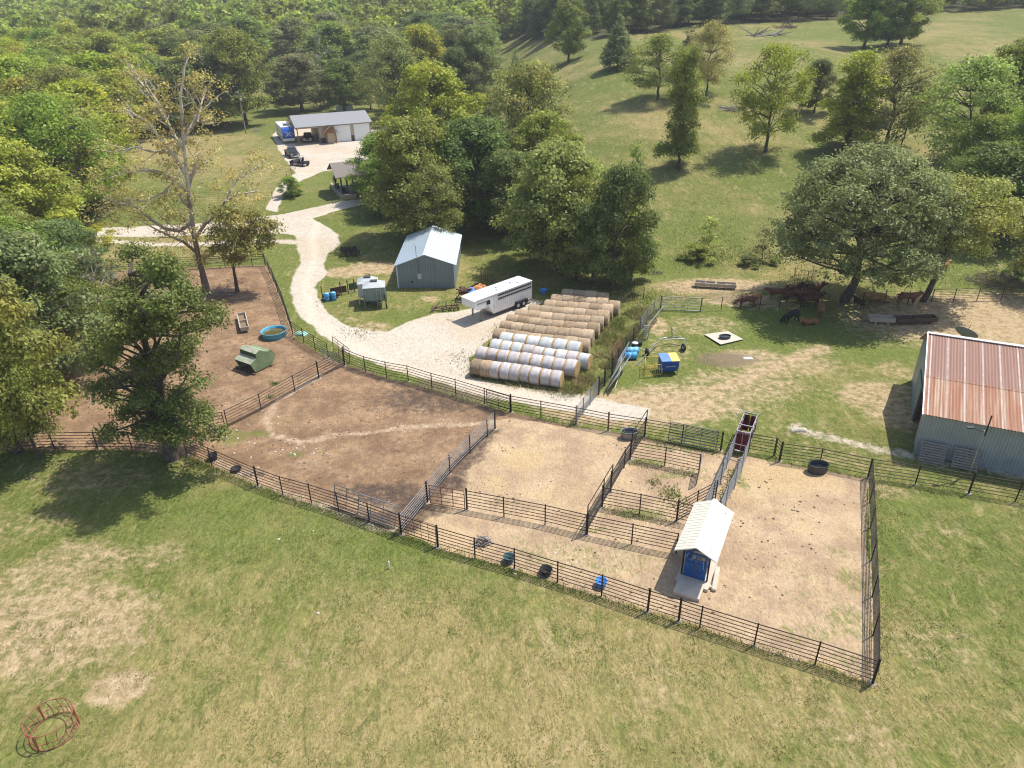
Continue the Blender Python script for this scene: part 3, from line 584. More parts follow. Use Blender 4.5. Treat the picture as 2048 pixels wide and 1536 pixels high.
def bale_row(rowname, a, b, n, kinds, group, nm, adj, curve=0.0):
    A, B = P(*a), P(*b); d = B - A; L = d.length / n; hd = math.atan2(d.y, d.x); side = Vector((-d.y, d.x, 0)).normalized()
    for i in range(n):
        s = (i + .5) / n; p = A + d * s + side * (curve * math.sin(math.pi * s) + rb.uniform(-.06, .06)); p.z = float(zfun(p.x, p.y)) + .74
        k = kinds if isinstance(kinds, str) else (kinds[i] if len(kinds) == n else rb.choice(kinds))
        body, end = bale(k, rb.randrange(99), L); w_ = k in (NW.name, NB.name)
        cnt = ORD[i] if i < len(ORD) else 'last'
        t = thing('wrapped_bale' if w_ else 'hay_bale', '%s %s bale from the left in the %s' % (cnt, 'white wrapped' if w_ else 'brown hay', rowname), 'hay bale', p, hd + rb.uniform(-.07, .07), group)
        ph = rb.uniform(0, 6.28); k_ = rb.uniform(.96, 1.05)
        o1 = link('wrap' if w_ else 'hay_roll', body, t); oe = [link('cut_end', q, t) for q in end]
        for o in [o1] + oe: o.scale = (L * .99, k_, k_)
GW, GB = 'net wrapped round bales in rows', 'brown round bales in rows'
bale_row('front wrapped row beside the drive', (946, 747), (1124, 775), 9, [HB.name] * 2 + [NW.name] * 7, GW, '', 'nearest the drive')
bale_row('second wrapped row', (956, 722), (1155, 753), 9, NW.name, GW, '', 'behind the front one')
bale_row('third wrapped row', (984, 707), (1180, 739), 9, [NW.name, NB.name], GW, '', 'behind the second one')
bale_row('back wrapped row', (1003, 692), (1163, 715), 6, NB.name, GW, '', 'shortest of the four wrapped rows')
BK = [HB.name, HT.name]
bale_row('brown row next to the wrapped bales', (991, 684), (1179, 706), 8, BK, GB, '', 'ends sunk in tall weeds', -.2)
bale_row('second brown row', (1003, 668), (1187, 688), 8, BK, GB, '', 'counting up from the wrapped bales', -.3)
bale_row('third brown row', (1016, 655), (1198, 674), 8, BK, GB, '', 'counting up from the wrapped bales', -.3)
bale_row('fourth brown row', (1032, 645), (1206, 660), 7, BK, GB, '', 'counting up from the wrapped bales', -.2)
bale_row('fifth brown row', (1058, 635), (1217, 649), 7, BK, GB, '', 'counting up from the wrapped bales')
bale_row('sixth brown row', (1090, 625), (1225, 637), 6, BK, GB, '', 'counting up from the wrapped bales')
bale_row('seventh brown row', (1103, 614), (1215, 623), 5, BK, GB, '', 'next to the last row')
bale_row('last brown row at the back', (1125, 603), (1215, 611), 4, BK, GB, '', 'farthest from the drive')
bale_row('gap right of all rows', (1216, 627), (1238, 629), 1, BK, GB, '', 'sticking out at the right')
# ------------------------------------------------------------------ buildings
def gable(nm, label, cat, pfl, pfr, L, he, ha, wall_m, roof_m, over=.25, dep=None):
    """gabled building on a rectangle: front-left and front-right ground points, length back L; eave and apex heights"""
    t = thing(nm, label, cat, pfl, heading(pfl, pfr)); w_ = (pfr - pfl).to_2d().length
    I = Matrix.Identity(4)
    b = MB(); b.prism([(0, -.3), (w_, -.3), (w_, he), (w_ / 2, ha), (0, he)], I, 0, L); b.build('wall', wall_m, t)
    sl = (ha - he) / (w_ / 2)
    r = MB(); o = over; z0 = he - sl * o
    for s in (-1, 1):
        x0 = w_ / 2; x1 = w_ / 2 + s * (w_ / 2 + o)
        q = [(x0, -o, ha + .03), (x1, -o, z0 + .03), (x1, L + o, z0 + .03), (x0, L + o, ha + .03)]
        if s > 0: q = q[::-1]
        r.slab(q, -.05 if s < 0 else -.05)
    return t, r, w_, sl
# steel shed beside the tree group
SW = mat('blue_grey_siding', (.235, .27, .285), .5, .3, .08, .6, ribs=(0, .30, .9)); SR = mat('pale_blue_roof', (.46, .55, .62), .4, .35, .05, .6, ribs=(1, .45, .8))
TRIM = mat('white_trim', (.62, .66, .68), .5, .1, .06)
a, b_ = P(797, 576), P(911, 573); t, r, w_, sl = gable('metal_shed', 'pale blue steel shed with a gabled roof standing by the tree group', 'shed', a, b_, 11.5, 2.8, 4.0, SW, SR); t.rotation_euler[2] -= .075
rf = r.build('roof', SR, t); c = MB(); c.box((w_ / 2, 5.75, 4.05), (.35, 12.0, .05)); c.build('ridge_cap', TRIM, rf)
for x in (.0, w_): c = MB(); c.box((x, -.02, 1.35), (.14, .06, 2.8)); c.build('corner_trim', TRIM, t)
c = MB(); c.box((w_ * .46, -.03, 1.35), (2.6, .03, 2.7)); c.build('sliding_door', SW, t)
c = MB(); c.box((w_ * .39, -.12, 1.45), (.42, .16, .62)); c.build('meter_box', mat('meter_grey', (.55, .55, .52), .5), t)
c = MB(); c.path([(w_ * .39, -.1, 1.7), (w_ * .36, -.1, 3.9), (w_ * .36, -.1, 5.1), (w_ * .33, .05, 5.25)], .035); c.build('conduit_mast', PIPE_G, t)
for x in (.26, .5): c = MB(); c.box((w_ * x, -.02, .75), (.4, .04, .14)); c.build('vent', PIPE, t)
# barn with rusty roof at the right edge
BWL = mat('weathered_tin_wall', (.36, .39, .41), .5, .4, .12, .8, ribs=(0, .2, .7), col2=(.22, .27, .30), thr=(.5, .8))
def rusty_roof():
    m, t_, b = new_mat('rusty_tin_roof'); n = t_.nodes; l = t_.links; tc = n.new('ShaderNodeTexCoord'); sp = n.new('ShaderNodeSeparateXYZ'); l.new(tc.outputs['Object'], sp.inputs[0])
    mp = n.new('ShaderNodeMapping'); mp.inputs['Scale'].default_value = (3.0, .12, .12); l.new(tc.outputs['Object'], mp.inputs[0])
    n1 = n.new('ShaderNodeTexNoise'); n1.inputs['Scale'].default_value = 1.3; n1.inputs['Detail'].default_value = 7; n1.inputs['Roughness'].default_value = .7; l.new(mp.outputs[0], n1.inputs['Vector'])
    n2 = n.new('ShaderNodeTexNoise'); n2.inputs['Scale'].default_value = 2.5; n2.inputs['Detail'].default_value = 8; l.new(tc.outputs['Object'], n2.inputs['Vector'])
    cr_ = n.new('ShaderNodeValToRGB'); e = cr_.color_ramp.elements; e[0].position = .36; e[0].color = (.30, .135, .082, 1); e[1].position = .66; e[1].color = (.45, .34, .26, 1)
    k = cr_.color_ramp.elements.new(.52); k.color = (.36, .205, .135, 1); l.new(n1.outputs['Fac'], cr_.inputs[0])
    # sheet laps: a pale joint each 1.15 m, and an upper course of redder sheets
    mo = n.new('ShaderNodeMath'); mo.operation = 'PINGPONG'; mo.inputs[1].default_value = .575; l.new(sp.outputs[0], mo.inputs[0])
    lt = n.new('ShaderNodeMath'); lt.operation = 'LESS_THAN'; lt.inputs[1].default_value = .055; l.new(mo.outputs[0], lt.inputs[0])
    up = n.new('ShaderNodeMath'); up.operation = 'GREATER_THAN'; up.inputs[1].default_value = 3.6; l.new(sp.outputs[1], up.inputs[0])
    mx0 = n.new('ShaderNodeMix'); mx0.data_type = 'RGBA'; l.new(cr_.outputs[0], mx0.inputs['A']); mx0.inputs['B'].default_value = (.27, .165, .135, 1)
    f0 = n.new('ShaderNodeMath'); f0.operation = 'MULTIPLY'; f0.inputs[1].default_value = .75; l.new(up.outputs[0], f0.inputs[0]); l.new(f0.outputs[0], mx0.inputs['Factor'])
    mx = n.new('ShaderNodeMix'); mx.data_type = 'RGBA'; l.new(mx0.outputs['Result'], mx.inputs['A']); mx.inputs['B'].default_value = (.52, .46, .42, 1)
    f1 = n.new('ShaderNodeMath'); f1.operation = 'MULTIPLY'; l.new(lt.outputs[0], f1.inputs[0]); l.new(n2.outputs['Fac'], f1.inputs[1]); f2 = n.new('ShaderNodeMath'); f2.operation = 'MULTIPLY'; f2.inputs[1].default_value = 1.5; f2.use_clamp = True
    l.new(f1.outputs[0], f2.inputs[0]); l.new(f2.outputs[0], mx.inputs['Factor']); l.new(mx.outputs['Result'], b.inputs['Base Color'])
    b.inputs['Roughness'].default_value = .75; b.inputs['Metallic'].default_value = .15; b.inputs['Specular IOR Level'].default_value = .25
    return m
RR = rusty_roof()
# footprint: front-left corner near the pallets, running right out of frame
fl = P(1855, 822, 3.7); fr = P(2048, 856, 3.7); hd = heading(fl, fr); DEP = 12.5; BARN = (fl, hd)
t = thing('barn', 'long tin barn with a streaked rusty roof at the right edge of the picture', 'barn', fl, hd)
he, hr, yr = 3.7, 6.1, 8.6; LB = 20.0
I4 = Matrix.Identity(4)
b = MB(); Mx = Matrix.Rotation(math.pi / 2, 4, 'Z')
def side(x0, x1, y0, y1, z0=-.3):       # wall sheet with thickness
    pass
w = MB(); w.box((LB / 2, .06, (he - .3) / 2), (LB, .12, he + .3)); w.build('front_wall', BWL, t)
def gz_(y): return he + (hr - he) * y / yr if y <= yr else hr - (hr - he) * (y - yr) / (DEP - yr) * .9
for (y0, y1, zlow, nm, bw) in ((0.12, 1.9, -.3, 'end_wall', BWL), (1.9, 9.2, 2.9, 'end_gable', BWL), (9.2, DEP, -.3, 'end_wall', BWL)):
    yy_ = [y0 + (y1 - y0) * k / 6 for k in range(7)]; vs = []; fs = []
    for x in (0, .12):
        for y in yy_: vs += [(x, y, zlow), (x, y, gz_(y) - .02)]
    for k in range(6):
        a0 = 2 * k; fs += [(a0, a0 + 1, a0 + 3, a0 + 2), (14 + a0, 14 + a0 + 2, 14 + a0 + 3, 14 + a0 + 1), (a0, a0 + 2, 14 + a0 + 2, 14 + a0)]
    fs += [(0, 14, 15, 1), (12, 13, 27, 26)]
    MB().add(vs, fs).build(nm, bw, t)
w = MB(); w.box((LB / 2, DEP, 1.6), (LB, .12, 3.7)); w.build('back_wall', BWL, t)
# sliding doors pushed half open on the end wall
w = MB(); w.box((-.08, 6.9, 1.5), (.06, 3.4, 3.0)); w.build('sliding_door', mat('dark_green_siding', (.20, .26, .25), .6, .2, .1, ribs=(1, .25, .6)), t)
w = MB()
for y in (2.0, 5.1): w.box((.06, y, 1.4), (.16, .16, 2.9))
w.build('door_post', mat('old_timber', (.10, .075, .055), .9, 0, .3, 5), t)
def roofpart(y0, y1, zz0, zz1, nm, parent, ox=.3):
    vs = []; fs = []; nx = int(LB / .05); n0 = len(vs)
    for k in range(nx + 1):
        x = -ox + (LB + 2 * ox) * k / nx; dz = .022 * math.sin(k * math.pi / 2)
        for y, z in ((y0, zz0), (y1, zz1)): vs.append((x, y, z + dz))
    for k in range(nx): a = 2 * k; fs.append((a, a + 2, a + 3, a + 1))
    m_ = MB().add(vs, fs, False)
    vb = [(x, y, z - .05) for x, y, z in vs]; m_.add(vb, [f[::-1] for f in fs]); 
    return m_.build(nm, RR, parent)
sl_ = (hr - he) / yr
rf = roofpart(-.45, 3.62, he - .45 * sl_ + .06, he + 3.62 * sl_ + .06, 'roof', t); roofpart(3.5, yr, he + 3.5 * sl_ + .085, hr + .085, 'upper_roof', t); roofpart(yr, DEP + .4, hr + .08, he + .15, 'back_roof', t)
w = MB(); w.box((LB / 2, yr, hr + .12), (LB + .6, .4, .05)); w.build('ridge_cap', mat('pale_tin', (.5, .46, .43), .5, .5, .2), t)
w = MB(); w.slab([(-.34, -.5, he - .16), (-.26, -.5, he - .16), (-.26, yr, hr + .06), (-.34, yr, hr + .06)], .12); w.build('rake_trim', TRIM, t)
# garage workshop far behind
WS = mat('tan_siding', (.42, .35, .27), .6, .1, .05, ribs=(0, .3, .5)); WR = mat('grey_metal_roof', (.27, .275, .28), .5, .2, .05, ribs=(0, .5, .6)); DK = mat('charcoal_metal', (.06, .06, .065), .5, .3)
WD = mat('white_door', (.78, .79, .78), .5, 0, .03, ribs=(2, .5, .5)); WOOD = mat('cedar_timber', (.24, .12, .06), .7, 0, .25, 4); GLASS = mat('dark_glass', (.02, .025, .03), .1, 0, .1, spec=.8)
fl, fr = P(598, 291), P(744, 278); L = (fr - fl).to_2d().length; hd = heading(fl, fr)
t = thing('workshop', 'tan metal workshop with grey roof, open carport and two white garage doors', 'workshop', fl, hd); D = 10.5; he, ha = 3.9, 5.6; xo = L * .29
w = MB(); w.prism([(0, -.4), (D, -.4), (D, he), (D / 2, ha), (0, he)], Matrix(((0, 1, 0, 0), (1, 0, 0, 0), (0, 0, 1, 0), (0, 0, 0, 1))), xo, L); w.build('wall', WS, t)
w = MB(); w.prism([(0, he - .7), (D, he - .7), (D, he), (D / 2, ha), (0, he)], Matrix(((0, 1, 0, 0), (1, 0, 0, 0), (0, 0, 1, 0), (0, 0, 0, 1))), -.02, .1); w.build('gable_panel', WS, t)
w = MB(); w.box((xo / 2, .06, he - .25), (xo, .12, .5)); w.box((xo / 2, D - .06, he - .25), (xo, .12, .5)); w.build('header_beam', WS, t)
for x, y in ((.1, .12), (.1, D - .12), (.1, D / 2)): w = MB(); w.box((x, y, 1.8), (.2, .2, 4)); w.build('carport_post', WOOD, t)
w = MB(); w.slab([(-.35, -.4, he - .13), (L + .35, -.4, he - .13), (L + .35, D / 2, ha + .05), (-.35, D / 2, ha + .05)], .06); w.slab([(-.35, D / 2, ha + .05), (L + .35, D / 2, ha + .05), (L + .35, D + .4, he - .13), (-.35, D + .4, he - .13)], .06); w.build('roof', WR, t)
for x0 in (.605, .87): w = MB(); w.box((L * x0, -.05, 1.75), (L * .215, .06, 3.6)); w.build('garage_door', WD, t)
w = MB(); w.box((L * .737, -.04, .6), (L * .04, .05, 1.2)); w.build('stone_base', DK, t)
w = MB(); w.box((xo + .65, -.04, .6), (1.2, .05, 1.2)); w.build('stone_base', DK, t)
pt = MB(); xp = L * .43
pt.prism([(-1.15, 0), (-.95, 0), (-.95, 2.3), (-1.15, 2.3)], Matrix.Translation((xp, 0, 0)), -1.4, -1.2); pt.prism([(.95, 0), (1.15, 0), (1.15, 2.3), (.95, 2.3)], Matrix.Translation((xp, 0, 0)), -1.4, -1.2)
pt.slab([(xp, -1.8, 3.6), (xp, .0, 3.6), (xp - 1.6, .0, 2.3), (xp - 1.6, -1.8, 2.3)], .12); pt.slab([(xp + 1.6, -1.8, 2.3), (xp + 1.6, .0, 2.3), (xp, .0, 3.6), (xp, -1.8, 3.6)], .12)
pt.prism([(-1.1, 2.35), (1.1, 2.35), (0, 3.35)], Matrix.Translation((xp, 0, 0)), -1.5, -1.42); pt.build('entry_porch', WOOD, t)
w = MB(); w.box((xp, -.5, 1.1), (1.6, .9, 2.2)); w.build('entry_door', mat('pale_tan_door', (.5, .40, .27), .7), t)
w = MB(); w.box((xo - .04, 3.2, 1.3), (.05, 1.1, 2.4)); w.build('side_door', DK, t)
# distant white shed corner just behind the workshop roof
a = P(690, 224); t = thing('white_van_roof', 'low white shed top just visible behind the workshop roof', 'shed', a, .2)
w = MB(); w.prism([(-2.2, 0), (2.2, 0), (2.2, 2.4), (1.1, 2.9), (-1.2, 2.9), (-2.2, 2.4)], Matrix.Diagonal((1, 1, .6, 1)), 0, 3); w.build('wall', TRIM, t); t.name = 'white_shed'
# timber pavilion
a, b_ = P(684, 395), P(742, 388); hd = heading(a, b_)
STN = mat('retaining_stone', (.38, .30, .24), .9, 0, .3, 4, bump=.6); DTB = mat('dark_timber', (.07, .045, .035), .7, 0, .25, 5); DCK = mat('grey_deck', (.17, .16, .165), .6, 0, .1, ribs=(0, .15, .5))
t = thing('pavilion', 'dark timber pavilion with a brown shingle roof beside the drive', 'pavilion', a, hd); PL, PD = 7.2, 6.2
for x in (.2, 1.15, 2.1, PL - .2):
    for y in ((.2, PD - .2) if x in (.2, PL - .2) else (.2,)): w = MB(); w.box((x, y, 2.1), (.24, .24, 3.2)); w.build('timber_post', DTB, t)
w = MB(); w.box((PL / 2, PD / 2, .3), (PL, PD, .6)); w.build('deck', DCK, t)
for k in range(3): w = MB(); w.box((PL * .62, -.25 - .35 * k, .42 - .18 * k), (2.2, .36, .16)); w.build('step', STN, t)
w = MB(); w.slab([(-.8, -.8, 3.3), (PL + .8, -.8, 3.3), (PL + .8, PD / 2, 5.0), (-.8, PD / 2, 5.0)], .12); w.slab([(-.8, PD / 2, 5.0), (PL + .8, PD / 2, 5.0), (PL + .8, PD + .8, 3.3), (-.8, PD + .8, 3.3)], .12)
w.build('roof', mat('brown_shingle', (.21, .18, .165), .9, 0, .2, 6, bump=.5), t)
w = MB(); w.prism([(0.0, 3.3), (PD, 3.3), (PD / 2, 4.85)], Matrix(((0, 1, 0, 0), (1, 0, 0, 0), (0, 0, 1, 0), (0, 0, 0, 1))), -.1, .0); w.build('gable_panel', DTB, t)
w = MB(); q = [P(663, 373), P(674, 388), P(684, 398), (P(712, 397))]
for i in range(3): d = q[i + 1] - q[i]; c = (q[i] + q[i + 1]) / 2; w.box(c + Vector((0, 0, .3)), (d.length + .2, .35, .75), math.atan2(d.y, d.x))
tag(w.build('stone_retaining_wall', STN), 'low stone retaining wall curving round the pavilion', 'wall')
for k, (u, v, s) in enumerate([(671, 370, 1.0), (676, 384, .8), (690, 392, .7)]):
    p = P(u, v); w = MB(); rn = random.Random(k)
    for i in range(60):
        a_ = rn.uniform(0, 6.28); rr = rn.random() * .5 * s; z = .5 + rn.random() * 1.2 * s; d = Vector((rn.gauss(0, 1), rn.gauss(0, 1), rn.gauss(0, 1))).normalized() * .18; e = d.orthogonal().normalized() * .12
        c = Vector((math.cos(a_) * rr, math.sin(a_) * rr, z)); w.add([c - d, c + e, c + d, c - e], [(0, 1, 2, 3)])
    o = w.build('foliage', mat('shrub_green', (.05, .08, .025), .8)); o.location = p; o.name = 'shrub'
    tag(o, ['narrow dark shrub at the top end of the stone retaining wall', 'low green shrub midway along the stone retaining wall', 'small planting in front of the pavilion posts'][k], 'shrub', 'plantings at the pavilion wall')
# cattle shelter with cream roof
CRM = mat('cream_roof', (.66, .62, .52), .45, .05, .02, ribs=(1, .28, .8)); BLU = mat('blue_steel', (.03, .12, .34), .45, .2, .25, 5, col2=(.10, .17, .28), thr=(.5, .75)); CON = mat('pale_concrete', (.50, .43, .35), .9, 0, .14, 1.5, bump=.2, col2=(.34, .28, .22), thr=(.55, .75))
bl, br = P(1363, 1154), P(1410, 1171); ax = P(1430, 1068) - P(1393, 1168); ax.z = 0; ax.normalize(); hd = math.atan2(ax.y, ax.x) - math.pi / 2
o = (bl + br) / 2; o.z = float(zfun(o.x, o.y))
t = thing('cattle_shelter', 'open cattle shelter with a cream metal roof over the blue squeeze chute', 'shelter', o, hd); LS, HW, ez, rz_ = 4.3, 1.2, 2.35, 2.95
w = MB(); w.slab([(-HW, -.55, ez), (0, -.55, rz_), (0, LS, rz_), (-HW, LS, ez)], -.05); w.slab([(0, -.55, rz_), (HW, -.55, ez), (HW, LS, ez), (0, LS, rz_)], -.05); rf = w.build('roof', CRM, t)
w = MB(); w.slab([(-.16, -.57, rz_ - .04), (0, -.57, rz_ + .02), (0, LS + .02, rz_ + .02), (-.16, LS + .02, rz_ - .04)], .02); w.slab([(0, -.57, rz_ + .02), (.16, -.57, rz_ - .04), (.16, LS + .02, rz_ - .04), (0, LS + .02, rz_ + .02)], .02); w.build('ridge_cap', mat('white_cap', (.74, .74, .71), .4), rf)
for x in (-.74, .74):
    for y in (.1, LS - .6): w = MB(); w.box((x, y, ez / 2 + .1), (.09, .09, ez + .25)); w.build('steel_post', PIPE, t)
w = MB()
for y in (.0, LS * .5, LS - .5):
    w.tube((-1.12, y, ez - .03), (1.12, y, ez - .03), .04); w.tube((-1.12, y, ez), (0, y, rz_ - .1), .035); w.tube((0, y, rz_ - .1), (1.12, y, ez), .035)
for x in (-.74, .74): w.tube((x, 0, ez - .0), (x, LS, ez - .0), .04)
w.build('truss', PIPE, t)
c = thing('squeeze_chute', 'blue steel squeeze chute with two head doors under the cream shelter roof', 'cattle chute', o, hd); c.scale = (.68, .8, .88)
for x in (-.46, .46):
    w = MB(); w.box((x, .14, 1.0), (.74, .06, 1.5)); w.box((x, .08, 1.45), (.6, .05, .1)); w.box((x, .08, .75), (.6, .05, .08)); w.build('head_door', BLU, c)
w = MB()
for x in (-.88, 0, .88): w.box((x, .12, 1.15), (.09, .12, 2.3))
for z in (.22, 2.2): w.box((0, .12, z), (1.85, .12, .1))
for x in (-.8, .8):
    for y in (.9, 1.8, 2.8): w.box((x, y, 1.05), (.07, .07, 2.1))
    for z in (.4, 1.1, 1.5, 2.05): w.box((x, 1.5, z), (.06, 2.8, .06))
for y in (.9, 1.8, 2.8): w.box((0, y, 2.1), (1.66, .07, .07))
w.build('frame', BLU, c)
w = MB()
for x in (-.76, .76): w.box((x, 1.5, .72), (.03, 2.7, .85))
w.build('side_panel', BLU, c)
w = MB(); w.tube((.25, .3, 2.25), (-.35, -.1, 1.85), .03); w.tube((.5, .3, 2.3), (.75, -.35, 1.5), .025); w.box((.55, .2, 1.95), (.2, .15, .25)); w.build('lever', mat('brass_lever', (.45, .36, .16), .4, .5), c)
w = MB(); w.box((0, 1.9, .1), (1.9, 4.9, .22)); w.box((-.05, -1.0, .1), (1.5, 1.0, .24)); pd = w.build('concrete_pad', CON); pd.location = o; pd.rotation_euler = (0, 0, hd); tag(pd, 'concrete slab under the cream roofed shelter, sticking out in front', 'slab')
for k, (u, v, L_, a_) in enumerate([(1431, 1160, 2.0, 1.2), (1414, 1176, .5, .2)]):
    p = P(u, v); w = MB(); w.bbox((0, 0, .1), (L_, .28, .2), .04, a_); o_ = w.build('concrete_block', CON); o_.location = p
    tag(o_, ['long pale block lying right of the shelter', 'short pale block at the foot of the shelter post'][k], 'block', 'blocks beside the shelter')
for k, (u, v) in enumerate([(1357, 1113), (1364, 1109)]):
    pass
# maroon squeeze chute at the end of the alley
MAR = mat('maroon_steel', (.12, .012, .022), .45, .2, .2, 4); SIL = mat('worn_silver', (.42, .40, .40), .4, .6, .3, 8, col2=(.16, .05, .05), thr=(.45, .7))
a, b_ = P(1480, 905), P(1496, 866); d = b_ - a; d.z = 0; hd = math.atan2(d.y, d.x) - math.pi / 2
c = thing('maroon_chute', 'maroon and silver squeeze chute at the top of the narrow alley', 'cattle chute', a, hd); c.scale = (.86, .9, .92); LC = 3.3
for x in (-.5, .5):
    w = MB(); w.box((x, LC / 2 + .1, .85), (.05, LC - .2, 1.15)); w.build('side_panel', MAR, c)
for x in (-.26, .26): w = MB(); w.box((x, 0, 1.0), (.46, .06, 1.55)); w.build('rear_door', MAR, c)
w = MB(); w.box((0, -.04, 1.0), (.05, .05, 1.7)); w.build('door_edge', SIL, c)
w = MB()
for x in (-.56, .56):
    for y in (0, 1.1, 2.2, LC): w.box((x, y, .95), (.09, .09, 1.95))
    for z in (.25, 1.45, 1.9): w.box((x, LC / 2, z), (.08, LC, .08))
for y in (0, 1.1, LC): w.box((0, y, 1.95), (1.2, .09, .09)); 
w.build('frame', SIL, c)
w = MB(); w.box((.27, LC - .02, 1.0), (.44, .06, 1.5)); w.box((-.27, LC - .02, 1.0), (.44, .06, 1.5)); w.build('head_gate', MAR, c)
w = MB(); w.box((.0, LC - .08, 1.1), (.1, .05, 1.1)); w.build('neck_bar', mat('yellow_paint', (.65, .45, .06), .5), c)
w = MB(); w.tube((-.6, LC - .3, 1.9), (-1.2, LC + .1, 2.3), .03); w.tube((-.6, 2, 1.9), (-1.15, 2.1, 2.4), .03); w.tube((.6, LC, 1.8), (1.0, LC, 2.2), .03); w.build('lever', SIL, c)
w = MB(); w.box((0, LC / 2, .06), (1.15, LC, .08)); w.build('floor_pan', SIL, c)
# ------------------------------------------------------------------ trees
def leaf_mat(name, trans=.3, var=.30):
    m = bpy.data.materials.new(name); m.use_nodes = True; t = m.node_tree; n = t.nodes; l = t.links; n.clear()
    out = n.new('ShaderNodeOutputMaterial'); oi = n.new('ShaderNodeObjectInfo'); at = n.new('ShaderNodeAttribute'); at.attribute_name = 'rnd'; ay = n.new('ShaderNodeAttribute'); ay.attribute_name = 'yel'
    tc = n.new('ShaderNodeTexCoord'); no = n.new('ShaderNodeTexNoise'); no.inputs['Scale'].default_value = .55; no.inputs['Detail'].default_value = 3; l.new(tc.outputs['Object'], no.inputs['Vector'])
    mx = n.new('ShaderNodeMix'); mx.data_type = 'RGBA'; l.new(ay.outputs['Fac'], mx.inputs['Factor']); l.new(oi.outputs['Color'], mx.inputs['A'])
    hy = n.new('ShaderNodeHueSaturation'); hy.inputs['Hue'].default_value = .474; hy.inputs['Value'].default_value = 1.45; l.new(oi.outputs['Color'], hy.inputs['Color']); l.new(hy.outputs[0], mx.inputs['B'])
    h = n.new('ShaderNodeHueSaturation'); l.new(mx.outputs['Result'], h.inputs['Color'])
    a = n.new('ShaderNodeMapRange'); a.inputs['To Min'].default_value = 1 - var * 1.3; a.inputs['To Max'].default_value = 1 + var * 1.3; l.new(at.outputs['Fac'], a.inputs['Value'])
    b = n.new('ShaderNodeMapRange'); b.inputs['From Min'].default_value = .3; b.inputs['From Max'].default_value = .7; b.inputs['To Min'].default_value = .8; b.inputs['To Max'].default_value = 1.2; l.new(no.outputs['Fac'], b.inputs['Value'])
    mu = n.new('ShaderNodeMath'); mu.operation = 'MULTIPLY'; l.new(a.outputs[0], mu.inputs[0]); l.new(b.outputs[0], mu.inputs[1]); l.new(mu.outputs[0], h.inputs['Value']); h.inputs['Saturation'].default_value = 1.06
    hu = n.new('ShaderNodeMapRange'); hu.inputs['To Min'].default_value = .485; hu.inputs['To Max'].default_value = .515; l.new(at.outputs['Fac'], hu.inputs['Value']); l.new(hu.outputs[0], h.inputs['Hue'])
    d = n.new('ShaderNodeBsdfDiffuse'); tr = n.new('ShaderNodeBsdfTranslucent'); ms = n.new('ShaderNodeMixShader'); ms.inputs[0].default_value = trans
    gl = n.new('ShaderNodeBsdfGlossy'); gl.inputs['Roughness'].default_value = .55; gl.inputs['Color'].default_value = (.8, .85, .75, 1); m2 = n.new('ShaderNodeMixShader'); m2.inputs[0].default_value = .03
    l.new(h.outputs[0], d.inputs['Color']); l.new(h.outputs[0], tr.inputs['Color']); l.new(d.outputs[0], ms.inputs[1]); l.new(tr.outputs[0], ms.inputs[2]); l.new(ms.outputs[0], m2.inputs[1]); l.new(gl.outputs[0], m2.inputs[2]); l.new(m2.outputs[0], out.inputs[0])
    return m
LEAF = leaf_mat('leaf', .45, .38)
BARK = mat('bark', (.115, .09, .07), .9, 0, .35, 3, bump=.6, col2=(.07, .055, .045)); PALEB = mat('pale_bark', (.62, .55, .46), .8, 0, .2, 1.2, bump=.3, col2=(.24, .18, .14), thr=(.48, .62))
SYB = PALEB.copy(); SYB.name = 'sycamore_bark'
_n = SYB.node_tree.nodes; _l = SYB.node_tree.links; _b = _n['Principled BSDF']; _tc = _n.new('ShaderNodeTexCoord'); _sp = _n.new('ShaderNodeSeparateXYZ'); _l.new(_tc.outputs['Object'], _sp.inputs[0])
_mr = _n.new('ShaderNodeMapRange'); _mr.inputs['From Min'].default_value = 5.0; _mr.inputs['From Max'].default_value = 13.0; _l.new(_sp.outputs[2], _mr.inputs['Value'])
_mx = _n.new('ShaderNodeMix'); _mx.data_type = 'RGBA'; _mx.inputs['A'].default_value = (.21, .15, .11, 1); _src = _b.inputs['Base Color'].links[0].from_socket
_l.new(_mr.outputs[0], _mx.inputs['Factor']); _l.new(_src, _mx.inputs['B']); _l.new(_mx.outputs['Result'], _b.inputs['Base Color'])
DEADB = mat('dead_wood', (.33, .29, .255), .9, 0, .25, 3, bump=.4)

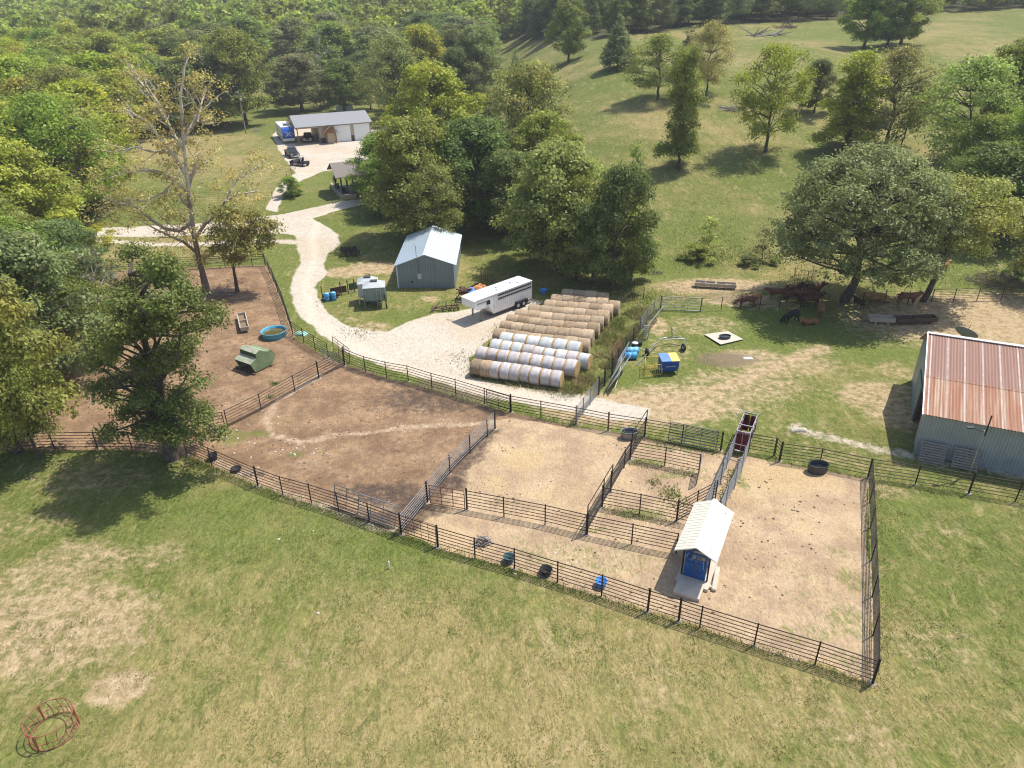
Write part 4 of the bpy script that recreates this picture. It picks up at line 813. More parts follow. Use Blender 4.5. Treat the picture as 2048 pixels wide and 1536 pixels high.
def leaves(rng, lobes, n, size, shell=.74, twig=.35, per=14, droop=0.0, flat=.75, yel=0.0):
    """leaf faces gathered in twig clumps over ellipsoid lobes (x, y, z, r). returns V, F, rnd, yel"""
    L = np.array(lobes); nt_ = max(8, n // per)
    wgt = L[:, 3] ** 2; wgt = wgt / wgt.sum(); li = rng.choice(len(L), nt_, p=wgt)
    d = rng.normal(size=(nt_, 3)); d /= np.linalg.norm(d, axis=1)[:, None]; d[:, 2] = np.where(d[:, 2] < -.35, -d[:, 2] * .6, d[:, 2])
    rr = shell + (1.06 - shell) * rng.random(nt_) ** .6
    tw = L[li, :3] + d * (L[li, 3] * rr)[:, None] * np.array([1, 1, flat]); lobe_y = rng.random(len(L)) ** 2 * yel
    if yel > 0: lobe_y = np.where(rng.random(len(L)) < .3, np.minimum(1, lobe_y * 2.5), lobe_y * .5)
    k = rng.integers(0, nt_, n); out = d[k]
    pos = tw[k] + rng.normal(size=(n, 3)) * twig * np.array([1, 1, .7]); pos[:, 2] -= droop * rng.random(n)
    nr = out * .85 + rng.normal(size=(n, 3)) * .42 + np.array([.10, .0, .38]); nr /= np.linalg.norm(nr, axis=1)[:, None]
    a = np.cross(nr, rng.normal(size=(n, 3))); a /= np.linalg.norm(a, axis=1)[:, None]; b = np.cross(nr, a)
    s = size * (.6 + .8 * rng.random(n)); a *= s[:, None]; b *= (s * (.45 + .25 * rng.random(n)))[:, None]
    V = np.stack([pos - a, pos + b - a * .1, pos + a, pos - b - a * .1], 1).reshape(-1, 3); F = np.arange(4 * n).reshape(n, 4)
    tr = rng.random(nt_)[k] * .55 + rng.random(n) * .45
    yy = lobe_y[li[k]] * (.6 + .4 * rng.random(n)) if yel > 0 else np.zeros(n)
    return V, F, tr, yy
def crown_mesh(name, rng, lobes, n, size, **k):
    V, F, tr, yy = leaves(rng, lobes, n, size, **k); return np_mesh(name, V, F, [LEAF], False, None, {'rnd': tr, 'yel': yy})
def limbs(mb, rng, base, lobes, r0, fork, nside=7, wob=.12, twigs=3, lean=(0, 0)):
    """trunk to the fork height, then a limb to each lobe, each with a few twigs"""
    top = Vector((lean[0], lean[1], fork)); pts = [Vector(base)]
    for k in range(1, 4): q = Vector(base).lerp(top, k / 3); q += Vector((rng.normal() * wob, rng.normal() * wob, 0)) * .6; pts.append(q)
    mb.tube(Vector(base) + Vector((0, 0, -.4)), pts[0] + Vector((0, 0, .25)), r0 * 1.7, r0 * 1.15, nside)
    for k in range(3): mb.tube(pts[k] + (Vector((0, 0, .25)) if k == 0 else Vector()), pts[k + 1], r0 * (1.15 - .15 * k), r0 * (1.0 - .15 * k), nside)
    hub = pts[-1]; zmax = max(l[2] for l in lobes); spine = [hub]
    top2 = Vector((sum(l[0] for l in lobes) / len(lobes), sum(l[1] for l in lobes) / len(lobes), zmax * .92))
    ns = 5
    for k in range(1, ns + 1): q = hub.lerp(top2, k / ns) + Vector((rng.normal(), rng.normal(), 0)) * wob * 2; spine.append(q); mb.tube(spine[-2], q, r0 * .7 * (1 - (k - 1) / (ns + .3)), r0 * .7 * (1 - k / (ns + .3)), nside)
    for (x, y, z, r) in lobes:
        tgt = Vector((x, y, z)); cand = [s for s in spine if s.z < z + .1] or [spine[0]]
        s = cand[-1] if rng.random() < .5 else cand[max(0, len(cand) - 2)]
        rr = max(.035, r0 * .33 * (.5 + r / 3)); mid = s.lerp(tgt, .5) + Vector((rng.normal(), rng.normal(), rng.normal() + .6)) * (tgt - s).length * .09
        mb.tube(s, mid, rr, rr * .7, 5, False); mb.tube(mid, tgt, rr * .7, rr * .35, 5, False)
        for _ in range(twigs):
            d = Vector((rng.normal(), rng.normal(), abs(rng.normal()) * .7)).normalized() * r * .95; m1 = tgt.lerp(mid, rng.random() * .5)
            mb.tube(m1, tgt + d, rr * .3, .012, 4, False)
def lobes_round(rng, H, Wd, zb, k, vr=.3, top=1.0):
    out = []; p1, p2, p3 = rng.random(3) * 6.28; q = rng.random() * .1
    for i in range(k):
        a = i * 2.399 + rng.random() * .8; u = ((i + .5) / k) ** .9; e = math.sin(math.pi * (.16 + .80 * u)) ** .6
        irr = 1 + .17 * math.sin(2 * a + p1 + 3 * u) + .13 * math.sin(3 * a + p2 - 4 * u) + .10 * math.sin(9 * u + p3); r = Wd * (.075 + .07 * rng.random()) * (1.15 - .3 * u)
        rad = max(0, Wd / 2 * e * irr - r * .8) * (1 if rng.random() < .72 else rng.random()); z = zb + (H - zb) * u + rng.normal() * .25
        out.append((math.cos(a) * rad, math.sin(a) * rad, min(z, H - r * .75), r))
    for j in range(3): out.append((rng.normal() * Wd * .07, rng.normal() * Wd * .07, H - Wd * (.09 + .05 * j), Wd * .11))
    return out
def lobes_tall(rng, H, Wd, zb, k):
    out = []
    for i in range(k):
        u = (i + .5) / k; a = i * 2.399 + rng.random(); z = zb + (H - zb) * u * .95; rad = Wd / 2 * (.25 + .45 * rng.random()) * (1.1 - .55 * u); r = Wd * (.10 + .09 * rng.random()) * (1.1 - .5 * u)
        out.append((math.cos(a) * rad, math.sin(a) * rad, z, r))
    return out
PROTO = {}
def proto(key, kind, H, Wd, n, size, seed, zb=None, k=14, r0=.28, bark=BARK, fork=None, **kw):
    rng = np.random.default_rng(seed); zb = H * .2 if zb is None else zb
    lb = lobes_tall(rng, H, Wd, zb, k) if kind == 'tall' else lobes_round(rng, H, Wd, zb, k)
    if kind == 'cedar': lb = [(rng.normal() * .15, rng.normal() * .15, H * (.08 + .86 * u), Wd * .5 * (1.02 - .86 * u) * (.75 + .35 * rng.random())) for u in np.linspace(0, 1, k)] + [(math.cos(a_) * Wd * .3 * (1 - u), math.sin(a_) * Wd * .3 * (1 - u), H * (.08 + .8 * u), Wd * .17 * (1.1 - u)) for a_, u in zip(rng.random(k) * 6.3, rng.random(k) * .8)]
    mb = MB(); limbs(mb, rng, (0, 0, 0), lb if kind != 'cedar' else lb[:3], r0, fork or zb * 1.05, twigs=kw.pop('twigs', 1))
    t = mb.build('trunk', bark); tm = t.data; bpy.data.objects.remove(t)
    PROTO[key] = (H, Wd, tm, crown_mesh('crown_' + kind, rng, lb, n, size, **kw))
    return PROTO[key]
for i in range(4): proto('oak%d' % i, 'round', 14, 11.5, 26000, .17, 10 + i, zb=2.0, k=46, r0=.36, per=30, twig=.42, yel=.35)
for i in range(4): proto('wood%d' % i, 'round', 15, 10.5, 15000, .235, 20 + i, zb=1.8, k=36, r0=.3, per=24, twig=.5, yel=.35, twigs=1)
for i in range(3): proto('walnut%d' % i, 'round', 13, 11, 15000, .15, 30 + i, zb=2.6, k=44, r0=.26, per=32, twig=.5, yel=.4, twigs=5)
for i in range(2): proto('tall%d' % i, 'tall', 15, 7.5, 17000, .155, 40 + i, zb=1.8, k=34, r0=.28, per=26, twig=.4, yel=.3, twigs=4)
for i in range(2): proto('cedar%d' % i, 'cedar', 11, 6.5, 15000, .15, 50 + i, zb=1, k=9, r0=.2, per=12, twig=.22, flat=1.1, shell=.7)
for i in range(2): proto('bush%d' % i, 'round', 4, 5, 4200, .13, 60 + i, zb=.4, k=12, r0=.08, fork=.4, per=16, twig=.25, yel=.2)
proto('thin0', 'tall', 6, 5, 1300, .13, 70, zb=1.0, k=12, r0=.09, per=14, twig=.35, yel=.5, twigs=5)
proto('bare0', 'round', 13, 9, 500, .2, 71, zb=3, k=20, r0=.25, per=10, twig=.5, yel=.5, twigs=9, bark=DEADB)
G_D = (.165, .205, .055); G_M = (.25, .295, .068); G_Y = (.36, .385, .060); G_O = (.31, .32, .095); G_G = (.235, .265, .105); G_L = (.39, .41, .13); G_B = (.26, .325, .060); G_GOLD = (.44, .41, .08)
rt = random.Random(77)
def tree(base, H, Wd, key, col, label, group=None, cat='tree', name=None, rz=None):
    h, w_, tm, cm = PROTO[key]; t = thing(name or ('cedar_tree' if 'cedar' in key else 'bush' if 'bush' in key else 'broadleaf_tree'), label, cat, base - Vector((0, 0, .15)), rt.uniform(0, 6.28) if rz is None else rz, group)
    t.scale = (Wd / w_, Wd / w_, H / h); a = link('trunk', tm, t); c = link('crown', cm, t); c.color = (*[x * rt.uniform(.9, 1.1) for x in col], 1); return t
def ptree(u, v, top, wpx, key, col, label, **k):
    b = P(u, v); H = top_z(u, top, b); return tree(b, H, wpx / FPX * depth(b), key, col, label, **k)

# trees on and around the hill pasture
HG = 'trees scattered on the hill pasture'
for a in [(1137, 123, -8, 82, 'oak0', G_M, 'dark lone tree with a ragged crown at the upper left of the pasture'), (1236, 137, 26, 72, 'cedar0', G_G, 'dense dark cedar standing right of the lone ragged tree'),
          (1314, 200, 68, 118, 'walnut0', G_M, 'round green tree below and right of the dark cedar'), (1412, 192, 44, 90, 'walnut1', G_L, 'airy pale yellow green tree right of the round green one'),
          (1377, 150, 48, 80, 'cedar1', G_G, 'dark grey green tree against the wood behind the airy pale tree'), (1357, 338, 88, 92, 'tall0', G_M, 'slim yellow green tree with a bare tip, alone in the middle of the pasture'),
          (1531, 304, 92, 140, 'walnut2', G_Y, 'airy tree with a straight dark trunk right of the slim one'), (1628, 226, 118, 75, 'oak1', G_D, 'small dark green tree behind the airy ones on the slope'),
          (1690, 305, 95, 135, 'tall1', G_Y, 'bushy yellow green tree above the big round tree'), (1768, 300, 95, 150, 'walnut0', G_O, 'thin tree with a leaning dark trunk above the big round tree'),
          (1800, 302, 150, 90, 'thin0', G_O, 'slender sapling beside the leaning trunk'), (1905, 350, 115, 190, 'walnut1', G_L, 'wide yellowish tree at the right of the slope'),
          (1985, 325, 80, 150, 'oak2', G_M, 'tall green tree at the upper right edge'), (2060, 300, 45, 170, 'walnut2', G_G, 'grey green tree cut by the right edge of the picture'),
          (1728, 97, -40, 95, 'oak3', G_M, 'left tree of the trio on the ridge'), (1774, 95, -30, 100, 'oak0', G_D, 'middle tree of the trio on the ridge'), (1800, 92, -50, 110, 'oak1', G_M, 'right tree of the trio on the ridge'),
          (1962, 480, 290, 190, 'oak2', G_D, 'dark tree in deep shade right of the big round tree'), (2050, 470, 225, 210, 'oak3', G_M, 'dark tree rising at the right edge above the brush pile'),
          (2110, 590, 390, 190, 'walnut0', G_O, 'drooping tree reaching in from the right edge by the brush pile'), (1940, 410, 230, 130, 'oak0', G_M, 'green tree behind the shady one at the right'), (2010, 400, 215, 120, 'walnut1', G_Y, 'yellow green crown between the shady trees at the right edge')]:
    ptree(*a, group=HG)
ptree(1415, 507, 432, 70, 'thin0', G_L, 'thin feathery sapling over green weeds in the pasture', group='saplings in the pasture', name='sapling')
ptree(1524, 520, 452, 62, 'thin0', G_G, 'grey feathery sapling growing from a brush clump', group='saplings in the pasture', name='sapling')
for u, v, top, wp, lab, c in [(1395, 522, 488, 62, 'low dark green bush under the feathery sapling', G_B), (1497, 530, 508, 44, 'small dark bush left of the grey sapling', G_D), (2035, 560, 520, 50, 'dark green bush right of the brush pile', G_D), (1545, 528, 512, 30, 'small bush right of the grey sapling', G_M)]:
    ptree(u, v, top, wp, 'bush0', c, lab, cat='bush')
# big round tree and its yellow neighbour by the cattle
def hero(name, label, base, H, Wd, lobes, n, size, r0, fork, col, bark=BARK, seed=3, lean=(0, 0), twigs=4, extra=None, **kw):
    rng = np.random.default_rng(seed); t = thing(name, label, 'tree', base - Vector((0, 0, .15)), 0); mb = MB(); limbs(mb, rng, (0, 0, 0), lobes, r0, fork, 9, twigs=twigs, lean=lean)
    if extra: extra(mb, rng)
    mb.build('trunk', bark, t); c = link('crown', crown_mesh('crown_leaves', rng, lobes, n, size, **kw), t); c.color = (*col, 1); return t
b = P(1688, 603); dp = depth(b); rg = np.random.default_rng(8); lb = []
Hh = top_z(1690, 288, b); Wd = 345 / FPX * dp
for i in range(80):
    a = i * 2.399; u = (i + .5) / 80; th = math.acos(1 - 1.75 * u); rad = math.sin(th) * Wd * .40 * (.8 + .3 * rg.random()); z = Hh * .54 + math.cos(th) * Hh * .38
    lb.append((math.cos(a) * rad + .4, math.sin(a) * rad, z, Wd * (.065 + .045 * rg.random())))
hero('broadleaf_tree', 'big round grey green shade tree standing behind the cattle herd', b, Hh, Wd, lb, 62000, .14, .5, Hh * .2, (.27, .30, .12), seed=4, per=34, twig=.36, yel=.12, lean=(.9, 0))
b = P(1846, 603); dp = depth(b); Hh = top_z(1846, 352, b); Wd = 235 / FPX * dp; lb = []
for i in range(24):
    a = i * 2.399; u = (i + .5) / 24; rad = Wd * .42 * math.sqrt(rg.random()) * (1.1 - .4 * u); lb.append((math.cos(a) * rad + 1.6, math.sin(a) * rad, Hh * (.50 + .46 * u) - .12 * rad, Wd * (.085 + .05 * rg.random())))
hero('broadleaf_tree', 'open tree with yellowing leaves and dark forked trunk, next to the biggest tree', b, Hh, Wd, lb, 20000, .145, .32, Hh * .3, (.40, .41, .12), seed=5, per=24, twig=.4, yel=.25, lean=(.9, 0), twigs=7)
# big dark tree at the left of the corral
b = P(345, 917); dp = depth(b); lb = []
def at_px(u, v, dy=0.0):         # local offset of a crown point seen at a pixel, dy metres beyond the trunk plane
    d = ray(u, v); t_ = (b.y + dy) / d[1]; return (d[0] * t_ - b.x, dy, CAM_H + d[2] * t_ - b.z)
for (u, v, r) in [(305, 545, 1.5), (340, 575, 1.7), (265, 600, 1.5), (385, 600, 1.6), (415, 640, 1.2), (320, 640, 1.9), (260, 665, 1.5), (370, 680, 1.5), (225, 700, 1.5), (290, 720, 1.8), (350, 730, 1.5), (240, 760, 1.3), (300, 790, 1.7), (370, 790, 1.3),
                  (260, 830, 1.5), (330, 840, 1.4), (390, 840, 1.4), (235, 850, 1.1), (415, 860, 1.0), (300, 870, 1.2), (360, 880, 1.1), (215, 790, 1.0), (200, 680, .9), (400, 730, .9), (330, 545, 1.3), (290, 660, 1.5)]:
    for dy in (-1.8, 1.2):
        
        for q_ in range(2):
            if rg.random() < .8: x, y, z = at_px(u - 6 + rg.normal() * 14, v + rg.normal() * 15, dy + rg.normal() * 1.1); lb.append((x, y, max(z, 3.2), r * (.34 + .26 * rg.random())))
def dead_branches(mb, rng):
    for (u, v, u2, v2) in [(300, 730, 200, 790), (320, 690, 205, 760), (350, 690, 375, 660), (330, 650, 345, 712), (300, 745, 250, 735)]:
        p = Vector(at_px(u, v, -2.4)); q = Vector(at_px(u2, v2, -3.2)); mid = p.lerp(q, .5) + Vector((0, 0, .4)); mb.tube(p, mid, .06, .045, 5); mb.tube(mid, q, .045, .015, 5)
        for _ in range(5): s = p.lerp(q, .4 + .5 * rng.random()); mb.tube(s, s + Vector((rng.normal() * .6, rng.normal() * .3, rng.normal() * .7)), .02, .006, 4)
hero('broadleaf_tree', 'tall dark green shade tree with thick trunk on the fence line, yellow tinged halfway up', b, 15, 9, lb, 52000, .105, .52, 4.2, (.165, .20, .050), seed=6, per=26, twig=.34, yel=.5, extra=dead_branches)
b0 = P(345, 917)
# pale sycamore
b = P(413, 582); dp = depth(b)
tr_pts = {'base': (413, 582), 'a': (398, 520), 'b': (388, 470), 'c': (378, 400), 'd': (372, 330), 'e': (366, 280), 'f': (362, 210), 'g': (358, 150), 'h': (368, 120)}
SY = [  # limbs as photo-traced spines: start radius, depth drift (m), points
    (.46, 0, [(413, 582), (405, 545), (398, 520), (388, 470), (378, 400), (372, 340), (367, 285)]), (.26, 1, [(367, 285), (364, 230), (360, 190), (366, 150), (369, 122)]),
    (.24, -3, [(372, 350), (350, 310), (320, 275), (295, 240), (262, 222), (245, 213)]), (.2, 2, [(368, 300), (350, 270), (330, 235), (305, 195), (288, 170)]), (.2, 3, [(367, 285), (375, 255), (395, 240), (410, 245), (425, 243)]), (.16, 3, [(375, 258), (388, 235), (398, 225), (402, 210)]),
    (.22, -2, [(376, 385), (350, 355), (315, 340), (280, 337), (245, 345)]), (.26, -4, [(385, 440), (360, 460), (330, 455), (300, 435), (270, 410), (245, 405), (212, 396)]), (.22, -3, [(395, 505), (365, 480), (340, 470), (300, 450)]), (.2, -1, [(380, 415), (365, 400), (345, 365), (342, 355)]),
    (.28, 2, [(394, 500), (385, 465), (370, 440), (365, 420)]), (.24, 3, [(392, 470), (410, 445), (432, 425), (450, 400), (480, 385), (515, 380)]), (.2, 2, [(398, 520), (415, 510), (432, 498)]), (.16, 4, [(376, 380), (385, 345), (392, 310), (395, 285)]),
    (.16, -4, [(330, 300), (300, 300), (270, 290), (240, 300)]), (.12, 2, [(340, 250), (325, 215), (300, 180), (280, 140)]), (.12, 2, [(395, 240), (402, 205), (410, 180)]), (.12, 5, [(450, 400), (470, 360), (500, 340), (530, 320)]), (.1, 1, [(288, 170), (270, 150), (262, 132)]),
    (.14, -3, [(350, 355), (330, 380), (290, 400), (250, 395)]), (.2, 1, [(372, 360), (380, 350), (392, 330)])]
mb = MB(); ends = []; rng = np.random.default_rng(9)
t = thing('sycamore_tree', 'tall half bare sycamore with pale limbs and sparse golden leaves', 'tree', b - Vector((0, 0, .15)), 0)
for r0, dy, pp in SY:
    pts = []
    for i, (u, v) in enumerate(pp): pts.append(Vector(at_px(u, v, dy * i / (len(pp) - 1))))
    if r0 == .46: pts[0].z = -.3
    for i in range(len(pts) - 1):
        a0 = r0 * .86 * (1 - .62 * i / (len(pts) - 1)) * (1.35 if r0 == .46 and i == 0 else 1); a1 = r0 * .86 * (1 - .62 * (i + 1) / (len(pts) - 1)); mb.tube(pts[i], pts[i + 1], a0, a1, 8)
        if r0 < .5:
            for _ in range(3):
                s = pts[i].lerp(pts[i + 1], rng.random()); d = (pts[i + 1] - pts[i]).normalized() * .8 + Vector((rng.normal(), rng.normal(), rng.normal() * .8 + .3)) * .8; d *= (.6 + 1.5 * rng.random()); e = s + d
                mid = s.lerp(e, .5) + Vector((rng.normal(), rng.normal(), rng.normal())) * .12; mb.tube(s, mid, .05, .035, 4, False); mb.tube(mid, e, .035, .012, 4, False); ends.append((e.x, e.y, e.z, .75 + .5 * rng.random()))
                for _ in range(3): q = s.lerp(e, .4 + .6 * rng.random()); mb.tube(q, q + Vector((rng.normal(), rng.normal(), rng.normal())) * .5, .018, .006, 3, False)
tk = mb.build('trunk', SYB, t)
for (u, v, r) in [(180, 345, 1.5), (215, 330, 1.3), (160, 380, 1.3), (200, 375, 1.5), (250, 375, 1.3), (280, 395, 1.2), (310, 415, 1.5), (330, 400, 1.3), (290, 430, 1.2), (240, 440, 1.4), (210, 420, 1.3), (225, 465, 1.2), (180, 440, 1), (340, 425, 1.3), (410, 345, 1.1), (440, 330, 1.2), (470, 350, 1.3), (500, 365, 1.4), (520, 400, 1.3), (480, 400, 1.3),
                  (440, 375, 1.2), (510, 310, 1.1), (530, 340, 1.1), (430, 280, 1), (400, 170, 1), (420, 230, 1.1), (340, 180, 1), (300, 210, 1), (260, 215, 1), (330, 265, 1), (450, 430, 1.1), (400, 265, 1), (370, 250, 1), (310, 240, .9), (240, 250, 1), (225, 300, 1), (280, 260, 1), (350, 215, .9)]:
    x, y, z = at_px(u, v, rng.normal() * 2.5); ends.append((x, y, z, r)); ends.append((*at_px(u + rng.normal() * 14, v + rng.normal() * 10, rng.normal() * 3), r * .8))
c = link('crown', crown_mesh('sycamore_leaves', rng, ends, 13500, .125, per=8, twig=.30, shell=.2, yel=.35), t); c.color = (.46, .39, .13, 1)
# small tree at its side
b = P(475, 583); lb = [(*at_px(u, v, dy), r) for (u, v, r, dy) in [(455, 470, 1.3, -1), (490, 465, 1.3, 1), (470, 440, 1.4, 0), (520, 450, 1.2, 1), (440, 500, 1.1, -1), (500, 500, 1.3, -1), (470, 520, 1, 0), (530, 480, 1.1, 0), (510, 430, 1, 1), (545, 455, .9, 0), (430, 465, 1, 1), (480, 485, 1.3, 1), (450, 425, 1, 0)]]
hero('broadleaf_tree', 'small tree with dark and golden leaves right beside the sycamore', b, 8, 6, lb, 9000, .15, .22, 2.6, (.30, .28, .08), seed=12, per=18, twig=.35, yel=.7)
# central clump and trees round the shed, workshop and drive
CG = 'trees of the clump in the middle of the farm'
for a in [(833, 478, 236, 185, 'oak0', G_M, 'leafy green tree touching the left roof of the blue shed'), (790, 425, 300, 130, 'oak2', G_M, 'light green tree in front of the pavilion roof'), (872, 500, 330, 120, 'walnut1', G_M, 'loose green tree directly behind the blue shed'),
          (880, 345, 130, 185, 'oak3', G_Y, 'rounded yellow green tree above the centre clump'), (960, 450, 235, 185, 'oak1', G_D, 'dark tree in the middle of the centre clump'), (905, 400, 255, 130, 'oak0', G_B, 'bright green tree left of the dark clump centre'),
          (1060, 385, 125, 175, 'walnut0', G_O, 'tall olive tree at the top of the centre clump'), (1085, 430, 225, 130, 'oak2', G_B, 'fresh green tree on the right side of the clump'), (1010, 470, 300, 140, 'oak3', G_D, 'shaded dark tree behind the cattle trailer'),
          (1110, 545, 285, 205, 'oak1', G_O, 'broad olive tree behind the hay bales'), (1080, 520, 345, 120, 'oak0', G_M, 'low full tree left of the broad olive one'), (1160, 530, 320, 130, 'walnut2', G_L, 'pale olive tree behind the bale rows, with twiggy top'),
          (1225, 580, 330, 150, 'oak3', G_D, 'dark green tree reaching the ground at the right end of the clump'), (1262, 500, 290, 60, 'thin0', G_M, 'thin leader tree poking out at the right end of the clump'), (1150, 560, 350, 130, 'oak0', G_M, 'green tree low behind the last bale row'), (765, 398, 268, 120, 'oak1', G_B, 'fresh green tree leaning over the pavilion roof'), (700, 470, 0, 1, 'thin0', G_M, 'drop'), (1185, 566, 400, 120, 'oak2', G_M, 'short dark tree at the foot of the clump near the bales'), (1262, 560, 430, 95, 'oak1', G_M, 'small green tree hanging over the grass at the clump edge'),
          (1030, 250, 96, 48, 'cedar1', G_D, 'slim dark cedar left of the pasture, upper one'), (1090, 270, 125, 52, 'cedar0', G_D, 'slim dark cedar by the pasture edge'), (1070, 265, 140, 60, 'cedar1', G_M, 'small cedar between two others by the pasture edge'), (985, 330, 180, 90, 'cedar0', G_D, 'dark cedar inside the centre clump'),
          (605, 222, 108, 125, 'oak1', G_G, 'dark grey green tree behind the left end of the workshop'), (575, 200, 115, 80, 'wood0', G_G, 'dark tree beyond the carport end'), (690, 226, 118, 100, 'oak2', G_D, 'dark tree with a dead top behind the workshop'), (650, 210, 60, 110, 'bare0', G_M, 'bare snag sticking out of the trees behind the workshop'), (742, 220, 155, 62, 'walnut0', G_L, 'small pale tree behind the workshop roof'),
          (792, 246, 68, 125, 'walnut1', G_O, 'brownish olive tree right of the workshop'), (855, 222, 52, 125, 'oak3', G_Y, 'bright yellow green tree beyond the workshop'), (955, 210, 50, 105, 'oak0', G_G, 'dark round tree beyond the bright one'), (920, 230, 95, 90, 'oak1', G_D, 'dark tree low between two crowns right of the workshop'), (815, 250, 110, 70, 'wood1', G_D, 'shadowed tree with bare trunks right of the workshop'),
          (492, 250, 58, 128, 'oak2', G_M, 'tall dark tree behind the leaning utility pole'), (430, 255, 100, 110, 'oak3', G_G, 'dark tree left of the leaning utility pole'), (380, 262, 130, 110, 'wood2', G_D, 'shadowed tree above the field behind the sycamore'), (330, 268, 150, 100, 'wood3', G_D, 'dark tree at the back edge of the field behind the sycamore'),
          (584, 393, 352, 48, 'oak1', G_B, 'small ornamental tree on the lawn by the drive'), (815, 330, 215, 120, 'wood1', G_M, 'green tree overhanging the gravel yard'), (1000, 400, 270, 110, 'wood0', G_D, 'dark tree inside the centre clump, behind the others')]:
    if a[6] != 'drop': ptree(*a, group=CG)
# left thicket
TG = 'trees of the thicket at the left'
for a in [(40, 905, 500, 250, 'oak3', G_M, 'grey green tree at the left edge by the fence'), (78, 918, 640, 150, 'walnut1', G_M, 'slender tree just inside the meadow at the left fence'), (-60, 860, 470, 300, 'oak0', G_D, 'dark tree cut by the left edge'), (110, 760, 470, 240, 'oak1', G_G, 'wide dull green tree in the thicket left of the big shade tree'),
          (60, 690, 430, 220, 'walnut0', G_M, 'grey leafed tree deeper in the thicket'), (232, 705, 490, 130, 'bare0', G_G, 'dead grey branched tree beside the big shade tree'), (190, 720, 560, 130, 'walnut2', G_M, 'light leafed tree between the dead one and the thicket'), (150, 600, 440, 160, 'oak2', G_G, 'tree under the sycamore at the paddock edge'),
          (20, 620, 370, 230, 'oak3', G_M, 'big green tree at the left edge above the thicket'), (140, 500, 398, 110, 'cedar1', G_B, 'dark conical tree among yellow leaves at the left'), (60, 520, 280, 230, 'oak0', G_Y, 'yellow green tree at the left edge, middle height'), (-40, 560, 300, 220, 'oak1', G_Y, 'yellow green tree cut by the left edge'),
          (130, 440, 320, 150, 'walnut1', G_GOLD, 'golden leafed tree at the left of the meadow track'), (150, 352, 295, 120, 'bush0', (.17, .17, .08), 'dark brown green bush clump at the left of the field'), (190, 350, 290, 90, 'bush1', (.17, .16, .08), 'dark bush at the corner of the field'), (60, 410, 215, 200, 'oak2', G_Y, 'yellow crown tree high at the left edge'),
          (200, 500, 450, 70, 'bush0', G_GOLD, 'golden bush below the meadow track'), (250, 640, 520, 120, 'bare0', G_O, 'grey twiggy tree left of the sycamore trunk')]:
    ptree(*a, group=TG)
# woods: every tree stands on its own spot; the farthest ones are one mass
cand = []
gs = 9.8; rw = random.Random(5)
for iy in range(8, 60):
    for ix in range(-44, 44):
        x = ix * gs + rw.uniform(-3.2, 3.2); y = iy * gs + rw.uniform(-3.2, 3.2); z = float(zfun(x, y)); u, v, q = proj(x, y, z)
        if q < 5 or u < -260 or u > 2330: continue
        if not in_wood(u, v): continue
        cand.append((math.hypot(x, y), x, y, z, float(u)))
cand.sort()
near = cand[:285]; farc = cand[285:]
ZL = [(-999, 300, 'in the yellow green wood at the upper left', [G_Y, G_Y, (.31, .345, .060), G_M, G_B]), (300, 700, 'in the wood behind the field and the workshop', [G_M, G_D, G_M, G_Y, G_G]), (700, 1050, 'in the dark wood beyond the centre clump', [G_D, G_M, G_D, G_G]), (1050, 9999, 'in the dark treeline along the top of the pasture', [G_D, G_D, G_G, (.14, .17, .06)])]
CN = {G_Y: 'yellow green', (.31, .345, .060): 'yellow green', G_M: 'green', G_B: 'bright green', G_D: 'dark green', G_G: 'grey green', (.14, .17, .06): 'dark green'}
LAND = [(-90, 'beyond the left border'), (20, 'right at the left border'), (80, 'just inside the left border'), (140, 'left of the meadow pole'), (200, 'by the meadow pole'), (260, 'behind the golden sycamore leaves'), (320, 'left of the sycamore top'), (380, 'behind the sycamore top'), (440, 'left of the leaning utility pole'),
        (500, 'above the leaning utility pole'), (560, 'above the camper'), (620, 'above the carport'), (680, 'above the porch of the workshop'), (740, 'above the garage doors'), (800, 'above the right end of the workshop'), (860, 'above the bright yellow green tree'), (920, 'left of the pasture corner'), (990, 'nearest the pasture corner'), (1070, 'at the left end of the pasture'), (1160, 'behind the lone ragged tree'),
        (1260, 'behind the dense dark cedar'), (1360, 'right of the dense dark cedar'), (1450, 'left of the fallen trunk'), (1550, 'behind the fallen trunk'), (1650, 'between the fallen trunk and ridge trio'), (1740, 'left of the ridge trio'), (1830, 'behind the ridge trio'), (1930, 'right of the ridge trio'), (2048, 'at the top right corner'), (9999, 'beyond the right border')]
for d, x, y, z, u in near:
    for lo, hi, txt, cols in ZL:
        if lo <= u < hi:
            c = rw.choice(cols); ced = u > 1050 and rw.random() < .35; H = rw.uniform(11, 19) if u < 1050 else rw.uniform(11, 16)
            if u > 1050 and y < 260: H *= .85
            key = 'cedar%d' % rw.randrange(2) if ced else rw.choice(['wood0', 'wood1', 'wood2', 'wood3', 'walnut0', 'tall1'])
            vv = float(proj(x, y, z)[1]); lim = float(np.interp(u, TL_U, TL_V)); rank = 'at the edge' if vv > lim * .80 else 'second row' if vv > lim * .62 else 'mid depth' if vv > lim * .42 else 'far back'
            land = next(q for lim_, q in LAND if u < lim_)
            tree(Vector((x, y, z)), H, H * (.5 if ced else rw.uniform(.72, 1.05)), key, c, '%s %s, %s of the wood, %s' % (CN[c], 'cedar' if ced else 'tree', rank, land), group='trees of the surrounding woods', name=None)['_u'] = u; break
twins = {}
for o in S.objects:
    if '_u' in o: twins.setdefault(o['label'], []).append(o)
for lab, os_ in twins.items():
    os_.sort(key=lambda q: q['_u'])
    for i, q in enumerate(os_):
        if len(os_) > 1: kind_, rest = lab.split(',', 1); q['label'] = '%s %s from the left,%s' % (ORD[min(i, 11)], kind_, rest.replace(' at the edge', ' edge').replace(' of the wood', ''))
        del q['_u']
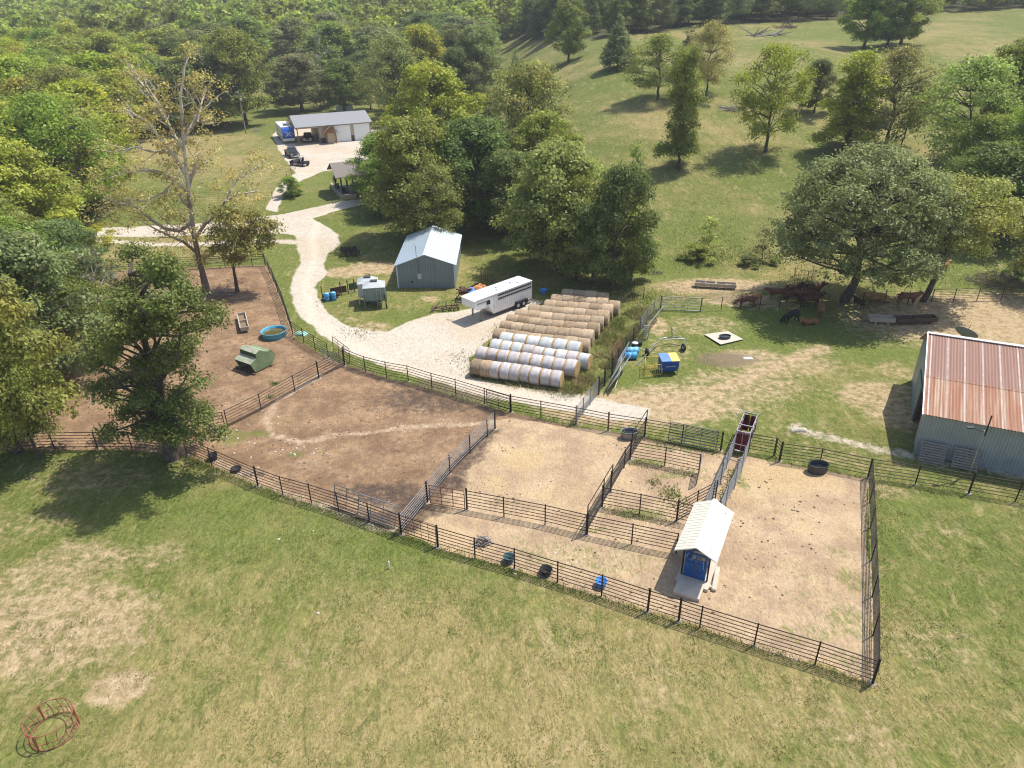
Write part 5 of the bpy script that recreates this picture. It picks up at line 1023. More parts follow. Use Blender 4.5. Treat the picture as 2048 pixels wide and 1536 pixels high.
# the mass of far woods: one object, coarse leaf clumps
rng = np.random.default_rng(99)
pv = []; pf = []; pr = []; py_ = []; off = 0
spots = [(x, y, z) for d, x, y, z, u in farc]
rw2 = random.Random(8)
y = 520.0
while y < 1500:
    x = -1.1 * y
    while x < 1.1 * y:
        spots.append((x + rw2.uniform(-5, 5), y + rw2.uniform(-6, 6), None)); x += 11 + (y - 520) * .012
    y += 13 + (y - 520) * .03
V0, F0, T0, Y0 = [], [], [], []
for k in range(6):
    lb = lobes_round(np.random.default_rng(200 + k), 14, 11, 2, 26); a_ = leaves(np.random.default_rng(300 + k), lb, 900, .62, per=12, twig=.55, yel=.35, shell=.85); V0.append(a_)
nv = 0
for i, (x, y, z) in enumerate(spots):
    if z is None: z = float(zfun(x, y))
    Va, Fa, Ta, Ya = V0[i % 6]; k = 900 if y < 480 else 260
    s = rw2.uniform(.7, 1.45); a_ = rw2.uniform(0, 6.28); c_, s_ = math.cos(a_), math.sin(a_); Q = Va[:4 * k].copy(); X = Q[:, 0] * c_ - Q[:, 1] * s_; Yq = Q[:, 0] * s_ + Q[:, 1] * c_
    m_ = 1.0 if k == 900 else 1.9
    if m_ > 1: ctr = Q.reshape(-1, 4, 3).mean(1).repeat(4, 0); Q2 = ctr + (Q - ctr) * m_; X = Q2[:, 0] * c_ - Q2[:, 1] * s_; Yq = Q2[:, 0] * s_ + Q2[:, 1] * c_
    pv.append(np.stack([X * s + x, Yq * s + y, Q[:, 2] * s + z], 1)); pf.append(Fa[:k] + nv); nv += 4 * k; tt_ = rw2.uniform(-.5, .4); pr.append(np.clip(Ta[:k] + tt_, 0, 1)); py_.append(np.clip(Ya[:k] + max(0, rw2.gauss(0, .25)), 0, 1))
me = np_mesh('far_wood', np.concatenate(pv), np.concatenate(pf), [LEAF], False, None, {'rnd': np.concatenate(pr), 'yel': np.concatenate(py_)})
o = link('far_wood', me); o.color = (.28, .33, .06, 1); tag(o, 'unbroken canopy of the most distant woods along the top of the picture', 'woodland', kind='stuff')
print('trees', len(near), 'far', len(spots))
# ------------------------------------------------------------------ cattle
HIDE = None
def hide_mat():
    m, t, b = new_mat('cow_hide'); n = t.nodes; l = t.links; oi = n.new('ShaderNodeObjectInfo'); tc = n.new('ShaderNodeTexCoord'); no = n.new('ShaderNodeTexNoise'); no.inputs['Scale'].default_value = 2.2; no.inputs['Detail'].default_value = 4
    l.new(tc.outputs['Object'], no.inputs['Vector']); r_ = n.new('ShaderNodeMapRange'); r_.inputs['From Min'].default_value = .3; r_.inputs['From Max'].default_value = .7; r_.inputs['To Min'].default_value = .6; r_.inputs['To Max'].default_value = 1.35; l.new(no.outputs['Fac'], r_.inputs['Value'])
    s = n.new('ShaderNodeVectorMath'); s.operation = 'SCALE'; l.new(oi.outputs['Color'], s.inputs[0]); l.new(r_.outputs[0], s.inputs['Scale']); l.new(s.outputs[0], b.inputs['Base Color']); b.inputs['Roughness'].default_value = .6; b.inputs['Specular IOR Level'].default_value = .3
    return m
HIDE = hide_mat()
def skin(verts, edges, name):
    """verts: (x, y, z, rx, rz) joined by edges -> one continuous surface"""
    me = bpy.data.meshes.new(name); me.from_pydata([v[:3] for v in verts], edges, []); o = bpy.data.objects.new(name, me); COL.objects.link(o)
    md = o.modifiers.new('s', 'SKIN'); sv = me.skin_vertices[0].data
    for i, v in enumerate(verts): sv[i].radius = (v[3], v[4]); sv[i].use_root = (i == 0)
    md.use_smooth_shade = True; sb = o.modifiers.new('d', 'SUBSURF'); sb.levels = 1; sb.render_levels = 1
    dg = bpy.context.evaluated_depsgraph_get(); ev = o.evaluated_get(dg); nm = bpy.data.meshes.new_from_object(ev); bpy.data.objects.remove(o); nm.materials.clear(); nm.materials.append(HIDE); nm.name = name
    for p in nm.polygons: p.use_smooth = True
    return nm
def cow_mesh(pose):
    # x forward; withers about 1.35 m
    dz = -.62 if pose == 'lie' else 0
    v = [(-.35, 0, 1.0 + dz, .34, .36), (.15, 0, .98 + dz, .36, .38), (.62, 0, 1.02 + dz, .30, .36), (-.82, 0, 1.05 + dz, .27, .30)]; e = [(0, 1), (1, 2), (0, 3)]
    def ad(p, to): v.append(p); e.append((to, len(v) - 1)); return len(v) - 1
    if pose == 'graze': n1 = ad((.98, 0, .90, .15, .19), 2); h1 = ad((1.22, .02, .55, .12, .14), n1); mz = ad((1.40, .03, .28, .09, .10), h1); er = h1
    else: n1 = ad((.98, 0, 1.20 + dz, .15, .20), 2); h1 = ad((1.25, .04, 1.32 + dz, .12, .14), n1); mz = ad((1.58, .07, 1.15 + dz, .085, .095), h1); er = h1
    x, y, z = v[er][:3]
    for s in (-1, 1): ad((x - .05, y + s * .27, z + .08, .035, .06), er)
    a = ad((-1.08, 0, 1.12 + dz, .05, .06), 3); b_ = ad((-1.2, .0, .85 + dz, .03, .03), a); ad((-1.2, .03, .42 + max(dz, -.3), .045, .045), b_)
    for s in (-1, 1):
        if pose != 'lie':
            f = ad((.60, s * .20, .66, .115, .13), 2); k = ad((.62 + .03 * s, s * .20, .38, .065, .07), f); ad((.60 + .06 * s, s * .20, .04, .06, .055), k)
            t_ = ad((-.78, s * .21, .72, .14, .17), 3); st = ad((-.68, s * .21, .55, .09, .10), t_); hk = ad((-.90, s * .21, .42, .065, .075), st); ad((-.84 - .06 * s, s * .21, .04, .06, .055), hk)
        else:
            f = ad((.62, s * .26, .24, .12, .12), 2); k = ad((.92, s * .28, .11, .07, .07), f); ad((.62, s * .34, .06, .055, .05), k)
            t_ = ad((-.62, s * .32, .26, .17, .18), 3); k = ad((-.32, s * .42, .12, .09, .09), t_); ad((-.70, s * .46, .07, .06, .055), k)
    return skin(v, e, 'cow')
CM = {p: cow_mesh(p) for p in ('stand', 'graze', 'lie')}
BR, DB, TN, BKc, RD = (.17, .065, .032), (.10, .042, .026), (.46, .24, .09), (.010, .010, .012), (.28, .115, .045)
for u, v, pose, ang, sc, c, lab in [(1492, 614, 'graze', 178, 1.0, BR, 'brown cow facing left, first of the herd from the left, at the thin fence'), (1508, 608, 'stand', 215, .95, TN, 'orange brown cow partly behind the leftmost brown cow'), (1552, 598, 'stand', 172, .95, BR, 'brown cow looking left between the leftmost pair and the tight bunch'),
        (1583, 594, 'stand', 20, 1.1, DB, 'dark cow at the back left of the tight bunch'), (1622, 593, 'stand', 8, 1.15, DB, 'large dark cow at the back right of the bunch'), (1586, 604, 'stand', 5, 1.05, DB, 'dark cow with a pale face in the middle of the bunch'), (1611, 605, 'stand', 185, 1.1, BR, 'brown cow in the middle of the bunch, right of the pale faced one'),
        (1620, 613, 'stand', 10, 1.1, (.10, .04, .018), 'brown cow at the front of the bunch'), (1640, 632, 'stand', 250, 1.0, RD, 'rusty orange cow walking away from the bunch into the grass'), (1580, 645, 'graze', 205, 1.0, BKc, 'black cow grazing in the bright green shade'), (1620, 648, 'lie', 195, .85, RD, 'red brown calf lying in the grass below the rusty cow'),
        (1716, 615, 'stand', 100, .8, (.05, .02, .012), 'dark calf seen from behind, near the thin fence right of the bunch'), (1752, 600, 'lie', 170, 1.15, TN, 'tan cow lying beyond the fence beneath the big shade tree'), (1812, 609, 'stand', 355, 1.05, BR, 'brown cow by the trunk of the yellowing tree'), (1880, 545, 'stand', 20, 1.0, TN, 'tan cow far back behind the yellowing tree')]:
    o = link('cow', CM[pose]); p = P(u, v); o.location = p; o.rotation_euler = (0, 0, R(ang)); o.scale = (sc,) * 3; o.color = (*c, 1); tag(o, lab, 'calf' if 'calf' in lab else 'cow', 'cattle herd in the shade')

# ------------------------------------------------------------------ troughs, tanks and tubs
def trough(a, b, w_, h, name, label, m, legs=True, rot=0, group=None, zleg=.25, div=True):
    A, B = (P(*a) if not isinstance(a, Vector) else a), (P(*b) if not isinstance(b, Vector) else b); L = (B - A).to_2d().length; t = thing(name, label, 'trough', A, heading(A, B), group); z0 = zleg
    s = MB(); ti = .07
    s.box((L / 2, 0, z0 + .05), (L, w_ * .8, .09))
    for y in (-1, 1):
        Mx = Matrix.Rotation(y * -.22, 3, 'X'); s.box((L / 2, y * (w_ / 2 - .05), z0 + h / 2), (L, ti, h), M=Mx)
    for x in (0, L): s.box((x, 0, z0 + h / 2 - .01), (ti, w_ * .96, h * .94))
    s.build('basin', m, t)
    if div: s = MB(); s.box((L / 2, 0, z0 + h * .5), (ti * .8, w_ * .8, h * .7)); s.build('divider', m, t)
    s = MB(); s.box((L / 2, 0, z0 + .12), (L - .2, w_ * .68, .05)); s.build('feed', mat('feed_grain', (.40, .30, .17) if 'old feed' in label else (.19, .14, .09), .95, 0, .3, 6), t)
    if legs:
        for x in (.25 * L, .75 * L) if not div else (.15 * L, .5 * L, .85 * L): s = MB(); s.box((x, 0, zleg / 2), (.12, w_ * .85, zleg + .02)); s.build('leg', m, t)
    return t
CT = mat('trough_concrete', (.44, .38, .30), .9, 0, .18, 3, bump=.3); RT = mat('rusty_steel_trough', (.12, .075, .055), .8, .2, .3, 4)
TGp = 'long feed bunks'
trough((1389, 573), (1430, 576), .8, .42, 'feed_trough', 'left one of the two concrete bunks on the bare patch in the pasture', CT, group=TGp); trough((1431, 576), (1471, 578), .8, .42, 'feed_trough', 'right one of the two concrete bunks on the bare patch in the pasture', CT, group=TGp)
trough((1737, 645), (1786, 647), .95, .5, 'feed_trough', 'pale concrete bunk at the left end of the line near the barn', CT, group=TGp, div=False); trough((1789, 648), (1868, 645), .95, .5, 'feed_trough', 'long rusty bunk right of the pale one near the barn', RT, group=TGp)
trough((491, 666), (484, 636), .85, .45, 'feed_trough', 'concrete bunk with pale feed, alone in the bare paddock by the blue tank', CT, group=TGp)
WATER = mat('tank_water', (.10, .085, .03), .08, 0, .3, 2, spec=.6); WDK = mat('dark_water', (.02, .025, .03), .08, 0, .1, spec=.6)
def tank(p, rx, ry, h, rz, m, name, label, wat=WATER, lvl=.7, group=None, cat='stock tank', ribs=0):
    p = P(*p); t = thing(name, label, cat, p, rz, group); s = MB(); prof = [(.93, .02), (.96, h * .3), (.975, h * .33), (.97, h * .6), (.99, h * .64), (1.0, h - .03), (1.035, h - .02), (1.035, h + .02), (1.0, h + .025), (.96, h), (.92, h * .3), (.9, .06), (.001, .055)]
    s.lathe((0, 0, 0), prof, 32, rx, ry); s.build('basin', m, t)
    s = MB(); s.lathe((0, 0, 0), [(.955, h * lvl), (.001, h * lvl + .002)], 32, rx, ry); s.build('water', wat, t); return t
TEAL = mat('blue_plastic_tank', (.09, .35, .50), .45, 0, .1, 2); BLK = mat('black_rubber', (.022, .022, .024), .7, 0, .2, 5); GALS = mat('galvanised_sheet', (.34, .36, .36), .45, .5, .2, 4, col2=(.24, .23, .2)); DGR = mat('dark_grey_poly', (.06, .06, .062), .6, 0, .2, 4)
tank((549, 672), 1.25, 1.25, .62, 0, TEAL, 'stock_tank', 'round light blue stock tank with murky water in the bare paddock', lvl=.62)
tank((1258, 875), .66, .45, .62, .1, GALS, 'stock_tank', 'galvanised oval tank beside the tall post of the straw pen', wat=WDK, lvl=.72)
tank((1634, 943), .72, .5, .66, .05, DGR, 'stock_tank', 'dark grey water tub against the rear fence of the right pen', wat=WDK, lvl=.6)
tank((1449, 679), .58, .38, .42, .15, DGR, 'stock_tank', 'small dark oval tub on the pale concrete square in the grass', wat=WDK, lvl=.8)
q = [P(1408, 671), P(1441, 692), P(1486, 681), P(1456, 664)]; s = MB(); zz = max(p.z for p in q) + .07; s.slab([Vector((p.x, p.y, zz)) for p in q], .04)
tag(s.build('concrete_slab', mat('bright_concrete', (.50, .445, .37), .9, 0, .1, 2, bump=.15)), 'pale diamond shaped concrete square in the grass under the small tub', 'slab')
for u, v, rx, h, m, lab in [(427, 919, .33, .45, BLK, 'black bucket hung on the meadow fence near the shade tree'), (473, 941, .36, .2, BLK, 'flat black feed pan on the ground inside the meadow fence'), (1018, 1123, .33, .42, mat('teal_tub', (.045, .11, .12), .6), 'dark teal bucket inside the long meadow fence'),
                            (1092, 1147, .36, .36, BLK, 'black tub inside the meadow fence left of the blue one'), (1202, 1172, .33, .42, mat('blue_tub', (.08, .26, .62), .5), 'bright blue tub inside the meadow fence, left of the shelter'), (1087, 586, .42, .4, mat('blue_tub', (.08, .26, .62), .5), 'blue tub in the grass behind the cattle trailer')]:
    p = P(u, v); t = thing('feed_tub', lab, 'tub', p, .3, 'small tubs along the fences'); s = MB(); s.lathe((0, 0, 0), [(.8, 0), (.86, h * .5), (1.0, h), (1.07, h), (1.05, h + .03), (.95, h + .02), (.8, .06), (.001, .05)], 18, rx, rx); s.build('tub_body', m, t)
    s = MB(); s.lathe((0, 0, 0), [(1.1, h * .72), (1.14, h * .76), (1.1, h * .8)], 18, rx, rx); s.build('rim_band', m, t)
def barrel(u, v, m, name, label, lying=False, rz=0, r=.30, h=.9, group=None, lid=None):
    p = P(u, v); t = thing(name, label, 'barrel', p + (Vector((0, 0, r)) if lying else Vector()), rz, group); s = MB(); M = Matrix.Rotation(rz * 0, 3, 'Z') @ (Matrix.Rotation(math.pi / 2, 3, 'Y') if lying else Matrix.Identity(3))
    pr = [(.001, 0), (.9, 0), (1, .04), (.97, h * .3), (1.03, h * .33), (.97, h * .36), (.97, h * .64), (1.03, h * .67), (.97, h * .7), (1, h - .04), (.9, h)]
    if not lid: pr.append((.001, h - .01))
    s.lathe((-h / 2, 0, 0) if lying else (0, 0, 0), [(a * r, b_) for a, b_ in pr], 18, M=M); s.build('drum', m, t)
    s = MB(); s.lathe((-h / 2, 0, 0) if lying else (0, 0, 0), [(.92 * r, h - .005), (.001, h + .004)] if not lid else [(.95 * r, h), (.95 * r, h + .03), (.001, h + .035)], 18, M=M); s.build('lid', lid or m, t); return t
BLB = mat('barrel_blue', (.06, .30, .58), .4, 0, .08); BLP = mat('barrel_pale_blue', (.18, .46, .62), .4, 0, .08); WLID = mat('pale_lid', (.6, .62, .62), .5)
BGp = 'blue plastic barrels'
barrel(655, 602, BLB, 'barrel', 'left blue barrel with a pale lid, by the old trough pen', lid=BLP, group=BGp); barrel(668, 600, BLB, 'barrel', 'right blue barrel with a pale lid, by the old trough pen', lid=BLP, group=BGp)
barrel(1261, 718, BLB, 'barrel', 'bright blue barrel lying on its side by the leaning panels', True, .06, .36, 1.15, BGp); barrel(1264, 708, BLP, 'barrel', 'paler blue barrel lying behind the bright one', True, .06, .36, 1.15, BGp)
barrel(1269, 700, BLK, 'barrel', 'black barrel with a grey lid standing above the blue barrels', r=.33, h=.75, lid=WLID, group='black barrels by the lane'); barrel(1276, 690, BLK, 'barrel', 'black tub with a blue rim above the lidded barrel', r=.4, h=.45, group='black barrels by the lane')

# ------------------------------------------------------------------ feeders
GRN = mat('faded_green_steel', (.17, .24, .12), .6, .1, .2, 2, col2=(.24, .29, .17), thr=(.5, .7)); GRT = mat('faded_green_top', (.34, .36, .27), .7, 0, .2, 3, col2=(.20, .24, .14), thr=(.5, .7))
a, b_ = P(505, 750), P(557, 724); hd = heading(a, b_) - math.pi / 2; L_, W_ = 2.2, 2.9; a = a - Vector((math.cos(hd), math.sin(hd), 0)) * L_; a.z = float(zfun(a.x, a.y)); t = thing('creep_feeder', 'faded green steel feeder with a stepped top and open mouth, in the bare paddock', 'feeder', a, hd)
I = Matrix(((0, 1, 0, 0), (1, 0, 0, 0), (0, 0, 1, 0), (0, 0, 0, 1)))
prof = [(0.35, 0.1), (W_ - .6, .1), (W_, .9), (W_ - .55, 1.5), (W_ - .9, 1.5), (1.25, 1.95), (.75, 1.75), (.75, 1.35), (0, 1.0)]
for x in (0, L_): s = MB(); s.prism(prof, I, x - .03, x + .03); s.build('side_panel', GRN, t)
s = MB(); s.slab([(0, .75, 1.77), (0, 1.25, 1.97), (L_, 1.25, 1.97), (L_, .75, 1.77)][::-1], .04); s.slab([(0, 1.25, 1.97), (0, W_ - .9, 1.52), (L_, W_ - .9, 1.52), (L_, 1.25, 1.97)][::-1], .04); s.build('top_lid', GRT, t)
s = MB(); s.slab([(0, 0, 1.02), (0, .75, 1.37), (L_, .75, 1.37), (L_, 0, 1.02)][::-1], .04); s.build('lower_lid', GRT, t)
s = MB(); s.slab([(.03, .75, 1.37), (.03, .75, 1.77), (L_ - .03, .75, 1.77), (L_ - .03, .75, 1.37)], .03); s.build('step_panel', mat('dark_green_steel', (.06, .09, .05), .7), t)
s = MB(); s.slab([(0, W_ - .9, 1.5), (0, W_ - .5, 1.5), (L_, W_ - .5, 1.5), (L_, W_ - .9, 1.5)][::-1], .04); s.slab([(0, W_ - .5, 1.5), (0, W_, .9), (L_, W_, .9), (L_, W_ - .5, 1.5)][::-1], .04); s.build('back_panel', GRN, t)
s = MB(); s.slab([(0, .95, .15), (0, .95, 1.3), (L_, .95, 1.3), (L_, .95, .15)], .03); s.build('inner_wall', RT, t)
s = MB(); s.box((L_ / 2, .1, .08), (L_ + .5, .14, .12)); s.box((L_ / 2, W_ - .8, .08), (L_ + .4, .14, .12)); s.build('skid', RT, t)
# blue and yellow calf feeder with pen panels
YEL = mat('yellow_steel', (.62, .42, .07), .5, .1, .15); BLS = mat('royal_blue', (.012, .06, .30), .4, .1, .12); BLR = mat('light_blue_lid', (.13, .24, .52), .4); YLD = mat('yellow_lid', (.78, .53, .14), .5)
a, b_ = P(1323, 750), P(1343, 749); t = thing('calf_feeder', 'royal blue calf feeder with half blue, half yellow lid and yellow guard bars', 'feeder', a, heading(a, b_)); Lf = 1.5
s = MB(); s.prism([(.0, .35), (1.15, .35), (1.25, .95), (1.25, 1.35), (-.05, 1.35), (-.05, .95)], I, -.05, Lf); s.build('hopper', BLS, t)
s = MB(); s.slab([(-.1, -.12, 1.36), (Lf * .52, -.12, 1.36), (Lf * .52, 1.32, 1.5), (-.1, 1.32, 1.5)], .05); s.build('blue_lid', BLR, t)
s = MB(); s.slab([(Lf * .52 + .01, -.12, 1.36), (Lf + .05, -.12, 1.36), (Lf + .05, 1.32, 1.5), (Lf * .52 + .01, 1.32, 1.5)], .05); s.build('yellow_lid', YLD, t)
for x, y in ((0, 0), (Lf - .05, 0), (0, 1.15), (Lf - .05, 1.15)): s = MB(); s.box((x, y, .35), (.07, .07, .75)); s.build('leg', GALV, t)
s = MB(); rl = [(.30, 1.0), (.34, 1.09), (.38, 1.0), (.36, 1.04), (.32, 1.04)]
def strip(x0, x1, z0, z1): s.box(((x0 + x1) / 2, -.125, (z0 + z1) / 2), (x1 - x0, .02, z1 - z0))
for k in range(6):
    x0 = .32 + k * .15; strip(x0, x0 + .11, .83, .845); strip(x0, x0 + .02, .83, .93); strip(x0 + .09, x0 + .11, .83, .93); strip(x0, x0 + .11, .915, .93)
s.build('decal', WLID, t)
s = MB()
p0, p1, p2 = Vector((-1.6, -.3, 0)), Vector((-1.2, 1.5, 0)), Vector((-.05, 1.35, 0)); zt = Vector((0, 0, 1.15))
for A, B in ((p0, p1), (p1, p2), (p0 + Vector((.1, 0, 0)), Vector((-.1, -.15, 0)))):
    s.tube(A + zt, B + zt, .022); s.tube(A + Vector((0, 0, .15)), B + Vector((0, 0, .15)), .022)
    for k in range(9): q_1 = A.lerp(B, k / 8); s.tube(q_1 + Vector((0, 0, .15)), q_1 + zt, .016)
s.build('guard_bars', YEL, t)
# axle frame with wheels (trailer chassis) behind it
a = P(1296, 712); t = thing('wheel_frame', 'bare steel axle frame on two wheels behind the calf feeder', 'farm implement', a, .18)
s = MB(); pts = [Vector(x) for x in ((0, 0, .5), (1.9, 1.9, .75), (3.2, 2.1, .75), (4.3, 1.5, .7), (3.6, .4, .5))]; s.path(pts, .06, 6); s.tube(pts[1] + Vector((.3, -.3, 0)), pts[3], .05); s.tube((3.2, 2.1, .7), (3.1, 2.2, 1.7), .05); s.tube((3.1, 2.2, 1.6), (3.6, 1.9, 1.3), .04); s.tube((0, 0, .5), (-.9, .3, .8), .04); s.tube((0, 0, .4), (-1.8, -1.7, .05), .035); s.tube((3.6, .4, .5), (2.6, .1, .9), .04); s.build('frame', PIPE_G, t)
def wheel(parent, c, r, wd, axis='Y', hub=None, name='wheel'):
    M = Matrix.Rotation(math.pi / 2, 3, 'X') if axis == 'Y' else Matrix.Rotation(math.pi / 2, 3, 'Y')
    s = MB(); s.lathe(c, [(r * .6, -wd / 2), (r * .93, -wd / 2), (r, -wd * .32), (r, wd * .32), (r * .93, wd / 2), (r * .6, wd / 2)], 20, M=M); w_ = s.build(name, BLK, parent)
    s = MB(); s.lathe(c, [(.001, -wd * .42), (r * .3, -wd * .42), (r * .6, -wd * .3), (r * .62, wd * .3), (r * .3, wd * .42), (.001, wd * .42)], 16, M=M); s.build('rim', hub or GALS, w_); return w_
wheel(t, (-.1, .1, .38), .38, .2, 'X', RT); wheel(t, (3.65, .3, .38), .38, .2, 'X', WLID)
# hay rings
def ring(u, v, rad, h, m, label, tilt=(0, 0), nb=24, lift=.03, base_h=.45, rz=0):
    p = P(u, v); t = thing('hay_ring', label, 'hay ring', p + Vector((0, 0, lift)), rz, None); t.rotation_euler = (tilt[0], tilt[1], rz)
    def circ(z, r_, n=36, a0=0, a1=2 * math.pi): return [Vector((rad * math.cos(a0 + (a1 - a0) * i / n), rad * math.sin(a0 + (a1 - a0) * i / n), z)) for i in range(n + 1)]
    s = MB()
    for z, q_1 in ((.03, .022), (base_h, .02), (h, .023)): s = MB(); s.path(circ(z, rad), q_1, 6); s.build('hoop', m, t)
    s = MB()
    for i in range(nb):
        a_ = 2 * math.pi * i / nb; c0 = Vector((rad * math.cos(a_), rad * math.sin(a_), 0)); s.tube(c0, c0 + Vector((0, 0, base_h)), .014, .014, 5)
        if i % 2 == 0: a2 = a_ + .10; s.tube(c0 + Vector((0, 0, base_h)), Vector((rad * math.cos(a2), rad * math.sin(a2), h)), .018, .018, 5)
    s.build('bars', m, t)
    for k in range(3): s = MB(); a_ = 2 * math.pi * k / 3 + .4; c0 = Vector((rad * math.cos(a_), rad * math.sin(a_), 0)) * 1.015; s.tube(c0, c0 + Vector((0, 0, h)), .045, .045, 6); s.build('clamp', m, t)
REDP = mat('red_painted_pipe', (.36, .10, .065), .6, .1, .2, 6, col2=(.24, .10, .07))
ring(110, 1463, 1.02, 1.0, REDP, 'faded red round hay ring standing in the meadow at the lower left corner', nb=30)
ring(1609, 556, 1.2, 1.25, mat('tan_pipe', (.30, .19, .11), .7), 'rusty tan hay ring near the big round tree', nb=24)
ring(404, 334, 1.15, .9, mat('dusty_red_pipe', (.22, .06, .05), .7), 'small dark red hay ring in the field behind the sycamore', tilt=(.2, .1), nb=14)

# ------------------------------------------------------------------ bins, trailers, vehicles
GB_ = mat('galvanised_bin', (.20, .25, .27), .45, .5, .15, 1.2, ribs=(0, .35, .6)); WB = mat('white_bin', (.62, .60, .56), .6, .1, .12, 2, col2=(.45, .38, .30), thr=(.55, .75))
for a, m, lab, wd, dp_, zt in [((738, 618), GB_, 'galvanised feed bin on legs with a hatch and ladder, by the old trough pen', 2.3, 1.9, 2.45), ((727, 609), WB, 'off white feed bin standing behind the galvanised one', 2.1, 1.8, 2.45)]:
    t = thing('feed_bin', lab, 'feed bin', P(*a), .12, 'feed bins on legs'); z0, z1, z2 = .3, .95, zt; x0, x1, y0, y1 = -.4, wd - .4, 0, dp_; cx, cy = (x0 + x1) / 2, (y0 + y1) / 2
    s = MB(); s.add([(x0, y0, z1), (x1, y0, z1), (x1, y1, z1), (x0, y1, z1), (x0, y0, z2), (x1, y0, z2), (x1, y1, z2), (x0, y1, z2)], [(0, 1, 5, 4), (1, 2, 6, 5), (2, 3, 7, 6), (3, 0, 4, 7), (4, 5, 6, 7)])
    s.add([(x0, y0, z1), (x1, y0, z1), (x1, y1, z1), (x0, y1, z1), (cx - .25, cy - .25, z0), (cx + .25, cy - .25, z0), (cx + .25, cy + .25, z0), (cx - .25, cy + .25, z0)], [(1, 0, 4, 5), (2, 1, 5, 6), (3, 2, 6, 7), (0, 3, 7, 4), (7, 6, 5, 4)]); s.build('hopper', m, t)
    s = MB(); s.add([(x0 - .08, y0 - .08, z2 - .02), (x1 + .08, y0 - .08, z2 - .02), (x1 + .08, y1 + .08, z2 - .02), (x0 - .08, y1 + .08, z2 - .02), (cx - .45, cy - .4, z2 + .38), (cx + .45, cy - .4, z2 + .38), (cx + .45, cy + .4, z2 + .38), (cx - .45, cy + .4, z2 + .38)], [(0, 1, 5, 4), (1, 2, 6, 5), (2, 3, 7, 6), (3, 0, 4, 7), (4, 5, 6, 7), (3, 2, 1, 0)]); rf = s.build('roof', mat('bin_roof', (.52, .54, .54), .4, .3, .15, 2, col2=(.36, .30, .24), thr=(.6, .8)), t)
    s = MB(); s.box((cx, cy, z2 + .44), (.75, .6, .1)); s.build('hatch', DK, rf)
    for x, y in ((x0, y0), (x1, y0), (x1, y1), (x0, y1)): s = MB(); s.box((x, y, .85), (.09, .09, 1.9)); s.build('leg', m, t)
    if m is GB_:
        s = MB()
        for x in (cx + .25, cx + .7): s.tube((x, y0 - .12, .2), (x, y0 - .12, z2 + .05), .02)
        for k in range(9): s.tube((cx + .25, y0 - .12, .45 + k * .3), (cx + .7, y0 - .12, .45 + k * .3), .015)
        s.build('ladder', GALV, t); s = MB(); s.tube((x1 + .1, y0 - .1, 0), (x1 - .1, y0 - .1, 1.7), .06); s.build('brace', PIPE, t)
# old pens with troughs left of the bins
s = MB(); 
for k, (u, v) in enumerate([(646, 600), (683, 591), (697, 588), (710, 585), (741, 575)]):
    p = P(u, v); s = MB(); s.tube(p + Vector((0, 0, -.2)), p + Vector((0, 0, 1.7)), .07, .06, 7); tag(s.build('wooden_post', mat('old_timber', (.10, .075, .055), .9)), ['leftmost dark post beside the blue barrels', 'second dark post, between the two rusty panels', 'dark post at the green panel', 'dark post left of the feed bins', 'dark post behind the feed bins'][k], 'post', 'posts of the old trough pen')
for a, b_, m, lab in [((662, 593), (694, 587), RT, 'rusty low sheet panel behind the blue barrels'), ((699, 584), (717, 580), mat('green_sheet', (.03, .10, .045), .6), 'dark green low sheet panel left of the feed bins')]:
    A, B = P(*a), P(*b_); d = B - A; s = MB(); s.box((A + B) / 2 + Vector((0, 0, .6)), (d.length, .06, .8), math.atan2(d.y, d.x)); tag(s.build('sheet_panel', m), lab, 'panel')
trough((648, 600), (678, 594), .7, .35, 'feed_trough', 'low dark steel trough behind the two blue barrels', RT, group=TGp)
for k, (u, v) in enumerate([(688, 512), (700, 512), (713, 511)]):
    p = P(u, v); t = thing('lawn_chair', ['left', 'middle', 'right'][k] + ' one of three dark chairs in the shade beside the drive', 'chair', p, .3 + .25 * k, 'dark chairs in the shade'); CH = mat('dark_wood_chair', (.04, .03, .028), .7)
    s = MB(); s.box((0, 0, .42), (.75, .7, .07)); s.build('seat', CH, t); s = MB(); s.box((0, .36, .78), (.75, .08, .75), M=Matrix.Rotation(-.25, 3, 'X')); s.build('backrest', CH, t)
    for x in (-.38, .38): s = MB(); s.box((x, 0, .6), (.14, .75, .05)); s.build('armrest', CH, t)
    for x in (-.34, .34):
        for y in (-.3, .3): s = MB(); s.box((x, y, .28), (.07, .07, .56)); s.build('leg', CH, t)
# cattle trailer
WHT = mat('white_trailer', (.74, .73, .73), .4, .1, .06, 2); WHS = mat('white_trailer_side', (.66, .63, .62), .45, .1, .1, 2, ribs=(0, .28, .9), col2=(.52, .47, .44), thr=(.55, .75)); BLT = mat('slot_dark', (.02, .02, .03), .6)
nose, rear = P(952, 650), P(1064, 606); hd = heading(rear, nose) ; L_ = (nose - rear).to_2d().length
t = thing('cattle_trailer', 'long white gooseneck cattle trailer parked on the gravel', 'trailer', rear, hd)   # x runs from the tail to the nose, right side (+y?) away
LT = L_; Wt = 2.15; ys_ = 0.0; xb = LT * .70
s = MB(); 
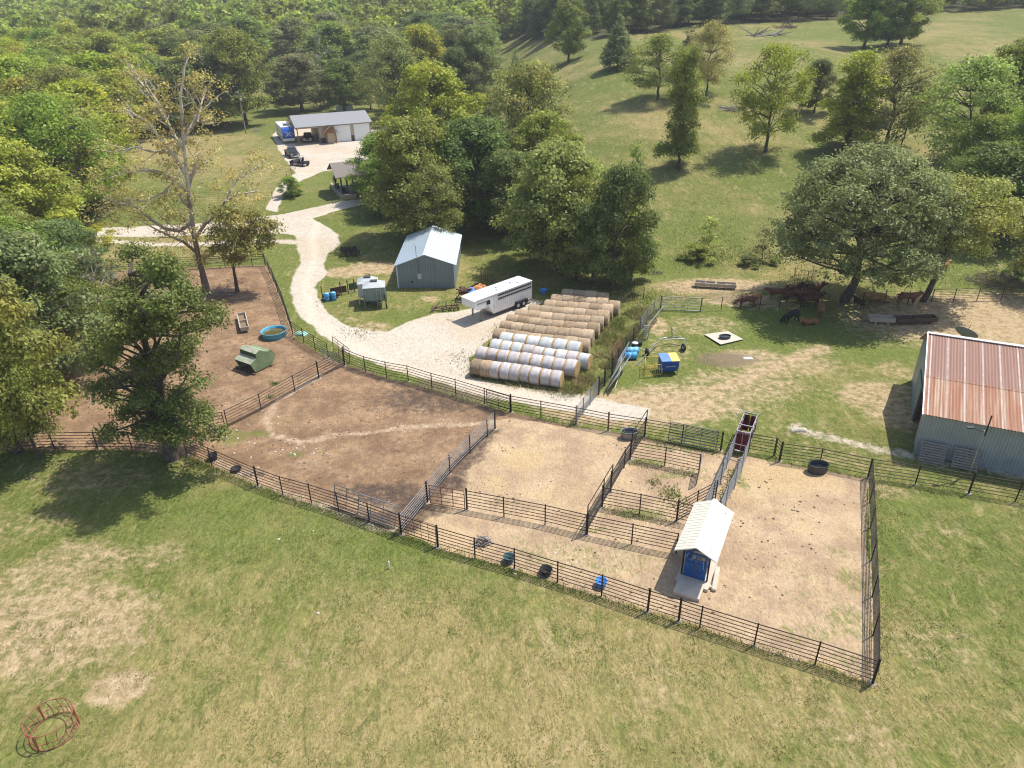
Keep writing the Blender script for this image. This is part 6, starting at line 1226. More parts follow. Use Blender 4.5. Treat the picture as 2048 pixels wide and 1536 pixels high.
# local +x toward nose (left in view); camera sees the local +y side when heading ~ 180+; body spans y from -Wt to 0
s.box((xb / 2, -Wt / 2, 1.55), (xb, Wt, 2.05)); s.build('body', WHS, t)
s = MB(); ng = [(xb, .95), (xb + .2, .55), (xb, .5)]
Mi = Matrix(((1, 0, 0, 0), (0, 1, 0, 0), (0, 0, 1, 0), (0, 0, 0, 1)))
s.prism([(xb - .02, .53), (xb + .55, 1.5), (LT - .35, 1.5), (LT, 1.75), (LT, 2.5), (LT - .2, 2.58), (xb - .02, 2.58)], Mi, -Wt, 0); s.build('gooseneck_nose', WHT, t)
s = MB(); s.prism([(-.04, 2.59), (LT - .25, 2.59), (LT + .02, 2.5), (LT + .02, 2.55), (LT - .25, 2.66), (-.04, 2.66)], Mi, -Wt - .03, .03); rf = s.build('roof', WHT, t)
for x, y in ((LT * .18, -.75), (LT * .25, -1.25), (LT * .50, -1.3), (LT * .56, -.7)): s = MB(); s.lathe((x, y, 2.66), [(.12, 0), (.12, .06), (.001, .08)], 10); s.build('roof_vent', mat('vent_grey', (.35, .36, .38), .5), rf)
for yy in (.012, -Wt - .012):
    n_ = 16; xs0 = .12; xs1 = xb * .88
    for z in (2.36, 1.98):
        s = MB()
        for k in range(n_): x0 = xs0 + (xs1 - xs0) * k / n_; s.box((x0 + (xs1 - xs0) / n_ * .46, yy, z), ((xs1 - xs0) / n_ * .84, .02, .16))
        s.build('vent_slots', BLT, t)
s = MB(); s.box((LT * .78, .014, 1.98), (LT * .06, .03, .42)); s.build('window', GLASS, t)
s = MB(); s.box((LT * .86, .012, 2.2), (LT * .22, .02, .06)); s.build('stripe', BLT, t)
s = MB(); s.box((xb + .005, -Wt / 2, .72), (.03, Wt * .9, .4)); s.build('tread_plate', GALS, t)
for x in (LT * .165, LT * .265):
    for y in (-.12, -Wt + .12): wheel(t, (x, y + (.14 if y > -1 else -.14), .40), .40, .24, 'Y', WLID)
s = MB()
s.prism([(LT * .165 - .5, .45), (LT * .165 - .4, .92), (LT * .265 + .4, .92), (LT * .265 + .5, .45), (LT * .265 + .42, .45), (LT * .265 + .34, .84), (LT * .165 - .34, .84), (LT * .165 - .42, .45)], Mi, .0, .32); s.build('fender', BLT, t)
s = MB(); s.box((LT - .55, -Wt / 2, 1.1), (.14, .14, .9)); s.box((LT - .55, -Wt / 2, .62), (.2, .2, .12)); s.box((LT - 1.1, -.35, .75), (.1, .1, 1.5)); s.box((LT - 1.1, -.35, .04), (.3, .3, .06)); s.build('jack', PIPE_G, t)
s = MB(); s.box((xb / 2, -Wt / 2, .47), (xb, Wt * .95, .12)); s.build('floor_frame', PIPE_G, t)
# flat trailer with tarps behind it
a, b_ = P(922, 606), P(966, 586); t = thing('utility_trailer', 'low flat trailer with a raised black ramp behind the cattle trailer', 'trailer', a, heading(a, b_)); Lu = (b_ - a).to_2d().length + .8
s = MB(); s.box((Lu / 2 + .4, 0, .6), (Lu - .8, 2.1, .1)); s.build('deck', mat('old_timber', (.10, .075, .055), .9), t)
s = MB(); 
for y in (-1.05, 1.05): s.box((Lu / 2 + .4, y, .82), (Lu - .8, .06, .08)); [s.box((.9 + k * 1.1, y, .72), (.05, .05, .25)) for k in range(int((Lu - 1) / 1.1))]
s.tube((.8, -1, .55), (-.9, 0, .5), .05); s.tube((.8, 1, .55), (-.9, 0, .5), .05); s.tube((-.7, 0, .1), (-.7, 0, 1.0), .045); s.build('frame', PIPE, t)
s = MB()
for y in np.linspace(-1.0, 1.0, 7): s.tube((Lu, y, .6), (Lu + .15, y, 2.0), .025)
for z in (.6, 1.3, 2.0): s.tube((Lu + (z - .6) * .107, -1.0, z), (Lu + (z - .6) * .107, 1.0, z), .03)
s.build('ramp', PIPE, t)
for y in (-1.2, 1.2): wheel(t, (Lu * .6, y, .33), .33, .2, 'Y')
def lump(base, cx, cy, z0, lx, ly, h, m, name, lab, seed, rz=0, cat='tarp', group=None):
    rn = np.random.default_rng(seed); n = 16; vs = []; fs = []
    for i in range(n):
        for j in range(n):
            u, v = i / (n - 1) - .5, j / (n - 1) - .5; e = max(0, 1 - (abs(u) * 2) ** 4) * max(0, 1 - (abs(v) * 2) ** 4); z = h * e * (.55 + .7 * float(vnoise(u * 5 + seed, v * 5, seed))); vs.append((cx + u * lx + rn.normal() * .015 * lx * .3, cy + v * ly, z0 + z))
    for i in range(n - 1):
        for j in range(n - 1): a_ = i * n + j; fs.append((a_, a_ + n, a_ + n + 1, a_ + 1))
    k = len(vs); vs += [(x, y, z0 - .02) for x, y, z in vs]; fs += [tuple(q + k for q in f[::-1]) for f in fs]
    for i in range(n - 1): 
        for a_, b2 in ((i, i + 1), (n * (n - 1) + i + 1, n * (n - 1) + i), ((i + 1) * n, i * n), (i * n + n - 1, (i + 1) * n + n - 1)): fs.append((a_, b2, b2 + k, a_ + k))
    s = MB().add(vs, fs, True); o_ = s.build(name, m); o_.location = base; o_.rotation_euler = (0, 0, rz); return tag(o_, lab, cat, group)
hz_ = heading(a, b_)
lump(a, Lu * .72, 0, .66, Lu * .42, 1.7, .5, mat('orange_tarp', (.58, .25, .09), .6, 0, .15), 'orange_tarp', 'orange tarp lump on the flat trailer', 3, hz_)
lump(a, Lu * .36, -.1, .66, Lu * .3, 1.6, .55, mat('blue_tarp', (.12, .25, .60), .5, 0, .2), 'blue_tarp', 'crumpled blue tarp at the front of the flat trailer', 5, hz_)
s = MB(); rn = random.Random(5)
for k in range(26): c0 = Vector((rn.uniform(.3, Lu * .4), rn.uniform(-.3, 1.2), .75 + rn.random() * .5)); s.box(c0, (rn.uniform(.1, .7), rn.uniform(.08, .3), rn.uniform(.06, .25)), rn.uniform(0, 3))
o_ = s.build('scrap_pile', mat('dark_scrap', (.05, .04, .045), .7, .2, .4, 4, col2=(.18, .09, .05))); o_.location = a; o_.rotation_euler = (0, 0, hz_); tag(o_, 'jumble of dark scrap beside the blue tarp on the flat trailer', 'scrap')
a = P(866, 624); t = thing('steel_implement', 'low rusty steel frame implement with hoops lying at the gravel edge', 'farm implement', a, .12)
s = MB()
for y in (0, .9): s.tube((0, y, .15), (2.9, y + .3, .2), .07)
for x in (0, 1.1, 2.0, 2.9): s.tube((x, 0, .2), (x, 1.2, .2), .06)
s.build('base_frame', RT, t)
for x in (1.5, 2.1, 2.7): s = MB(); s.path([Vector((x, 0, .2)), Vector((x - .05, .05, .75)), Vector((x, .9, .8)), Vector((x, 1.1, .2))], .06); s.build('hoop', RT, t)
s = MB(); s.tube((-.3, -.2, .1), (.8, 1.5, .5), .08); s.build('lever_arm', RT, t)
# vehicles in the yard
def pickup(u, v, ang, L_, label, paint, topper=False):
    p = P(u, v); t = thing('pickup_truck' if not topper else 'off_road_buggy', label, 'pickup' if not topper else 'buggy', p, R(ang)); W_ = 1.95; s = MB()
    s.prism([(-L_ / 2, .5), (-L_ / 2, 1.1), (-L_ * .08, 1.12), (L_ * .22, 1.15), (L_ * .47, 1.05), (L_ / 2, .85), (L_ / 2, .45)], Mi, -W_ / 2, W_ / 2); s.build('body', paint, t)
    s = MB(); x0, x1 = -L_ * .10, L_ * .24; s.add([(x0, -W_ / 2, 1.1), (x1, -W_ / 2, 1.1), (x1, W_ / 2, 1.1), (x0, W_ / 2, 1.1), (x0 + .12, -W_ * .4, 1.8), (x1 - .6, -W_ * .4, 1.8), (x1 - .6, W_ * .4, 1.8), (x0 + .12, W_ * .4, 1.8)], [(0, 1, 5, 4), (1, 2, 6, 5), (2, 3, 7, 6), (3, 0, 4, 7)]); s.build('window_band', GLASS, t)
    s = MB(); s.bbox(((x0 + x1 - .5) / 2, 0, 1.82), (x1 - x0 - .6, W_ * .82, .08), .02); s.build('cab_roof', paint, t)
    s = MB(); s.box((-L_ * .30, 0, 1.125), (L_ * .34, W_ * .78, .03)); s.build('bed_liner', BLT, t)
    for x in (-L_ * .3, L_ * .32):
        for y in (-W_ / 2, W_ / 2): wheel(t, (x, y, .4), .4, .26, 'Y')
    for y in (-.7, .7): s = MB(); s.box((L_ / 2 + .005, y, .85), (.04, .38, .18)); s.build('headlight', mat('lamp_white', (.8, .8, .8), .2), t)
    for y in (-.85, .85): s = MB(); s.box((-L_ / 2 - .005, y, .95), (.04, .18, .3)); s.build('tail_light', mat('lamp_red', (.3, .01, .01), .3), t)
    s = MB(); s.box((L_ / 2 + .05, 0, .5), (.12, W_ * .95, .2)); s.build('bumper', GALS, t)
NAVY = mat('dark_car_paint', (.018, .018, .028), .25, .3, .1, spec=.6)
pickup(585, 313, -62, 5.6, 'dark pickup parked at the left edge of the gravel yard', NAVY)
p = P(600, 331); t = thing('off_road_buggy', 'dark open topped off road buggy with a white roll cage below the pickup', 'buggy', p, R(150)); s = MB(); s.prism([(-1.9, .45), (-1.9, .95), (-.6, .8), (.5, .85), (1.2, 1.1), (1.9, .8), (1.9, .45)], Mi, -.8, .8); s.build('body', NAVY, t)
s = MB()
for y in (-.7, .7): s.path([Vector((-1.2, y, .9)), Vector((-.8, y, 1.8)), Vector((.4, y, 1.8)), Vector((1.0, y, 1.05))], .04)
for x in (-.8, .4): s.tube((x, -.7, 1.8), (x, .7, 1.8), .04)
s.build('roll_cage', WLID, t)
for y in (-.38, .38): s = MB(); s.box((-.3, y, .95), (.5, .5, .2)); s.box((-.6, y, 1.25), (.15, .5, .6)); s.build('seat', BLT, t)
for x in (-1.25, 1.3):
    for y in (-.85, .85): wheel(t, (x, y, .38), .38, .3, 'Y')
pickup(617, 282, -80, 4.6, 'dark vehicle parked under the carport of the workshop', NAVY)
RP = mat('red_car_paint', (.20, .05, .05), .3, .2); 
pickup(751, 268, -100, 4.8, 'pale vehicle parked at the right end of the workshop', mat('silver_paint', (.5, .49, .5), .3, .3))
# travel trailer with blue nose
p = P(579, 287); t = thing('camper', 'tall white camper trailer with a blue front cap parked left of the carport', 'camper', p, R(-66)); Lr, Wr, Hr = 9.5, 2.5, 3.5
s = MB(); s.box((-Lr / 2 - .5, 0, Hr / 2 + .3), (Lr, Wr, Hr - .7)); s.build('body', mat('camper_white', (.78, .78, .77), .35, 0, .03), t)
s = MB(); s.box((-Lr / 2 - .5, 0, Hr - .03), (Lr, Wr - .1, .06)); rf = s.build('roof', WHT, t)
s = MB(); s.prism([(-.5, 1.2), (.2, 1.15), (.5, 1.5), (.55, 2.4), (.2, 3.1), (-.5, Hr - .05)], Mi, -Wr / 2, Wr / 2); cap = s.build('front_cap', mat('cap_blue', (.03, .10, .42), .25, .1), t)
s = MB(); s.prism([(-.5, .55), (.2, .55), (.3, 1.13), (-.5, 1.18)], Mi, -Wr / 2, Wr / 2); s.build('lower_cap', WHT, t)
s = MB()
for a_ in (-1, 1):
    q = [Vector((.60, a_ * .55 + .08, 1.65)), Vector((.60, a_ * .55 - .12, 1.65)), Vector((.56, -a_ * .5 - .12, 2.5)), Vector((.56, -a_ * .5 + .08, 2.5))]; s.slab(q, .03 if a_ > 0 else .045)
s.build('emblem', WHT, cap)
for x, z in ((-3, 2.2), (-6.5, 2.2)):
    for y in (-Wr / 2 - .01, Wr / 2 + .01): s = MB(); s.box((x, y, z), (1.2, .03, .6)); s.build('window', GLASS, t)
s = MB(); s.box((-Lr / 2 - .5, -Wr / 2 - .012, 1.2), (Lr * .9, .02, .25)); s.build('stripe', mat('stripe_blue', (.05, .12, .3), .4), t)
for x in (-6, -7.0):
    for y in (-1.15, 1.15): wheel(t, (x, y, .4), .4, .25, 'Y')
for x, y in ((-3, 0), (-6, .3)): s = MB(); s.box((x, y, Hr + .13), (.9, .7, .26)); s.build('roof_unit', DK if x == -3 else WHT, rf)
# ------------------------------------------------------------------ poles, dish, pallets, brush, logs, stones
TIM = mat('weathered_pole', (.30, .26, .22), .9, 0, .2, 2)
for (u, v, top, lean, lab) in [(492, 267, 183, (-.1, 0), 'grey utility pole with a crossarm in front of the tall dark tree'), (218, 352, 228, (-.12, 0), 'tall weathered utility pole at the left side of the field')]:
    p = P(u, v); H = top_z(u, top, p); t = thing('utility_pole', lab, 'utility pole', p, 0, 'utility poles'); s = MB(); s.tube((0, 0, -.3), (lean[0] * H * .0, 0, H), .16, .1, 8); s.build('pole', TIM, t)
    s = MB(); s.box((0, 0, H - .8), (1.9, .1, .12)); s.build('crossarm', TIM, t); s = MB(); s.lathe((.3, -.1, H - 2.0), [(.001, 0), (.2, 0), (.22, .5), (.1, .6), (.001, .6)], 10); s.build('transformer', WLID, t)
p = P(1938, 948); t = thing('yard_light', 'grey yard light pole with an angled arm in front of the pallets', 'light pole', p, 0); H = 3.6
s = MB(); s.tube((0, 0, -.2), (0, 0, H), .06, .05, 8); s.build('pole', GALV, t); s = MB(); s.tube((0, 0, H - .1), (-1.0, -.2, H + .4), .03); s.box((-1.2, -.2, H + .42), (.5, .2, .09)); s.build('lamp_arm', DK, t); s = MB(); s.tube((.15, 0, H - .4), (.15, 0, H + 1.2), .05); s.build('riser', PIPE, t)
p = P(1921, 664, 0); p = P(1925, 690); t = thing('satellite_dish', 'big mesh satellite dish on a pole behind the barn ridge', 'satellite dish', P(1917, 712), 2.2); H = .6
s = MB(); s.tube((0, 0, 0), (0, 0, 2.0), .08); s.build('pole', PIPE_G, t)
s = MB(); M = Matrix.Rotation(.75, 3, 'X'); s.lathe((0, 0, 2.3), [(.05, -.25), (.4, -.2), (.8, -.02), (1.0, .12), (1.02, .14), (.8, .02), (.4, -.16), (.001, -.2)], 24, M=M); s.build('dish', mat('dark_mesh', (.24, .24, .25), .7, 0), t); s = MB(); s.tube(M @ Vector((0, 0, -.2)) + Vector((0, 0, 2.3)), M @ Vector((0, 0, .9)) + Vector((0, 0, 2.3)), .03); s.build('feed_horn', PIPE, t)
PAL = mat('grey_pallet', (.26, .22, .19), .9, 0, .25, 4)
for k, (u, v) in enumerate([(1868, 911), (1909, 916)]):
    p = BARN[0] + Vector((math.cos(BARN[1]), math.sin(BARN[1]), 0)) * (1.0 + 2.1 * k) - Vector((-math.sin(BARN[1]), math.cos(BARN[1]), 0)) * .85; p.z = float(zfun(p.x, p.y)); t = thing('pallet', ['left', 'right'][k] + ' one of two grey wooden pallets leaning on the barn wall', 'pallet', p, BARN[1], 'pallets leaning on the barn'); t.rotation_euler = (-.42, 0, t.rotation_euler[2])
    s = MB(); [s.box((0, -.05, .12 + j * .19), (1.6, .03, .12)) for j in range(8)]; s.build('slats', PAL, t)
    for x in (-.75, 0, .75): s = MB(); s.box((x, .03, .78), (.06, .1, 1.5)); s.build('runner', PAL, t)
def sticks(u, v, rx, ry, h, n, m, name, lab, cat, seed, ln=1.2, th=.03, group=None, z0=0.0):
    p = P(u, v); rn = random.Random(seed); s = MB()
    for k in range(n):
        a_ = rn.uniform(0, 6.28); r_ = math.sqrt(rn.random()); c0 = Vector((math.cos(a_) * r_ * rx, math.sin(a_) * r_ * ry, z0 + h * (1 - r_ * r_) * rn.random())); d = Vector((rn.gauss(0, 1), rn.gauss(0, 1), rn.gauss(0, .45))).normalized() * ln * rn.uniform(.4, 1)
        e = c0 + d; e.z = max(e.z, .03); s.tube(c0, e, th * rn.uniform(.5, 1.2), th * .3, 4, False)
    o_ = s.build(name, m); o_.location = p; return tag(o_, lab, cat, group)
sticks(1990, 566, 3.0, 2.2, 1.7, 420, mat('brush_grey', (.17, .125, .10), .95), 'brush_pile', 'grey brown brush pile near the right edge above the fence', 'brush pile', 1, 1.6)
sticks(1461, 219, 1.8, 1.2, .6, 60, DEADB, 'fallen_branches', 'small heap of grey dead branches on the open slope', 'branches', 2, 2.2, .09)
sticks(1525, 71, 4.5, 2.0, .8, 30, DEADB, 'fallen_log', 'pale fallen tree trunk with stubs high on the pasture', 'log', 3, 5.5, .30); sticks(1572, 56, 3.5, 1.5, 1.8, 90, mat('brush_grey', (.17, .125, .10), .95), 'brush_pile', 'dark brush heap by the treeline above the fallen trunk', 'brush pile', 4, 2.5, .1)
sticks(1312, 547, .9, .7, .3, 60, mat('brush_grey', (.17, .125, .10), .95), 'twig_heap', 'small brown twig heap in bright grass left of the bunks', 'twigs', 5, .7); sticks(966, 1086, .45, .4, .65, 90, DEADB, 'root_stump', 'grey uprooted stump inside the meadow fence', 'stump', 6, .55, .045)
sticks(436, 590, 1.6, .8, .8, 26, DEADB, 'broken_limb', 'broken pale limb lying at the foot of the sycamore', 'branch', 7, 2.0, .07); sticks(505, 948, .8, .3, .3, 30, DEADB, 'twig_heap', 'grey twigs along the meadow fence between two feet of posts', 'twigs', 8, .5)
sticks(514, 262, 1.2, .8, .6, 60, DEADB, 'brush_pile', 'small grey brush heap left of the camper', 'brush pile', 9, 1.0, .05)
p = P(779, 1137); s = MB(); s.tube((0, 0, -.1), (0, 0, .55), .045, .045, 8); o_ = s.build('marker_stake', mat('white_pvc', (.8, .78, .74), .5)); o_.location = p; tag(o_, 'short white pipe marker standing alone in the green meadow', 'marker')
p = P(1403, 708)
def rocks(spots, m, lab_f, group, sz=(.08, .2), seed=1):
    rn = random.Random(seed)
    for k, (u, v) in enumerate(spots):
        p = P(u, v); r = rn.uniform(*sz); s = MB(); vs = []; n = 7
        for j in range(4):
            for i in range(n): a_ = 6.28 * i / n; q = r * [1, 1.1, .8, .25][j] * rn.uniform(.8, 1.15); vs.append((math.cos(a_) * q * 1.3, math.sin(a_) * q, r * [-.2, .25, .6, .8][j]))
        fs = [(j * n + i, j * n + (i + 1) % n, (j + 1) * n + (i + 1) % n, (j + 1) * n + i) for j in range(3) for i in range(n)] + [tuple(range(3 * n, 4 * n))]
        o_ = s.add(vs, fs).build('stone', m); o_.location = p; o_.rotation_euler = (0, 0, rn.uniform(0, 6)); tag(o_, lab_f, 'stone', group)
LIM = mat('limestone', (.46, .41, .34), .9, 0, .15, 5)
rr_ = random.Random(12)
rocks([(rr_.gauss(605, 28), rr_.gauss(897, 15)) for _ in range(26)] + [(rr_.uniform(440, 600), rr_.uniform(830, 940)) for _ in range(18)], LIM, 'small pale limestone lump on the bare soil of the brown pen', 'pale stones in the brown pen', (.03, .09), 2)
rocks([(627, 1062), (557, 1079), (636, 1227), (1030, 1148), (740, 1048), (745, 1051), (731, 1043), (215, 355)], LIM, 'pale stone lying in or beside the green meadow', 'pale stones in the meadow', (.04, .10), 3)
rocks([(rr_.uniform(1700, 1960), rr_.uniform(528, 562)) for _ in range(22)] + [(rr_.uniform(1500, 1640), rr_.uniform(495, 530)) for _ in range(16)], LIM, 'pale stone in the rough grass beyond the cattle', 'pale stones beyond the cattle', (.07, .18), 4)
p = P(1583, 862)
lump(P(1598, 861), 0, 0, .02, 1.3, .55, .2, LIM, 'flat_rock', 'flat pale rock in the dry grass right of the maroon chute', 4, 0, 'rock')
lump(P(603, 668), 0, 0, .02, 1.3, .9, .25, mat('teal_lid', (.25, .50, .42), .6), 'plastic_lid', 'pale green plastic lid lying in the grass outside the curved fence', 6, -.3, 'lid')
lump(P(1496, 716), 0, 0, .0, .9, .5, .05, mat('puddle_grey', (.5, .5, .5), .2), 'salt_block', 'flat white lump on the dark muddy spot in the grass', 7, 0, 'salt block')

# ------------------------------------------------------------------ grass: meadow tufts and rank weeds (uncountable, one object each)
def blades_mat(name, cols):
    m, t, b = new_mat(name); n = t.nodes; l = t.links; at = n.new('ShaderNodeAttribute'); at.attribute_name = 'rnd'; cr_ = n.new('ShaderNodeValToRGB'); e = cr_.color_ramp.elements
    e[0].color = (*cols[0], 1); e[1].color = (*cols[-1], 1)
    for i, c in enumerate(cols[1:-1]): k = e.new((i + 1) / (len(cols) - 1)); k.color = (*c, 1)
    l.new(at.outputs['Fac'], cr_.inputs[0]); l.new(cr_.outputs[0], b.inputs['Base Color']); b.inputs['Roughness'].default_value = .9; b.inputs['Specular IOR Level'].default_value = .1; return m
def blades(xy, h, wd, rng, base_r, name, m, lean=.5, tone=None):
    n = len(xy); z = zfun(xy[:, 0], xy[:, 1]); a = rng.random(n) * 6.283; c = np.stack([np.cos(a), np.sin(a)], 1); hh = h * (.5 + .9 * rng.random(n)); p = xy + rng.normal(size=(n, 2)) * base_r
    l_ = rng.normal(size=(n, 2)) * lean * hh[:, None]; w_ = c * (wd * (.6 + .8 * rng.random(n)))[:, None]
    V = np.zeros((n, 3, 3)); V[:, 0, :2] = p - w_; V[:, 1, :2] = p + w_; V[:, 2, :2] = p + l_; V[:, 0, 2] = z - .03; V[:, 1, 2] = z - .03; V[:, 2, 2] = z + hh
    r_ = rng.random(n) if tone is None else np.clip(tone + rng.normal(size=n) * .10, 0, 1)
    o_ = link(name, np_mesh(name, V.reshape(-1, 3), np.arange(3 * n).reshape(n, 3), [m], False, None, {'rnd': r_})); return o_
rng = np.random.default_rng(21)
GCOL = [(.055, .10, .018), (.10, .14, .028), (.165, .19, .045), (.24, .22, .08), (.40, .33, .17)]
MG = blades_mat('meadow_blades', GCOL)
def inpoly(q, pts): return poly_sd(q[:, 0], q[:, 1], W(pts))
n = 200000; yy = 17 + 30 * rng.random(n) ** .8; xx = (rng.random(n) * 2 - 1) * (yy * .78 + 12); q = np.stack([xx, yy], 1)
keep = (inpoly(q, PADD) < -.15) & (inpoly(q, ROAD) < -.1) & (vnoise(xx / 1.3, yy / 1.3, 3) > .30); q = q[keep]
tone = .5 + (fbm(q[:, 0] / 2.2, q[:, 1] / 2.2, 77, 4) - .5) * 1.8
lu = P(560, 1060); tone -= .35 * np.exp(-(((q[:, 0] - lu.x) / 14) ** 2 + ((q[:, 1] - lu.y) / 6) ** 2)); ll = P(90, 1230); tone += .4 * np.exp(-(((q[:, 0] - ll.x) / 7) ** 2 + ((q[:, 1] - ll.y) / 4) ** 2))
o = blades(q, .075, .020, rng, .05, 'meadow_grass', MG, 1.3, tone); tag(o, 'short mixed green and straw coloured grass of the foreground meadow', 'grass', kind='stuff')
def along(pts, dens, spread):
    Wp = W(pts); out = []
    for i in range(len(Wp) - 1):
        a_, b_2 = np.array(Wp[i]), np.array(Wp[i + 1]); k = int(np.linalg.norm(b_2 - a_) * dens); s_ = rng.random((k, 1)); out.append(a_ + (b_2 - a_) * s_ + rng.normal(size=(k, 2)) * spread)
    return np.concatenate(out)
WEEDP = [(1268, 612), (1320, 622), (1262, 690), (1212, 765), (1150, 800), (1122, 782), (1160, 755), (1185, 735), (1190, 700), (1222, 650), (1246, 628)]
wp = W(WEEDP); xs = [p[0] for p in wp]; yy_ = [p[1] for p in wp]; n = 52000; q = np.stack([rng.uniform(min(xs), max(xs), n), rng.uniform(min(yy_), max(yy_), n)], 1); q = q[(poly_sd(q[:, 0], q[:, 1], wp) > .1) & (vnoise(q[:, 0] / 1.1, q[:, 1] / 1.1, 9) > .36)]
parts_ = [q, along([(996, 690), (1060, 698), (1120, 706), (1180, 716)], 160, .35), along([(960, 752), (1050, 772), (1125, 785)], 60, .3), along([(1176, 720), (1160, 755), (1122, 790)], 160, .6), along([(1240, 640), (1225, 655), (1212, 668), (1200, 690)], 200, .5)]
q = np.concatenate(parts_); tone = .15 + .75 * fbm(q[:, 0] / 1.6, q[:, 1] / 1.6, 13, 3)
o = blades(q, .38, .03, rng, .12, 'tall_weeds', MG, 1.0, tone + .12); tag(o, 'rank green and straw coloured weeds round the bale rows and the lane fence', 'weeds', kind='stuff')
parts_ = [along([(374, 912), (516, 976), (678, 1028), (803, 1073), (950, 1120), (1203, 1197), (1399, 1260), (1630, 1333), (1745, 1371)], 130, .22), along([(689, 727), (817, 763), (969, 809), (1152, 849)], 60, .3), along([(1289, 878), (1363, 892), (1441, 908)], 170, .3), along([(1559, 923), (1735, 955), (1937, 987), (2140, 1023)], 40, .3),
          along([(586, 672), (631, 700), (680, 722)], 80, .4), along([(1204, 1018), (1279, 1032), (1353, 1048)], 150, .3), along([(1263, 925), (1329, 938), (1393, 950)], 130, .3), along([(1465, 940), (1450, 985), (1440, 1010)], 140, .2), along([(1752, 1366), (1750, 1150), (1742, 960)], 60, .4), along([(0, 905), (200, 905), (330, 915)], 60, .4)]
q = np.concatenate(parts_); o = blades(q, .13, .022, rng, .06, 'fence_line_grass', MG, .7, .12 + .5 * fbm(q[:, 0] / 2, q[:, 1] / 2, 15, 3)); tag(o, 'longer green grass growing along the foot of the corral fences', 'grass', kind='stuff')
cl = []
for u, v, r_, k in [(1395, 520, 3.5, 1500), (1450, 500, 6, 1500), (1520, 520, 4, 900), (1307, 965, .5, 90), (1340, 985, .9, 150), (1350, 1000, 1.0, 150), (550, 768, .35, 100), (540, 795, .3, 60), (1330, 590, 5, 900), (1700, 545, 10, 1800), (1850, 550, 9, 1500), (1010, 660, 1.4, 120), (1200, 560, 5, 600), (720, 665, 2, 200), (1065, 700, 1, 50), (940, 720, 2.5, 260), (1000, 730, 1.5, 100), (1400, 470, 10, 1400), (1285, 600, 2.5, 500), (1600, 560, 3, 400)]:
    c_ = P(u, v); cl.append(np.array([c_.x, c_.y]) + rng.normal(size=(k, 2)) * r_ * .5)
q = np.concatenate(cl); o = blades(q, .17, .035, rng, .05, 'weed_patches', MG, 1.0, .05 + .4 * rng.random(len(q))); tag(o, 'scattered green weed patches in the pens and the rough pasture', 'weeds', kind='stuff')

# dung, clods and trodden lumps on the pen floors; coarse dark weed clumps in the meadow
def clods(polys, n, seed):
    rn = np.random.default_rng(seed); Wp = W(polys); xs = [p[0] for p in Wp]; ys_2 = [p[1] for p in Wp]; q = np.stack([rn.uniform(min(xs), max(xs), n), rn.uniform(min(ys_2), max(ys_2), n)], 1)
    q = q[(poly_sd(q[:, 0], q[:, 1], Wp) > .2) & (vnoise(q[:, 0] / 2.5, q[:, 1] / 2.5, 61) > .42 + .2 * rn.random(len(q)))]; m_ = len(q); z = zfun(q[:, 0], q[:, 1]); r_ = .035 + .10 * rn.random(m_) ** 3; V = np.zeros((m_, 6, 3))
    for i in range(5): a_ = 6.283 * i / 5 + rn.random(m_); V[:, i, 0] = q[:, 0] + np.cos(a_) * r_; V[:, i, 1] = q[:, 1] + np.sin(a_) * r_; V[:, i, 2] = z - .01
    V[:, 5, 0] = q[:, 0]; V[:, 5, 1] = q[:, 1]; V[:, 5, 2] = z + r_ * .55
    F = np.array([[i, (i + 1) % 5, 5] for i in range(5)]); return V.reshape(-1, 3), (F[None] + 6 * np.arange(m_)[:, None, None]).reshape(-1, 3)
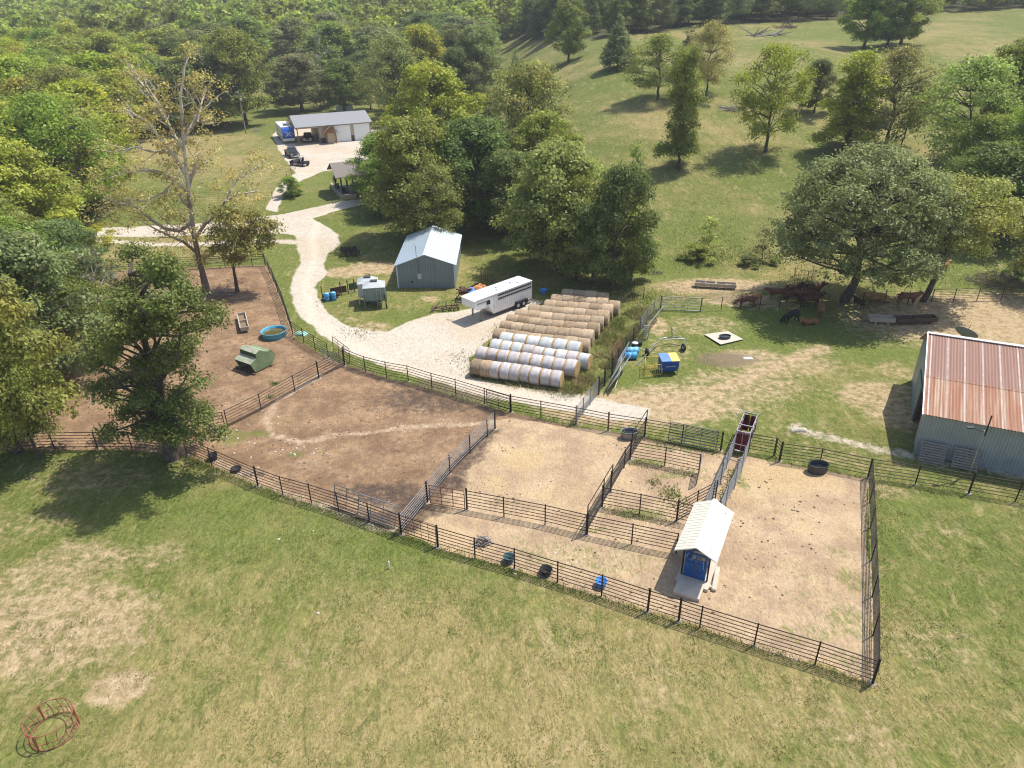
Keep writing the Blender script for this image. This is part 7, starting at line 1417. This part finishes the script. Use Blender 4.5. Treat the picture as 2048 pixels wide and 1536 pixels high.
Vc, Fc = clods(PADD, 16000, 31); o = link('trodden_clods', np_mesh('trodden_clods', Vc, Fc, [mat('clod_brown', (.135, .088, .058), .95, 0, .45, .8)], False)); tag(o, 'dung and trodden soil lumps strewn over the corral floors', 'clods', kind='stuff')
n = 620; yy = 17 + 32 * rng.random(n); xx = (rng.random(n) * 2 - 1) * (yy * .78 + 10); q = np.stack([xx, yy], 1); q = q[(inpoly(q, PADD) < -.5) & (inpoly(q, ROAD) < -.3) & (vnoise(xx / 6, yy / 6, 71) > .45)]
q = np.repeat(q, 40, 0) + rng.normal(size=(len(q) * 40, 2)) * .20; o = blades(q, .09, .022, rng, .04, 'weed_clumps', blades_mat('clump_blades', [(.065, .10, .020), (.11, .15, .030), (.17, .20, .045)]), 1.2); tag(o, 'coarse darker green weed clumps dotted over the meadow', 'weeds', kind='stuff')

rows_ = [((946, 752), (1124, 781)), ((991, 690), (1179, 712)), ((1003, 671), (1187, 692)), ((1016, 658), (1198, 678)), ((1032, 648), (1206, 664)), ((1058, 638), (1217, 653)), ((1090, 628), (1225, 641)), ((1103, 617), (1215, 627))]
q = np.concatenate([along(list(r_), 130, .45) for r_ in rows_] + [along([(985, 690), (1010, 655), (1060, 632), (1110, 610)], 110, .7)])
o = blades(q, .14, .03, rng, .1, 'loose_hay', blades_mat('hay_strands', [(.26, .19, .10), (.40, .30, .17), (.56, .43, .25)]), 2.2); tag(o, 'loose hay shed on the ground round and between the bale rows', 'hay', kind='stuff')

# ------------------------------------------------------------------ thin air haze round everything
def haze(density, col):
    b = MB(); b.box((0, 880, 48), (9400, 2000, 104)); m = bpy.data.materials.new('haze_air'); m.use_nodes = True; t = m.node_tree; t.nodes.clear()
    o = t.nodes.new('ShaderNodeOutputMaterial'); v = t.nodes.new('ShaderNodeVolumePrincipled'); v.inputs['Density'].default_value = density; v.inputs['Color'].default_value = (*col, 1); v.inputs["Anisotropy"].default_value = .0
    t.links.new(v.outputs[0], o.inputs['Volume']); h = b.build('haze', m); h.visible_shadow = True; tag(h, 'thin pale air haze over the farm and woods', 'haze', kind='stuff')
haze(.00024, (.92, .95, 1.0))
